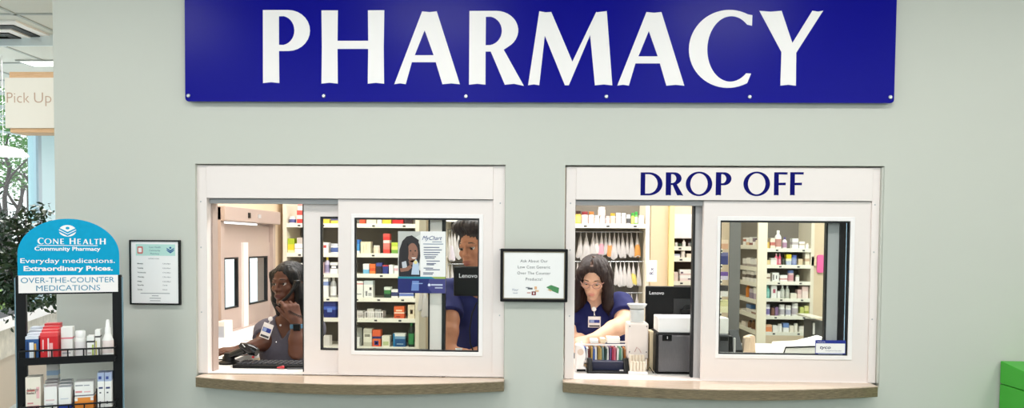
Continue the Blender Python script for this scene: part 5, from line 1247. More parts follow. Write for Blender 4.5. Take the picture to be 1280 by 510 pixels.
def hand(f, wrist, d, back, s=1.0, side=1, curl=(20, 25, 20), spread=4, thumb=(35, 10), curls=None, k=.006):
    """d: direction wrist->knuckles, back: normal of the back of the hand, side=+1 thumb along d x back"""
    w = np.array(wrist, float); d = np.array(d, float); d /= np.linalg.norm(d); b = np.array(back, float); b -= d * (b @ d); b /= np.linalg.norm(b)
    t = np.cross(d, b) * side
    L = .088 * s
    f.cone(w - d * .012, w + d * .02, .026 * s, .027 * s, .014)
    bases = []
    for i, o in enumerate((.030, .010, -.010, -.029)):
        kn = w + d * (L * (1, 1.03, .98, .90)[i]) + t * o * s; bases.append(kn)
        f.cone(w + d * .015 + t * o * .55 * s, kn, .016 * s, .0115 * s, .010)
    rot = lambda v, ax, a: v * math.cos(a) + np.cross(ax, v) * math.sin(a) + ax * (ax @ v) * (1 - math.cos(a))
    for i, kn in enumerate(bases):
        cs = curls[i] if curls else curl
        dd = d * math.cos(R(spread * (1.5 - i))) + t * math.sin(R(spread * (1.5 - i))); ax = np.cross(dd, -b); ax /= np.linalg.norm(ax)
        p = kn; ls = [(.042, .026, .020), (.046, .030, .022), (.043, .028, .021), (.034, .021, .018)][i]; rr = [.0095, .0098, .0093, .0082][i] * s
        for j in range(3):
            dd = rot(dd, ax, R(cs[j])); q = p + dd * ls[j] * s; f.cone(p, q, rr * (1 - .1 * j), rr * (1 - .1 * (j + 1)), k if j else .008); p = q
    p = w + d * .022 + t * .020 * s; dd = d * math.cos(R(thumb[0])) + t * math.sin(R(thumb[0])) - b * math.sin(R(thumb[1])); dd /= np.linalg.norm(dd)
    q = p + dd * .046 * s; f.cone(p, q, .016 * s, .012 * s, .010); d2 = dd * .8 + d * .35 - b * .15; d2 /= np.linalg.norm(d2)
    r_ = q + d2 * .032 * s; f.cone(q, r_, .0115 * s, .0098 * s, .005); f.cone(r_, r_ + d2 * .024 * s, .0098 * s, .0078 * s, .005)
def skin(name, rgb, rough=.5): return mk(name, rgb, rough, var=.06, scale=40, spec=.35)
V3 = lambda v: np.array((v[0], v[1], v[2]))
def person(label, px_neck, hc, Rm, skin_rgb, scrub_rgb, hair_rgb, lipc, sh_r, sh_l, el_r, wr_r, el_l, wr_l, chest, waist, hip, scale=1., fem=True, hands=(), smile=0, seat=False, slim=1.0, hands_legs=True):
    pass
def torso(f, neck, sr, sl, chest, waist, hip, wide=1., infl=0., bust=True, tag=0):
    f.ell(chest, (.150 * wide + infl, .100 + infl, .16 + infl), None, .03, tag)
    ax = (sl - sr); ax /= np.linalg.norm(ax); fw = np.cross(ax, (0, 0, 1)); fw = fw if fw[1] < 0 else -fw
    if bust:
        for q in (-1, 1): f.ell(chest + ax * q * .068 * wide + fw * .062 + np.array((0, 0, -.012)), (.062 + infl, .05 + infl, .062 + infl), None, .035, tag)
    f.cone(chest + (0, 0, -.05), waist, .115 * wide + infl, .112 * wide + infl, .04, tag)
    f.ell(waist, (.140 * wide + infl, .098 + infl, .14 + infl), None, .04, tag)
    f.ell(hip, (.168 * wide + infl, .115 + infl, .13 + infl), None, .04, tag)
    for s_ in (sr, sl):
        f.cone(neck + (0, .01, -.015), s_ + (0, 0, .006), .046 + infl, .046 + infl, .03, tag)
        f.cone(chest + (0, 0, .06), s_, .07 + infl, .047 + infl, .03, tag)
def finish_person(root, body, cloth, legs=None): pass
def wrinkles(amp, sx=55, seed=0):
    return lambda g: amp * (np.sin(g[..., 0] * sx + 3 * np.sin(g[..., 2] * 23 + seed)) * np.sin(g[..., 2] * sx * .8 + 2.2 * np.sin(g[..., 0] * 31 + g[..., 1] * 17))).astype(np.float32)
def strands(amp, c, fr=60):
    def fn(g):
        a = np.arctan2(g[..., 1] - c[1], g[..., 0] - c[0])
        return amp * np.sin(a * fr + 4 * np.sin(g[..., 2] * 18)) + amp * .6 * np.sin(a * fr * .37 + g[..., 2] * 40)
    return fn
def hairmat(name, rgb):
    return mk(name, rgb, .5, var=.45, scale=9, stretch=(22, 22, 2.5), spec=.3)
eyew = mk('eye_white', (196, 186, 180), .3); iris = mk('dark_iris', (34, 22, 18), .2); lash = None
def body_mats(nm, sk, lip, brow):
    s_ = skin(nm + '_skin', sk); nt = s_.node_tree; bs = nt.nodes['Principled BSDF']
    src = bs.inputs['Base Color'].links[0].from_socket; at = nt.nodes.new('ShaderNodeAttribute'); at.attribute_name = 'lip'
    mx = nt.nodes.new('ShaderNodeMix'); mx.data_type = 'RGBA'; mx.inputs['B'].default_value = (*lin(lip), 1)
    nt.links.new(at.outputs['Fac'], mx.inputs['Factor']); nt.links.new(src, mx.inputs['A']); nt.links.new(mx.outputs['Result'], bs.inputs['Base Color'])
    b = mk(nm + '_brow', brow, .6)
    return [s_, mk(nm + '_lips', lip, .4), b, eyew, iris, mk(nm + '_lash', tuple(int(v * .55) for v in sk), .5), mk(nm + '_mouth_line', tuple(int(v * .4) for v in sk), .6)]
def face_parts(root, W, Rm, s, browc, down=0.0, lid=0.):
    """eyes and eyebrows"""
    bm_ = mk('brow_hair_%d' % browc[0], browc, .6)
    for q in (-1, 1):
        c = W(q * .031, .0700, .0025); m = MB(); n0 = 12; k = 9
        for i in range(k + 1):
            th = PI * i / k
            for j in range(n0):
                a = 2 * PI * j / n0; v = np.array((math.sin(th) * math.cos(a), math.cos(th), math.sin(th) * math.sin(a)))
                t_ = Matrix.Rotation(R(-down), 3, 'X'); v = np.array(t_ @ Vector(v)); m.v.append(tuple(c + Rm @ (v * .0128 * s)))
        for i in range(k):
            for j in range(n0):
                j2 = (j + 1) % n0; m.f.append((i*n0+j, i*n0+j2, (i+1)*n0+j2, (i+1)*n0+j)); m.m.append(1 if i < 2 else 0)
        m.build('eye', [eyew, iris], root, smooth=True)
        pts = [Vector(W(q * a, b, c_)) for a, b, c_ in ((.013, .088, .0250), (.024, .087, .0285), (.036, .081, .0285), (.049, .070, .0235))]
        MB().tube(pts, [.002 * s, .0029 * s, .0026 * s, .001 * s], 6).build('eyebrow', bm_, root, smooth=True)
        pts = [Vector(W(q * a, b, c_)) for a, b, c_ in ((.018, .0845, .0050 - lid), (.031, .0885, .0062 - lid), (.046, .0785, .0048 - lid))]
        MB().tube(pts, [.0007 * s, .0012 * s, .0009 * s], 5).build('eyelashes', bm_, root, smooth=True)
def badge(root, p, w, h, nrm_yaw=0, reel=None, name='name_badge', tilt=0):
    e = bpy.data.objects.new(name, None); COL.objects.link(e); e.parent = root; LOC[e.name] = wloc(root)
    def q(mb, nm, mt):
        c, s_ = math.cos(tilt), math.sin(tilt)
        mb.v = [(p[0] + a * c - b * s_, p[1] + y, p[2] + a * s_ + b * c) for a, y, b in mb.v]; return mb.build(nm, mt, e)
    q(MB().box(-w/2, w/2, 0, .003, -h/2, h/2), 'card', M['white']); q(MB().box(-w*.42, w*.42, -.0008, 0, -h*.08, h*.2), 'blue_band', col((40, 60, 150)))
    q(MB().box(-w*.36, -w*.02, -.0012, -.0008, -h*.06, h*.18), 'portrait_patch', col((150, 170, 220))); q(MB().box(-w*.42, w*.42, -.0008, 0, -h*.44, -h*.3), 'dark_band', col((60, 60, 66)))
    q(MB().box(-w*.08, w*.08, -.002, .002, h/2, h*.62), 'clip', M['chrome'])
    if reel is not None:
        MB().tube([Vector((p[0] - h * .6 * math.sin(tilt), p[1], p[2] + h * .6 * math.cos(tilt))), Vector(reel)], .002, 5).build('cord', M['white'], e)
        m = MB(); m.lathe([(.012, 0), (.012, .006), (.008, .008)], (0, 0, 0), 14); m.v = [(reel[0] + a, reel[1] - c, reel[2] + b) for a, b, c in m.v]; m.build('reel', M['white'], e)
    return e
def legs(root, hip, knee_y, knee_z, foot_y, mt, stand=False, spread=.09):
    """trousers and shoes; only the back of the counter sees them"""
    lo = np.array((hip[0] - .3, min(knee_y, foot_y) - .2, .03)); hi = np.array((hip[0] + .3, hip[1] + .25, hip[2] + .16)); f = Field(lo, hi, .012)
    f.ell(hip, (.175, .125, .135), None, .03)
    for q in (-1, 1):
        a = hip + (q * spread, 0, -.04); k = np.array((hip[0] + q * (spread + .02), knee_y, knee_z)); ft = np.array((hip[0] + q * (spread + .02), foot_y, .09))
        f.cone(a, k, .085, .062, .03); f.cone(k, ft, .06, .05, .02)
    f.mesh('trousers', [mt], root, 1)
    for q in (-1, 1):
        m = MB(); x = hip[0] + q * (spread + .02); pts = arc(x, foot_y - .07, .045, .12, 0, 340, 16); m.prism(pts, .0, .07, axis='z'); m.build('shoe', M['black'], root, bevel=.015)

# ---- the seated person on the phone
def build_phone_person():
    YH = .56
    sr, sl = V3(P(333, 415, .66)), V3(P(392, 412, .70)); neck = V3(P(360, 398, .66)); hc = V3(P(360, 354.5, .60))
    chest = V3(P(361, 437, .67)); waist = V3(P(360, 487, .70)); hip = waist + (0, .03, -.16)
    root = thing('person', 'seated person in grey scrubs at the open window talking on a phone', 'person', (hip[0], hip[1], 0))
    Rm = rotm(20, 1, 3)
    lo = np.array((-2.0, .10, hip[2] - .14)); hi = np.array((-.82, .95, 1.53)); f = Field(lo, hi, .0038)
    torso(f, neck, sr, sl, chest, waist, hip, .93)
    f.cone(neck + (0, .01, -.03), hc + Rm @ np.array((0, -.022, -.07)), .052, .05, .02)
    W = head(f, hc, Rm, .93); face_parts(root, W, Rm, .93, (26, 18, 16))
    # image-right arm: elbow on the counter, hand at the face
    el, wr = V3(P(372, 458, .44)), V3(P(371, 405, .45))
    el[2] = max(el[2], ZC + .045)
    f.cone(sl, el, .048, .042, .02); f.cone(el, el * .6 + wr * .4, .044, .041, .015); f.cone(el * .6 + wr * .4, wr, .041, .027, .015)
    hand(f, wr + (0, 0, .008), V3(P(361, 376, .45)) - wr, (.5, -.75, .1), .98, -1, thumb=(30, 30), curls=[(38, 40, 25), (48, 45, 30), (58, 50, 30), (62, 55, 30)])
    # image-left arm along the counter to the scanner
    e2, w2 = V3(P(329, 448, .56)), V3(P(304, 457, .40)); e2[2] = ZC + .065; w2[2] = ZC + .052
    f.cone(sr, e2, .047, .04, .02); f.cone(e2, w2, .04, .027, .015)
    hand(f, w2, (V3(P(284, 460, .36)) - w2) * (1, 1, 0), (0, -.15, 1), .98, 1, curls=[(4, 16, 12), (5, 18, 12), (6, 18, 14), (8, 20, 14)], thumb=(40, 8))
    body = f.mesh('body', body_mats('phone_person', (90, 53, 37), (82, 38, 36), (26, 18, 16)), root)
    # scrub top
    lo2 = np.array((min(sr[0], e2[0]) - .12, .30, hip[2] - .15)); hi2 = np.array((sl[0] + .16, .95, neck[2] + .05)); c = Field(lo2, hi2, .005)
    torso(c, neck, sr, sl, chest, waist, hip, .93, .011)
    c.sleeve(sr, e2, .061, .060, .58); c.sleeve(sl, el, .061, .062, .58)
    # V neck
    vt = V3(P(351, 425, .55)); vl, vr = neck + (-.062, -.06, .03), neck + (.066, -.06, .03)
    def vneck(g):
        t = (g[..., 2] - vt[2]) / (neck[2] + .03 - vt[2]); w = np.clip(t, 0, 1.5) * .078
        cx = vt[0] + (neck[0] - vt[0]) * np.clip(t, 0, 1); d = np.abs(g[..., 0] - cx) - w
        return np.maximum(np.maximum(d * .8, g[..., 1] - (neck[1] + .0)), -(t) * .05)
    c.add(vneck, (vt[0] - .1, .4, vt[2]), (vt[0] + .1, neck[1] + .06, neck[2] + .06), .004, 0, True)
    c.ell(neck + (0, .0, .03), (.064, .066, .05), None, .006, 0, True)
    c.mesh('scrub_top', [mk('grey_plum_scrubs', (84, 80, 92), .85, var=.08, scale=60)], root, 1, wrinkles(.0022, 48))
    # hair
    h = Field(hc - .26, hc + (.24, .22, .16), .005)
    W = lambda x, y, z: hc + Rm @ np.array((x, y, z))
    h.ell(W(0, -.022, .040), (.079, .094, .079), Rm, .01)
    h.ell(W(0, -.045, -.03), (.078, .072, .11), Rm, .02)
    for q in (-1, 1):
        h.cone(W(q * .066, .03, .05), W(q * .076, .0, -.08), .022, .026, .02); h.cone(W(q * .076, .0, -.08), W(q * .076, -.01, -.155), .028, .016, .02)
        h.cone(W(q * .066, -.05, -.05), W(q * .066, -.05, -.17), .046, .03, .02)
    h.ell(W(.006, .085, -.035), (.064, .075, .094), Rm, .012, 0, True)
    h.ell(W(0, .1, .028), (.052, .05, .045), Rm, .012, 0, True)
    h.mesh('hair', [hairmat('black_hair', (13, 11, 12))], root, 1, strands(.0022, hc, 46))
    # watch, ring, badge, necklace, handset
    d = (wr - el); d /= np.linalg.norm(d); wc = wr - d * .012
    m = MB(); u_ = np.cross(d, (0, 1, 0)); u_ /= np.linalg.norm(u_); v_ = np.cross(d, u_)
    ring_ = [wc + (u_ * math.cos(a) + v_ * math.sin(a)) * .031 for a in np.linspace(0, 2 * PI, 22)]
    for k in range(3): m.tube([Vector(p + d * (.007 * (k - 1))) for p in ring_], .0042, 6)
    wa = m.build('watch', mk('teal_strap', (58, 110, 140), .5), root)
    m = MB(); p = wc + np.array((.012, -.036, 0)); m.box(p[0] - .019, p[0] + .019, p[1] - .006, p[1] + .004, p[2] - .018, p[2] + .018); m.build('watch_face', M['blackg'], wa, bevel=.004)
    bp = V3(P(333.5, 413.5, .50)); badge(root, bp - (0, .005, 0), .052, .078, reel=(bp[0] + .022, bp[1] - .004, bp[2] + .062), tilt=-.35)
    m = MB(); m.lathe([(.004, 0), (.0045, .003), (.003, .006)], V3(P(345.5, 428.5, .535)), 8); m.build('button', M['chrome'], root)
    nk = V3(P(351, 406.5, .52)); m = MB(); m.lathe([(.005, 0), (.005, .004)], (0, 0, 0), 10); m.v = [(nk[0] + a, nk[1] - c_, nk[2] + b) for a, b, c_ in m.v]; m.build('pendant', M['chrome'], root)
    legs(root, hip, .32 if False else hip[1] - .36, .62, hip[1] - .34, mk('grey_plum_trousers', (70, 66, 78), .85))
    m = MB(); sx, sy = hip[0], hip[1] + .03; sz = hip[2] - .23
    stool = thing('stool', 'round black stool under the seated person in grey scrubs', 'stool', (sx, sy, 0))
    MB().lathe([(.17, 0), (.19, .02), (.19, .05), (.16, .07)], (sx, sy, sz), 24).build('seat', M['black'], stool)
    MB().lathe([(.03, .03), (.03, sz)], (sx, sy, 0), 12).build('post', M['chrome'], stool); MB().lathe([(.24, 0), (.24, .02), (.05, .05)], (sx, sy, 0), 24).build('base', M['black'], stool)
    # handset
    pa, pm, pb_ = V3(P(371.5, 352, .50)), V3(P(366, 370, .452)), V3(P(352.5, 378.5, .475))
    hs = thing('phone_handset', 'black telephone handset held to the ear of the seated person', 'telephone', pb_)
    m = MB(); pts = [Vector(pa).lerp(Vector(pb_), t) + Vector((.4, -.9, -.3)).normalized() * .022 * math.sin(PI * t) for t in np.linspace(0, 1, 9)]
    smooth_angle(m.tube(pts, [.011, .012, .009, .008, .008, .008, .009, .012, .011], 10).build('handle', M['black'], hs))
    for pp, nm in ((pa, 'earpiece'), (pb_, 'mouthpiece')):
        m = MB(); m.lathe([(.016, 0), (.017, .005), (.016, .016), (.011, .02)], (pp[0], pp[1], pp[2] - .012), 14); smooth_angle(m.build(nm, M['black'], hs))
    pts = []; c0, c1, c2 = Vector(pb_ + (0.005, -.01, -.012)), V3(P(364, 394, .40)), V3(P(381, 397, .40))
    for i in range(220):
        t = i / 219; b = c0 * (1 - t) ** 2 + Vector(c1) * 2 * t * (1 - t) + Vector(c2) * t * t; a = t * 2 * PI * 20
        pts.append(b + Vector((math.cos(a) * .0045, math.sin(a) * .0045, math.cos(a) * .0045)))
    MB().tube(pts, .0013, 4).build('coiled_cord', M['black'], hs)
    # silver ring
    return root
build_phone_person()
# ---- the standing person in navy scrubs looking down at the drop-off counter
def build_counter_person():
    sr, sl = V3(P(724, 388, .78)), V3(P(771, 381, .76)); neck = V3(P(746, 378, .76)); hc = V3(P(742, 347.5, .68))
    chest = V3(P(748, 412, .78)); waist = V3(P(750, 458, .80)); hip = waist + (0, .02, -.16)
    sr = sr + np.array((-.03, 0, 0)); sl = sl + np.array((.02, 0, 0))
    root = thing('person', 'standing person in navy scrubs and glasses looking down behind drop-off', 'person', (hip[0], hip[1], 0))
    Rm = rotm(14, 27, -3)
    lo = np.array((.02, .16, hip[2] - .14)); hi = np.array((.72, 1.05, 1.52)); f = Field(lo, hi, .0038)
    torso(f, neck, sr, sl, chest, waist, hip, 1.08)
    f.cone(neck + (0, .01, -.03), hc + Rm @ np.array((0, -.025, -.06)), .054, .052, .02)
    HS = .85
    W = head(f, hc, Rm, HS, lid=.0035); face_parts(root, W, Rm, HS, (60, 42, 36), 35, .0035)
    el, wr = V3(P(782, 404, .60)), V3(P(742, 424, .42)); f.cone(sl, el, .056, .050, .02)
    f.cone(el, el * .6 + wr * .4, .050, .044, .015); f.cone(el * .6 + wr * .4, wr, .044, .028, .015)
    hand(f, wr, V3(P(727, 425, .40)) - wr + (0, 0, -.012), (.1, -.5, .9), .98, -1, curls=[(15, 25, 18), (18, 28, 20), (22, 30, 20), (25, 32, 22)], thumb=(35, 25))
    e2, w2 = V3(P(716, 418, .72)), V3(P(722, 436, .68)); f.cone(sr, e2, .055, .046, .02); f.cone(e2, w2, .046, .028, .015)
    w2[2] = 1.07; hand(f, w2, np.array((.5, -.45, .0)), (0, -.1, 1), .98, 1, curl=(8, 15, 12))
    f.mesh('body', body_mats('counter_person', (238, 190, 160), (220, 150, 134), (50, 34, 30)), root)
    c = Field(np.array((.0, .40, hip[2] - .15)), np.array((.74, 1.05, neck[2] + .06)), .005)
    torso(c, neck, sr, sl, chest, waist, hip, 1.08, .012)
    for s_, e_ in ((sr, e2), (sl, el)):
        c.sleeve(s_, e_, .070, .076, .70)
    vt = V3(P(742, 391, .62))
    def vneck(g):
        t = (g[..., 2] - vt[2]) / (neck[2] + .03 - vt[2]); w = np.clip(t, 0, 1.5) * .055
        cx = vt[0] + (neck[0] - vt[0]) * np.clip(t, 0, 1); d = np.abs(g[..., 0] - cx) - w
        return np.maximum(np.maximum(d * .8, g[..., 1] - neck[1]), -t * .05)
    c.add(vneck, (vt[0] - .1, .4, vt[2]), (vt[0] + .1, neck[1] + .05, neck[2] + .06), .004, 0, True)
    c.ell(neck + (0, 0, .035), (.064, .066, .05), None, .006, 0, True)
    c.mesh('scrub_top', [mk('navy_scrubs', (17, 24, 88), .85, var=.08, scale=60)], root, 1, wrinkles(.0024, 44))
    h = Field(hc - (.2, .2, .34), hc + (.2, .26, .16), .005)
    W = lambda x, y, z: hc + Rm @ (np.array((x, y, z)) * HS)
    D = lambda p, dz, dx=0, dy=0: p + np.array((dx, dy, dz))
    h.ell(W(0, -.02, .042), (.084, .099, .083), Rm, .01)
    h.ell(W(0, -.05, -.02), (.085, .07, .10), Rm, .02)
    for q in (-1, 1):                    # long straight falls in front of the shoulders
        a = W(q * .070, .038, .055); b = W(q * .082, .025, -.03); e = D(b, -.11, q * -.014 + .0, .012)
        h.cone(a, b, .022, .025, .02); h.cone(b, e, .026, .024, .02); h.cone(e, D(e, -.055, q * -.012, .01), .024, .010, .02)
        h.cone(W(q * .075, -.04, .0), D(W(q * .082, -.03, -.05), -.12), .038, .030, .02)
    h.ell(W(0, .09, -.045), (.060, .08, .098), Rm, .012, 0, True); h.ell(W(0, .104, .03), (.05, .05, .05), Rm, .012, 0, True)
    h.cone(W(0, .075, .112), W(0, -.02, .130), .004, .004, .004, 1, True)
    h.mesh('hair', [hairmat('dark_brown_hair', (42, 28, 26)), hairmat('parting', (120, 92, 80))], root, 1, strands(.002, hc, 50))
    # glasses
    g = bpy.data.objects.new('glasses', None); COL.objects.link(g); g.parent = root; LOC[g.name] = wloc(root)
    gm = mk('translucent_rose_frame', (196, 150, 140), .25)
    for q in (-1, 1):
        pts = [Vector(W(q * .033 + .024 * math.cos(a), .099 - .004 * math.cos(a) * q, .002 + .0185 * math.sin(a))) for a in np.linspace(0, 2 * PI, 25)]
        MB().tube(pts, .0022, 6).build('rim', gm, g)
        MB().tube([Vector(W(q * .055, .095, .006)), Vector(W(q * .078, .05, .008)), Vector(W(q * .084, -.005, .004))], .002, 5).build('temple', gm, g)
    MB().tube([Vector(W(-.010, .1, .006)), Vector(W(0, .104, .009)), Vector(W(.010, .1, .006))], .002, 5).build('bridge', gm, g)
    bp = V3(P(743, 402.5, .61)); badge(root, bp, .064, .056, reel=(bp[0] - .002, bp[1] + .01, bp[2] + .066))
    legs(root, hip, hip[1] - .02, .48, hip[1], mk('navy_trousers', (18, 26, 84), .85))
    return root
build_counter_person()
# ---- the man behind the poster glass
def build_man():
    hc = V3(P(596, 309, .40)); neck = hc + (.0, .08, -.17); sc_ = 1.0
    sr = neck + np.array((-.16, .0, -.06)); sl = neck + np.array((.19, .03, -.06)); chest = neck + (.01, .05, -.2); waist = chest + (0, .04, -.22); hip = waist + (0, .02, -.17)
    root = thing('person', 'man in navy scrubs bending his head behind the glass beside the poster', 'person', (hip[0], hip[1], 0))
    Rm = rotm(34, 7, 4)
    f = Field(np.array((hc[0] - .34, .13, hip[2] - .12)), np.array((hc[0] + .38, .85, hc[2] + .17)), .0045)
    torso(f, neck, sr, sl, chest, waist, hip, 1.12, bust=False)
    f.cone(neck + (0, .01, -.04), hc + Rm @ np.array((0, -.02, -.07)), .062, .060, .02)
    W = head(f, hc, Rm, sc_, fem=False, smile=.6); face_parts(root, W, Rm, sc_, (36, 26, 22), 15)
    el, wr = V3(P(562, 400, .36)), V3(P(561.5, 438, .27)); f.cone(sr, el, .054, .047, .02); f.cone(el, el * .6 + wr * .4, .046, .044, .015); f.cone(el * .6 + wr * .4, wr, .044, .031, .015)
    wr[2] = max(wr[2], ZC + .058); hand(f, wr, np.array((.6, -.3, -.08)), (-.1, -.3, .9), 1.0, 1, curl=(8, 14, 10))
    e2, w2 = sl + (.05, -.04, -.24), sl + (-.06, -.14, -.26); f.cone(sl, e2, .054, .047, .02); f.cone(e2, w2, .047, .031, .015); hand(f, w2, np.array((-.9, -.25, .02)), (0, -.1, 1), 1.05, -1, curl=(8, 12, 10))
    f.mesh('body', body_mats('man', (176, 120, 90), (146, 86, 72), (40, 28, 24)), root)
    c = Field(np.array((hc[0] - .36, .12, hip[2] - .13)), np.array((hc[0] + .40, .85, neck[2] + .05)), .0055)
    torso(c, neck, sr, sl, chest, waist, hip, 1.12, .013, bust=False)
    for s_, e_ in ((sr, el), (sl, e2)):
        c.sleeve(s_, e_, .070, .072, .86)
    c.ell(neck + (0, -.03, .02), (.07, .08, .06), None, .006, 0, True)
    c.mesh('scrub_top', [mk('navy_scrubs', (17, 24, 88), .85, var=.08, scale=60)], root, 1, wrinkles(.0024, 40, 2))
    h = Field(hc - .2, hc + .2, .0048); W = lambda x, y, z: hc + Rm @ (np.array((x, y, z)) * sc_)
    h.ell(W(0, -.025, .052), np.array((.084, .1, .085)) * sc_, Rm, .01); h.ell(W(0, -.06, -.01), np.array((.078, .055, .07)) * sc_, Rm, .02)
    for q in (-1, 0, 1): h.ell(W(q * .04 + .008, .045, .105 + .012 * (q == 0)), np.array((.042, .048, .034)) * sc_, Rm, .015)
    for q in (-1, 1): h.ell(W(q * .072, .012, .02), np.array((.016, .035, .04)) * sc_, Rm, .012)
    h.ell(W(0, .105, -.026), np.array((.068, .075, .092)) * sc_, Rm, .012, 0, True)
    h.mesh('hair', [hairmat('dark_wavy_hair', (44, 38, 38))], root, 1, strands(.0022, hc, 30))
    legs(root, hip, hip[1] - .02, .5, hip[1], mk('navy_trousers', (18, 26, 84), .85))
    MB().tube([Vector(P(596, 378, .30)), Vector(P(590, 392, .285)), Vector(P(587, 412, .28)), Vector(P(588, 430, .28)), Vector(P(592, 440, .28))], .0035, 6).build('lanyard', M['black'], root)
build_man()

# ------------------------------------------------------------------ things at the poster window
def monitor(name, label, x0, x1, z0, z1, Y, th, tilt_z, textpos, hub=None, stand=True):
    root = thing(name, label, 'monitor', ((x0 + x1) / 2, Y + .08, ZC))
    MB().box(x0, x1, Y, Y + th, z0, z1).build('housing', M['black'], root, bevel=.006)
    MB().box(x0 + .008, x1 - .008, Y + th, Y + th + .002, z0 + .012, z1 - .008).build('screen', mk('pale_screen', (190, 200, 214), .2), root)
    xm = (x0 + x1) / 2
    if stand:
        MB().box(xm - .03, xm + .03, Y - .03, Y - .002, ZC + .01, z0 + (z1 - z0) * .5).build('stand', M['black'], root, bevel=.004)
        MB().box(xm - .11, xm + .11, Y - .07, Y + .10, ZC, ZC + .012).build('foot', M['black'], root, bevel=.003)
    px, pz, cap, tw = textpos
    text('Lenovo', cap, px, pz, Y, mk('silver_print', (226, 226, 230), .4), root, 'LEFT', bold=.012, ext=.0006, width=tw)
    return root
Ym = .20
a, b = P(567, 340, Ym), P(567, 366, Ym)
tp = P(573.8, 347, Ym)
monitor('monitor', 'black computer monitor seen from behind in front of the man', a.x, a.x + .50, b.z - .015, Z(333, Ym, 575), Ym, .03, 0, (tp.x, tp.z, 5.4 / 924 * 3.4, 23 / 924 * 3.4))
Yc_ = .21
m = MB(); m.lathe([(.012, 0), (.016, .085), (.0165, .088), (.0145, .088), (.0105, .004)], (P(573.5, 437, Yc_).x, Yc_, ZC + .012), 16)
tag(m.build('plastic_cup', M['clear']), 'clear ribbed plastic cup beside the forearm of the man', 'cup')
x0, x1 = P(558, 438, Yc_).x, P(583.5, 438, Yc_).x
m = MB(); m.box(x0 - .04, x1, Yc_ - .05, Yc_ + .09, ZC, ZC + .011); tag(m.build('tray', M['black'], bevel=.003), 'flat black tray under the clear plastic cup', 'tray')
# poster on the sash glass
Yq = .0285
x0, x1 = P(497.5, 330, Yq).x, P(557, 330, Yq).x; zt_, zb_ = Z(289.2, Yq, 527), Z(366.5, Yq, 527)
pr = thing('poster', 'portal poster with a smiling curly-haired woman taped to the window glass', 'poster', ((x0 + x1) / 2, Yq, zb_))
w, h = x1 - x0, zt_ - zb_
MB().box(x0, x1, Yq, Yq + .0012, zb_, zt_).build('sheet', M['paper'], pr)
U = lambda a, b: (x0 + a * w, zb_ + b * h)
def flat(pts, c, lay, name='printed_shape', mt=None):
    MB().prism([U(*p) for p in pts], Yq - .0003 * lay - .0003, Yq - .0003 * lay).build(name, mt or col(c, .35), pr)
def el(cx, cy, rx, ry, n=22, a0=0, a1=345): return arc(cx, cy, rx, ry, a0, a1, n)
flat([(0, .27), (.47, .27), (.47, 1), (0, 1)], (196, 196, 190), 0)
flat([(.3, .27), (.47, .27), (.47, .95), (.36, .9)], (222, 222, 216), 1)
hair = [(.02, .27), (.47, .27), (.44, .42), (.47, .60), (.455, .78), (.40, .88), (.29, .935), (.18, .915), (.09, .84), (.03, .70), (.015, .5)]
flat(hair, (36, 30, 32), 2)
flat(el(.305, .655, .115, .155), (150, 104, 84), 3)
flat([(.22, .52), (.38, .54), (.36, .44), (.25, .44)], (132, 90, 72), 3)
flat(el(.15, .67, .075, .2, 18), (30, 25, 27), 4)
flat([(.2, .76), (.30, .83), (.42, .77), (.44, .86), (.3, .92), (.18, .87)], (32, 27, 29), 4)
for ex in (.265, .365): flat(el(ex, .685, .018, .012, 10), (40, 30, 30), 5)
flat(el(.335, .578, .05, .020, 12, 180, 360), (246, 238, 234), 5); flat([(.31, .66), (.335, .615), (.30, .615)], (120, 80, 64), 5)
flat([(.06, .27), (.47, .27), (.47, .36), (.34, .46), (.2, .45), (.1, .38)], (30, 30, 40), 5)
flat([(.08, .50), (.17, .52), (.20, .40), (.10, .38)], (196, 200, 206), 7)
flat([(.04, .40), (.16, .41), (.26, .46), (.30, .42), (.22, .36), (.06, .34)], (150, 104, 84), 8)
flat([(.28, .30), (.45, .30), (.44, .48), (.38, .55), (.32, .5)], (190, 206, 226), 7); flat(el(.37, .50, .04, .03, 10), (240, 222, 150), 8)
flat([(0, 0), (1, 0), (1, .235), (0, .235)], (28, 36, 108), 1); flat([(0, .235), (.78, .235), (.7, .268), (0, .268)], (40, 140, 160), 2); flat([(.78, .235), (1, .235), (1, .268), (.7, .268)], (160, 180, 90), 2)
flat([(.72, 0), (1, 0), (1, .235), (.66, .235), (.62, .1)], (66, 66, 128), 2)
flat([(.28, .04), (.44, .04), (.44, .2), (.30, .2)], (110, 140, 200), 2)
text('MyChart', .019, x0 + .715 * w, zb_ + .862 * h, Yq - .0006, col((44, 70, 130)), pr, shear=.45, width=.42 * w)
for i, (zz, ww, a_) in enumerate(((.825, .2, .72), (.79, .42, .53), (.735, .33, .54), (.695, .38, .54), (.655, .34, .54), (.62, .3, .54), (.585, .24, .56), (.56, .2, .57), (.515, .28, .6), (.475, .2, .6), (.455, .16, .6), (.40, .2, .54), (.375, .3, .58), (.325, .22, .53), (.302, .2, .53))):
    flat([(a_, zz), (a_ + ww, zz), (a_ + ww, zz + .014), (a_, zz + .014)], (110, 116, 140) if i > 1 else (150, 160, 180), 2, 'printed_line')
flat(el(.66, .135, .03, .022, 14), (214, 222, 240), 3); flat([(.7, .125), (.94, .125), (.94, .15), (.7, .15)], (200, 206, 226), 3, 'printed_line'); flat([(.78, .08), (.94, .08), (.94, .1), (.78, .1)], (190, 196, 220), 3, 'printed_line')
flat([(.31, .15), (.52, .15), (.52, .165), (.31, .165)], (150, 170, 214), 3, 'printed_line')
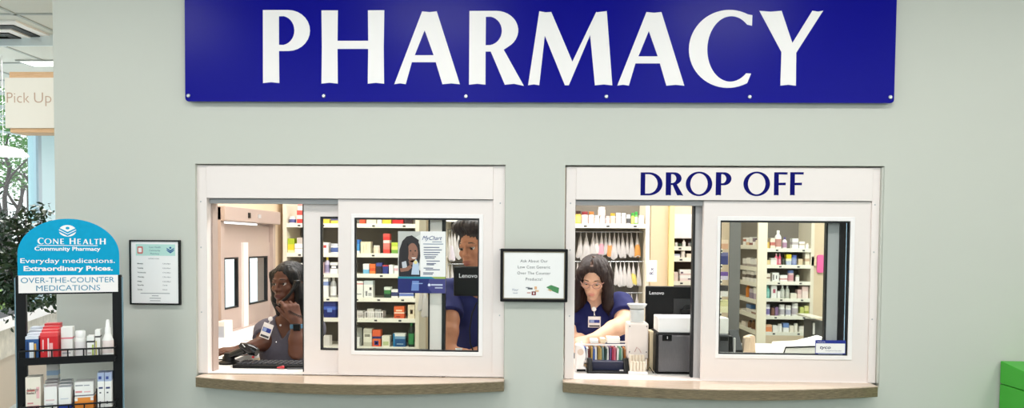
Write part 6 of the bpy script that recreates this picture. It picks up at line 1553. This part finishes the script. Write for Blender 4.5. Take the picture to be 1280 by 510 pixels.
# barcode scanner on its stand, mouse lead, keyboard, pens
Yk = .30
pa, pb_ = Vector(P(281, 462, Yk)), Vector(P(308, 437, Yk - .01))
bsn = thing('barcode_scanner', 'black handheld barcode scanner leaning in its stand on the counter', 'barcode scanner', (pa.x, Yk, ZC))
pa.z = max(pa.z, ZC + .02)
m = MB(); m.tube([pa, pa.lerp(pb_, .5) + Vector((-.004, 0, .002)), pb_], [.017, .0185, .021], 12); smooth_angle(m.build('grip', M['blackg'], bsn))
ph = [Vector(P(300, 431, Yk - .02)), Vector(P(306, 433.5, Yk - .02)), Vector(P(315, 438, Yk - .03)), Vector(P(321.5, 440.5, Yk - .035))]
m = MB(); m.tube(ph, [.012, .022, .026, .020], 12); smooth_angle(m.build('scan_head', M['blackg'], bsn))
m = MB(); pp = Vector(P(316, 446.5, Yk - .045)); m.box(pp.x - .006, pp.x + .006, pp.y, pp.y + .006, pp.z - .005, pp.z + .005); m.build('scan_light_block', mk('painted_red_scan_light', (200, 40, 50), .4), bsn, bevel=.002)  # red light of the scan window, painted as a plain red block
m = MB(); m.tube([Vector(P(303, 430, Yk - .043)), Vector(P(308, 436, Yk - .043))], .0025, 6); m.build('silver_trim', M['chrome'], bsn)
m = MB(); m.lathe([(.05, 0), (.05, .008), (.03, .016), (.022, .04), (.02, .052)], (P(286, 464, Yk).x, Yk, ZC), 18); smooth_angle(m.build('stand', M['black'], bsn))
m = MB(); m.tube([pa, pa + Vector((-.03, -.02, .0)), Vector((P(268, 455, .2).x, .2, ZC + .03)), Vector((P(266.5, 448, .16).x, .16, ZC + .07))], .003, 6); m.build('cable', M['black'], bsn)
m = MB(); m.tube([Vector(P(267, 459.5, .17)), Vector(P(272, 462.5, .18)), Vector(P(280, 466, .19)), Vector((P(290, 468, .2).x, .2, ZC + .004))], .0022, 6); tag(m.build('cable', mk('pale_cable', (206, 200, 194), .5)), 'thin pale cable curling at the corner of the open window', 'cable')
kx0, kx1 = P(299, 464, .25).x, P(379, 464, .25).x
kb = thing('keyboard', 'low black keyboard lying along the open window sill', 'keyboard', ((kx0 + kx1) / 2, .25, ZC))
MB().box(kx0, kx1 + .08, .17, .31, ZC, ZC + .016).build('case', M['black'], kb, bevel=.003)
for r_ in range(4):
    m = MB(); n = 15
    for k in range(n):
        xx = kx0 + .012 + (kx1 + .06 - kx0) * k / n
        m.box(xx, xx + .016, .19 + .026 * r_, .21 + .026 * r_, ZC + .014, ZC + .022)
    o = m.build('key_row', M['dgrey'], kb)
p = P(346.5, 466, .155)
m = MB(); m.tube([(p.x, .155, ZC + .008), (p.x + .03, .15, ZC + .012), (p.x + .034, .15, ZC + .012)], [.003, .007, .006], 8); tag(m.build('marker', mk('red_marker', (206, 50, 60), .4)), 'short red marker lying on the open window sill', 'marker')
p = P(359, 465, .15)
m = MB(); m.tube([(p.x, .15, ZC + .005), (p.x + .10, .158, ZC + .006)], .0035, 8); tag(m.build('pen', M['dgrey']), 'grey pen lying beside the red marker on the sill', 'pen')
# papers on the return worktop, things under the side window
for i, (px, py, rot, sz) in enumerate(((292, 435, .3, (.2, .28)), (318, 432, -.2, (.22, .28)), (330, 424, .5, (.18, .24)))):
    d = ray(px, py); t = (ZC - CAM.z) / d.z; p = CAM + d * t; p.y = min(max(p.y, .75), 1.7); p.x = max(min(p.x, -1.52), -1.84)
    m = MB(); m.bands(p.x - sz[0]/2, p.x + sz[0]/2, p.y - sz[1]/2, p.y + sz[1]/2, [ZC + .0005 + .004 * i, ZC + .004 + .004 * i], [0])
    tag(m.build('paper_stack', M['paper']), 'white papers on the return worktop, %s' % ('below the side window', 'beside the seated shoulder', 'at the far end')[i], 'papers')
Yt = 1.25
m = MB(); m.box(P(270, 430, Yt).x, P(281, 430, Yt).x, Yt, Yt + .12, ZC, Z(402, Yt, 276)); tt = tag(m.build('paper_tray', mk('pale_tray', (224, 216, 212), .5), bevel=.004), 'pale document holder at the corner of the return worktop', 'document holder')
m = MB(); m.box(P(271, 420, Yt).x, P(280, 420, Yt).x, Yt - .001, Yt, Z(424, Yt, 276), Z(408, Yt, 276)); m.build('label_sheet', col((170, 176, 190)), tt)

# ------------------------------------------------------------------ things at the drop-off window
Y2 = .42
mx0, mz0, mz1 = P(807, 400, Y2).x, Z(415, Y2, 840), Z(358, Y2, 840)
tp = P(811.7, 368, Y2)
mo = monitor('monitor', 'black computer monitor seen from behind in the drop-off opening', mx0, mx0 + .325, mz0, mz1, Y2, .03, 0, (tp.x, tp.z, 4.2 / 924 * 3.62, 18 / 924 * 3.62), stand=False)
hx, hz = P(858, 386, Y2).x, Z(386, Y2, 858)
MB().box(hx - .065, hx + .06, Y2 - .006, Y2, hz - .065, hz + .05).build('mount_plate', mk('charcoal_plate', (26, 26, 28), .45), mo, bevel=.004)
m = MB(); m.lathe([(.03, 0), (.03, .01), (.02, .014)], (0, 0, 0), 20); m.v = [(hx + .01 + a, Y2 - .006 - c, hz - .01 + b) for a, b, c in m.v]; m.build('hub', M['black'], mo)
MB().box(hx - .03, hx + .03, Y2 - .03, Y2 - .006, ZC + .01, hz).build('stand', M['black'], mo, bevel=.004)
MB().box(hx - .1, hx + .1, Y2 - .06, Y2 + .12, ZC, ZC + .012).build('foot', M['black'], mo, bevel=.003)
# black label printer tower with a stack of paper
Y3 = .16
x0, x1 = P(821.5, 440, Y3).x, P(869, 440, Y3).x; zt_ = Z(416.5, Y3, 845)
pt = thing('label_printer', 'black box printer with a brushed grey front on the drop-off counter', 'printer', ((x0 + x1) / 2, Y3 + .1, ZC))
MB().box(x0 - .006, x1 + .03, Y3 + .008, Y3 + .2, ZC, zt_).build('housing', M['black'], pt, bevel=.01)
MB().box(x0 + .006, x1 + .02, Y3, Y3 + .01, ZC + .012, zt_ - .01).build('front_panel', mk('brushed_dark_grey', (104, 102, 104), .35, .4, var=.2, scale=12, stretch=(40, 2, 4)), pt, bevel=.004)
q = P(828, 418.5, Y3); MB().box(q.x, q.x + .042, Y3 - .004, Y3, zt_ - .036, zt_ - .006).build('button_panel', M['blackg'], pt, bevel=.002)
MB().box(q.x + .02, q.x + .024, Y3 - .005, Y3 - .004, zt_ - .026, zt_ - .014).build('status_mark', M['alug'], pt)
za_, zb2 = zt_, Z(397, Y3 + .02, 845)
m = MB(); m.box(P(823.5, 405, Y3 + .02).x, x1 + .03, Y3 + .02, Y3 + .17, zt_ + .0005, zb2); tag(m.build('paper_pack', M['paper'], bevel=.002), 'white pack of paper lying on the black box printer', 'paper pack')
# white tablet counter with a funnel on top
Y4 = .24
xc = P(797.5, 430, Y4).x; zf_ = lambda py: Z(py, Y4, 798); k4 = (3.2 + Y4) / 924
tc = thing('tablet_counter', 'white tablet counting machine with a clear funnel on top', 'counting machine', (xc, Y4 + .05, ZC))
wm = mk('warm_white_plastic', (240, 228, 220), .4, var=.01)
yc4 = Y4 + .05
m = MB(); m.box(xc - 13 * k4, xc + 13 * k4, Y4, Y4 + .11, zf_(449), zf_(404)); o = m.build('body', wm, tc, bevel=.008)
m = MB(); m.box(xc - 11 * k4, xc + 11 * k4, Y4 + .01, Y4 + .10, zf_(456), zf_(449)); m.build('lower_body', wm, tc, bevel=.004)
for dx in (-4, 1): MB().box(xc + dx * k4, xc + (dx + 3.6) * k4, Y4 + .006, Y4 + .012, zf_(455), zf_(451.5)).build('port', M['black'], tc)
for dx, py in ((-10.5, 408), (10.5, 408), (-10.5, 440), (10.5, 440)):
    m = MB(); m.lathe([(.003, 0), (.003, .0015)], (0, 0, 0), 8); m.v = [(xc + dx * k4 + a, Y4 - c, zf_(py) + b) for a, b, c in m.v]; m.build('screw', M['dgrey'], tc)
MB().tube([Vector((xc + a * k4, Y4, zf_(b))) for a, b in ((-4, 440), (-1.5, 434), (2, 437), (4, 441))], .0015, 5).build('printed_mark', col((200, 150, 140)), tc)
m = MB(); m.lathe([(8.6 * k4, 0), (9.2 * k4, (403 - 387) * k4), (8.8 * k4, (403 - 387) * k4), (8.2 * k4, .004)], (xc, yc4, zf_(404) + .001), 24); smooth_angle(m.build('hopper_cup', M['clear'], tc), 50)
m = MB(); m.lathe([(8.0 * k4, 0), (8.0 * k4, .035), (7.4 * k4, .035)], (xc, yc4, zf_(403) + .004), 20); m.build('amber_filter', mk('amber_filter', (214, 184, 120), .4), tc)
m = MB(); m.lathe([(8.6 * k4, 0), (12.6 * k4, 5.4 * k4), (12.6 * k4, 6.2 * k4), (12.0 * k4, 6.2 * k4), (8.0 * k4, .8 * k4)], (xc, yc4, zf_(387)), 24); smooth_angle(m.build('funnel', M['clear'], tc), 50)
m = MB(); m.box(xc - 9 * k4, xc + 9 * k4, Y4 + .02, Y4 + .09, ZC, zf_(456)); m.build('pedestal', wm, tc, bevel=.003)
# vial tray in front
Y5 = .17
vt = thing('vial_tray', 'white slotted vial tray on the counter before the counting machine', 'tray', (P(797, 470, Y5).x, Y5, ZC))
k5 = (3.2 + Y5) / 924; xv = P(797, 470, Y5).x
MB().box(xv - 12 * k5, xv + 12 * k5, Y5 - .02, Y5 + .055, ZC, ZC + .012).build('base', M['white'], vt, bevel=.003)
for i in range(5):
    for j in range(2):
        m = MB(); m.lathe([(2.0 * k5, 0), (2.0 * k5, (12 + 7 * j) * k5), (1.6 * k5, (12 + 7 * j) * k5)], (xv + (-8 + 4 * i) * k5, Y5 + .0 + .034 * j, ZC + .012), 10); smooth_angle(m.build('vial_slot', mk('cream_tube', (238, 224, 204), .4), vt), 50)
MB().tube([Vector((xv + 4 * k5, Y4 + .004, zf_(453))), Vector((xv + 11 * k5, Y5, zf_(462))), Vector((xv + 15 * k5, Y5 + .01, ZC + .03)), Vector((xv + 20 * k5, Y5 + .005, ZC + .003))], .0025, 6).build('power_cord', M['black'], tc)
# wire basket of coloured folders
Y6 = .30
bx0, bx1 = P(727, 440, Y6).x, P(786, 440, Y6).x; bz0, bz1 = Z(455, Y6, 756), Z(430, Y6, 756)
bk = thing('filing_basket', 'clear basket standing on a wood riser, filled with coloured folders', 'basket', ((bx0 + bx1) / 2, Y6 + .06, bz0))
MB().box(bx0, bx1, Y6, Y6 + .12, bz0, bz0 + .006).build('bottom', M['clear'], bk)
m = MB(); m.grid_wall([bx0, bx0 + .005, bx1 - .005, bx1], [Y6, Y6 + .005, Y6 + .115, Y6 + .12], {(1, 1)}, bz1 - .008, bz1); m.v = [(a, c, b) for a, b, c in m.v]; m.f = [tuple(reversed(f)) for f in m.f]; m.build('rim', M['white'], bk)
for k in range(2):
    xx = (bx0, bx1 - .003)[k]; MB().box(xx, xx + .003, Y6 + .003, Y6 + .117, bz0, bz1 - .008).build('side_wall', M['clear'], bk)
MB().box(bx0, bx1, Y6, Y6 + .002, bz0, bz0 + .018).build('front_lip', M['white'], bk)
cols_ = [((60, 100, 180), 'blue'), (W_, 'white'), ((120, 60, 60), 'maroon'), ((196, 160, 90), 'tan'), ((70, 110, 190), 'azure'), (W_, 'white'), ((180, 150, 80), 'mustard'), ((206, 180, 110), 'straw'), ((120, 150, 150), 'grey-teal'), ((50, 80, 70), 'dark green'), (W_, 'white'), ((110, 80, 130), 'plum'), ((200, 60, 90), 'crimson'), ((226, 120, 140), 'rose'), (W_, 'white'), ((90, 150, 120), 'sea green'), ((160, 190, 170), 'pale green'), ((190, 120, 60), 'rust')]
n = len(cols_)
seen_w = 0
for i, (c, nm) in enumerate(cols_):
    xx = bx0 + .010 + (bx1 - bx0 - .022) * i / n; wd = (bx1 - bx0 - .022) / n * .8; lean = .004 * math.sin(i * 2.3)
    z1_ = bz1 - .018 - .010 * ((i * 7) % 5) / 5
    if nm == 'white': seen_w += 1; nm2 = 'white folder in the clear basket, %s white one from the tape holder end' % ['first', 'second', 'third', 'fourth'][seen_w - 1]
    else: nm2 = '%s folder standing in the clear basket at drop-off' % nm
    m = MB(); m.prism([(xx, bz0 + .007), (xx + wd, bz0 + .007), (xx + wd + lean, z1_), (xx + lean, z1_)], Y6 + .008, Y6 + .108); tag(m.build('folder', col(c)), nm2, 'folder', 'folders in the clear basket')
for i, (p0, p1, t, d_) in enumerate(((738, 748, 425, 'white carton lying on the basket rim under the hand'), (751, 757, 423.5, 'cream carton lying on the basket rim'), (759, 775, 422, 'wide white carton lying on the basket rim'))):
    BX('', '', bz1 + .0005, Y6 + .02, p0, p1, t, d_, [(1, (240, 222, 190) if i == 1 else W_)])
m = MB(); m.box(bx0 - .02, bx1 + .07, Y6 - .005, Y6 + .16, Z(462, Y6, 756), bz0 - .0005); rs = tag(m.build('riser_shelf', mk('tan_riser', (190, 160, 122), .5, var=.1, stretch=(4, 30, 30)), bevel=.002), 'tan wooden riser shelf under the clear basket', 'riser')
for xx in (bx0 - .015, bx1 + .05): MB().box(xx, xx + .015, Y6, Y6 + .15, ZC + .0006, Z(462, Y6, 756)).build('leg', mk('tan_riser', (190, 160, 122)), rs)
# black tape holder
Y7 = .165
tx0, tx1 = P(735, 460, Y7).x, P(787, 460, Y7).x; zz = lambda py: Z(py, Y7, 760)
td = thing('card_terminal_stand', 'black desk stand with a ribbed front bar on the drop-off counter', 'desk stand', ((tx0 + tx1) / 2, Y7 + .05, ZC))
ZB = ZC
m = MB(); m.prism([(Y7, ZB), (Y7 + .11, ZB), (Y7 + .11, zz(452)), (Y7 + .06, zz(450)), (Y7, zz(464))][::-1], tx0, tx0 + .022, axis='x'); m.build('side_cheek', M['black'], td, bevel=.004)
m = MB(); m.prism([(Y7, ZB), (Y7 + .11, ZB), (Y7 + .11, zz(452)), (Y7 + .06, zz(450)), (Y7, zz(464))][::-1], tx1 - .022, tx1, axis='x'); m.build('side_cheek', M['black'], td, bevel=.004)
MB().box(tx0 + .02, tx1 - .02, Y7 + .05, Y7 + .10, ZB, zz(454)).build('back_plate', mk('navy_black_plate', (24, 28, 60), .35), td, bevel=.004)
m = MB(); m.box(tx0 + .022, tx1 - .022, Y7 + .004, Y7 + .05, ZB + .004, zz(465.5)); m.build('front_bar', M['dgrey'], td, bevel=.005)
MB().box(tx0 - .004, tx1 + .004, Y7 - .004, Y7 + .12, ZB, ZB + .008).build('base', M['black'], td, bevel=.003)
MB().box(tx1 - .045, tx1 - .027, Y7 + .002, Y7 + .004, ZB + .012, ZB + .018).build('clip', M['alug'], td)
# white gadget at the corner
Y8 = .19
gx = P(725, 460, Y8).x; k8 = (3.2 + Y8) / 924
wg = thing('tape_dispenser', 'white rounded tape dispenser at the corner of the drop-off opening', 'tape dispenser', (gx, Y8, ZC))
m = MB(); zg_ = lambda py: Z(py, Y8, 725)
body = [(gx - 6 * k8, ZC), (gx + 8 * k8, ZC), (gx + 8.5 * k8, ZC + 4 * k8), (gx + 4 * k8, ZC + 7 * k8), (gx + 5.5 * k8, zg_(452)), (gx + 7.5 * k8, zg_(446)), (gx + 6 * k8, zg_(436)), (gx + 1 * k8, zg_(431)), (gx - 6 * k8, zg_(431))]
m.prism(body, Y8, Y8 + .06); m.build('shell', M['white'], wg, bevel=.006)
MB().box(gx - 4 * k8, gx + 7 * k8, Y8 - .003, Y8, ZC + .004, ZC + .014).build('grip_strip', M['black'], wg)
m = MB(); m.lathe([(4 * k8, 0), (4 * k8, .003)], (0, 0, 0), 18); m.v = [(gx + .5 * k8 + a, Y8 - c, zg_(440) + b) for a, b, c in m.v]; m.build('spool', mk('pale_spool', (226, 206, 190), .5), wg)
# cream box between machine and printer
Y9 = .245
m = MB(); m.box(P(812, 440, Y9).x, P(818.8, 440, Y9).x, Y9, Y9 + .09, ZC, Z(414.5, Y9, 816)); tag(m.build('cardboard_box', mk('cream_card', (232, 214, 178), .6), bevel=.002), 'cream box between the counting machine and the black printer', 'box')
# behind the sticker glass: black devices, bags, printer
Y10 = 1.0
x0, x1 = P(899, 430, Y10).x, P(911, 430, Y10).x
MB_ = MB().box(x0, x1, Y10, Y10 + .25, .93, Z(418.5, Y10, 905)); o = MB_.build('card_printer', M['dgrey'], bevel=.006); tag(o, 'dark grey desk printer at the inner edge of the sticker glass', 'printer')
MB().box(x0 + .004, x1 - .004, Y10 - .003, Y10, Z(426, Y10, 905), Z(421, Y10, 905)).build('slot_panel', M['black'], o)
m = MB(); m.box(P(900, 410, Y10 + .05).x, P(910.5, 410, Y10 + .05).x, Y10 + .05, Y10 + .15, Z(418.5, Y10, 905) + .0005, Z(399, Y10, 905)); tag(m.build('paper_pack', M['paper']), 'white paper standing on the dark grey desk printer', 'paper')
st_ = thing('worktop', 'long inner worktop behind the sticker glass carrying printers and bags', 'worktop', (P(960, 440, 1.2).x, 1.2, .90))
MB().box(P(890, 440, .9).x, XR - .3, .9, 1.6, .90, .93).build('top', M['top'], st_, bevel=.003); MB().box(P(890, 440, .9).x + .02, XR - .32, .95, 1.55, 0, .90).build('base_cabinet', M['cream'], st_)
dk = thing('desk_phone', 'black desk telephone with a tilted screen behind the sticker glass', 'telephone', (P(921, 440, 1.05).x, 1.1, .93))
q0_, q1_ = P(916, 438, 1.05).x, P(929, 438, 1.05).x
MB().prism([(1.05, .93), (1.2, .93), (1.2, Z(417, 1.05, 922)), (1.16, Z(415, 1.05, 922)), (1.05, .96)][::-1], q0_, q1_, axis='x').build('base', M['black'], dk, bevel=.004)
MB().box(q0_ - .03, q0_ - .004, 1.04, 1.16, .93, Z(420, 1.05, 915)).build('cradle', M['black'], dk, bevel=.004)
MB().box(q0_ + .0, q0_ + .012, 1.035, 1.05, .95, Z(422, 1.05, 917)).build('handset', M['alug'], dk, bevel=.004)
for i, (p0, p1, t, sk) in enumerate(((929, 937, 421, .01), (935.5, 945, 419, -.006))):
    Yb = 1.12 + .06 * i; x0, x1 = P(p0, 430, Yb).x, P(p1, 430, Yb).x; zt_ = Z(t, Yb, 937)
    m = MB(); m.prism([(x0, .9305), (x1, .9305), (x1 + sk, zt_ - .004), ((x0 + x1) / 2, zt_), (x0 + sk, zt_ - .008)], Yb, Yb + .05); tag(m.build('paper_bag', mk('kraft_paper', (212, 186, 162), .8, var=.08, bump=.3), bevel=.003), ('small kraft paper bag next to the black desk telephone', 'larger kraft paper bag against the broad cream post')[i], 'paper bag')
Yp2 = .98
p0, p1 = P(979, 440, Yp2).x, P(1040, 440, Yp2).x
mf = thing('office_printer', 'low white office printer with a paper sheet behind the security sticker', 'printer', ((p0 + p1) / 2, Yp2 + .1, .93))
zz = lambda py: Z(py, Yp2, 1005)
MB().prism([(p0, .93), (p1, .93), (p1, zz(431)), (p0 + .015, zz(434.5))], Yp2, Yp2 + .25).build('housing', M['top'], mf, bevel=.004)
MB().tube([Vector((p0 - .004, Yp2 - .003, .935)), Vector((p0 + .012, Yp2 - .003, zz(434.5))), Vector((p1, Yp2 - .003, zz(432)))], .005, 6).build('edge_trim', M['black'], mf)
MB().prism([(p0 + .10, zz(434)), (p1 - .01, zz(431)), (p1 - .01, zz(424)), (p0 + .16, zz(430))], Yp2 + .08, Yp2 + .2).build('paper_sheet', M['paper'], mf)
# security sticker on the glass
Ys_ = .0285
x0, x1 = P(1019, 435, Ys_).x, P(1057, 435, Ys_).x; z0, z1 = Z(445.5, Ys_, 1038), Z(425.3, Ys_, 1038)
sk_ = thing('security_sticker', 'small blue and white security sticker in the corner of the glass', 'sticker', ((x0 + x1) / 2, Ys_, z0)); w, h = x1 - x0, z1 - z0
MB().box(x0, x1, Ys_, Ys_ + .0008, z0, z1).build('backing', col((24, 44, 140)), sk_)
MB().box(x0 + .02 * w, x1 - .02 * w, Ys_ - .0004, Ys_, z0 + .2 * h, z0 + .8 * h).build('white_field', M['paper'], sk_)
text('tyco', .0135, x0 + .33 * w, z0 + .47 * h, Ys_ - .0004, col((30, 34, 80)), sk_, bold=.02, shear=.2, width=.36 * w)
text('Integrated Security', .0048, x0 + .6 * w, z0 + .33 * h, Ys_ - .0004, col((110, 116, 140)), sk_, width=.52 * w)
text('Protected by', .005, x0 + .2 * w, z0 + .86 * h, Ys_, M['paper'], sk_, width=.25 * w)
for a_, b_, zz_ in ((.1, .9, .11), (.28, .72, .03)): MB().box(x0 + a_ * w, x0 + b_ * w, Ys_ - .0004, Ys_, z0 + zz_ * h, z0 + (zz_ + .055) * h).build('printed_line', col((190, 200, 226)), sk_)

# ------------------------------------------------------------------ light
def area(name, loc, sx, sy, power, rgb=(1, 1, 1), rot=(0, 0, 0), spread=180):
    l = bpy.data.lights.new(name, 'AREA'); l.shape = 'RECTANGLE'; l.size = sx; l.size_y = sy; l.energy = power; l.color = rgb; l.spread = R(spread)
    o = bpy.data.objects.new(name, l); COL.objects.link(o); o.location = loc; o.rotation_euler = rot; return o
warm = (1, .98, .955); cool = (.88, .96, 1)
for x in (-2.3, -.62, 1.08, 2.75):
    area('lobby_ceiling_lamp', (x, -1.35, CEIL - .02), .6, .3, 14, warm)
    area('lobby_ceiling_lamp', (x, -3.6, CEIL - .02), .6, .6, 9, warm)
for x, y, e in ((-1.3, 1.0, 44), (-.1, 1.0, 40), (1.1, 1.0, 44), (2.3, 1.0, 40), (-1.0, 2.0, 26), (.5, 1.6, 12), (2.3, 2.6, 60), (1.6, 3.3, 26)):
    area('pharmacy_ceiling_lamp', (x, y, CEIL - .02), 1.0, .4, e * .58, (1, .985, .965))
area('rear_daylight_panel', (0, -6.2, 2.55), 9, .7, 90, cool, (R(78), 0, 0))  # unseen daylight panel before the solid rear wall, raised clear of glass reflections
area('corridor_lamp_and_fill', (-3.3, .1, CEIL - .02), .6, .6, 9, (1, .98, .95))  # fill added in front of the Pick Up sign to brighten its face
area('corridor_lamp_and_fill', (-3.6, 2.6, CEIL - .02), .8, .8, 55, (1, .98, .95))
wd = bpy.data.worlds.new('daylight'); SC.world = wd; wd.use_nodes = True
bg_ = wd.node_tree.nodes['Background']
sky = wd.node_tree.nodes.new('ShaderNodeTexSky'); sky.sky_type = 'HOSEK_WILKIE' if False else 'PREETHAM'; sky.turbidity = 6; sky.sun_direction = (.3, -.5, .8)
mxw = wd.node_tree.nodes.new('ShaderNodeMix'); mxw.data_type = 'RGBA'; mxw.inputs['Factor'].default_value = .8
mxw.inputs['B'].default_value = (.93, .98, 1, 1)
wd.node_tree.links.new(sky.outputs[0], mxw.inputs['A']); wd.node_tree.links.new(mxw.outputs['Result'], bg_.inputs[0]); bg_.inputs[1].default_value = 1.6
SC.cycles.use_denoising = True
SC.cycles.max_bounces = 8; SC.cycles.transparent_max_bounces = 16
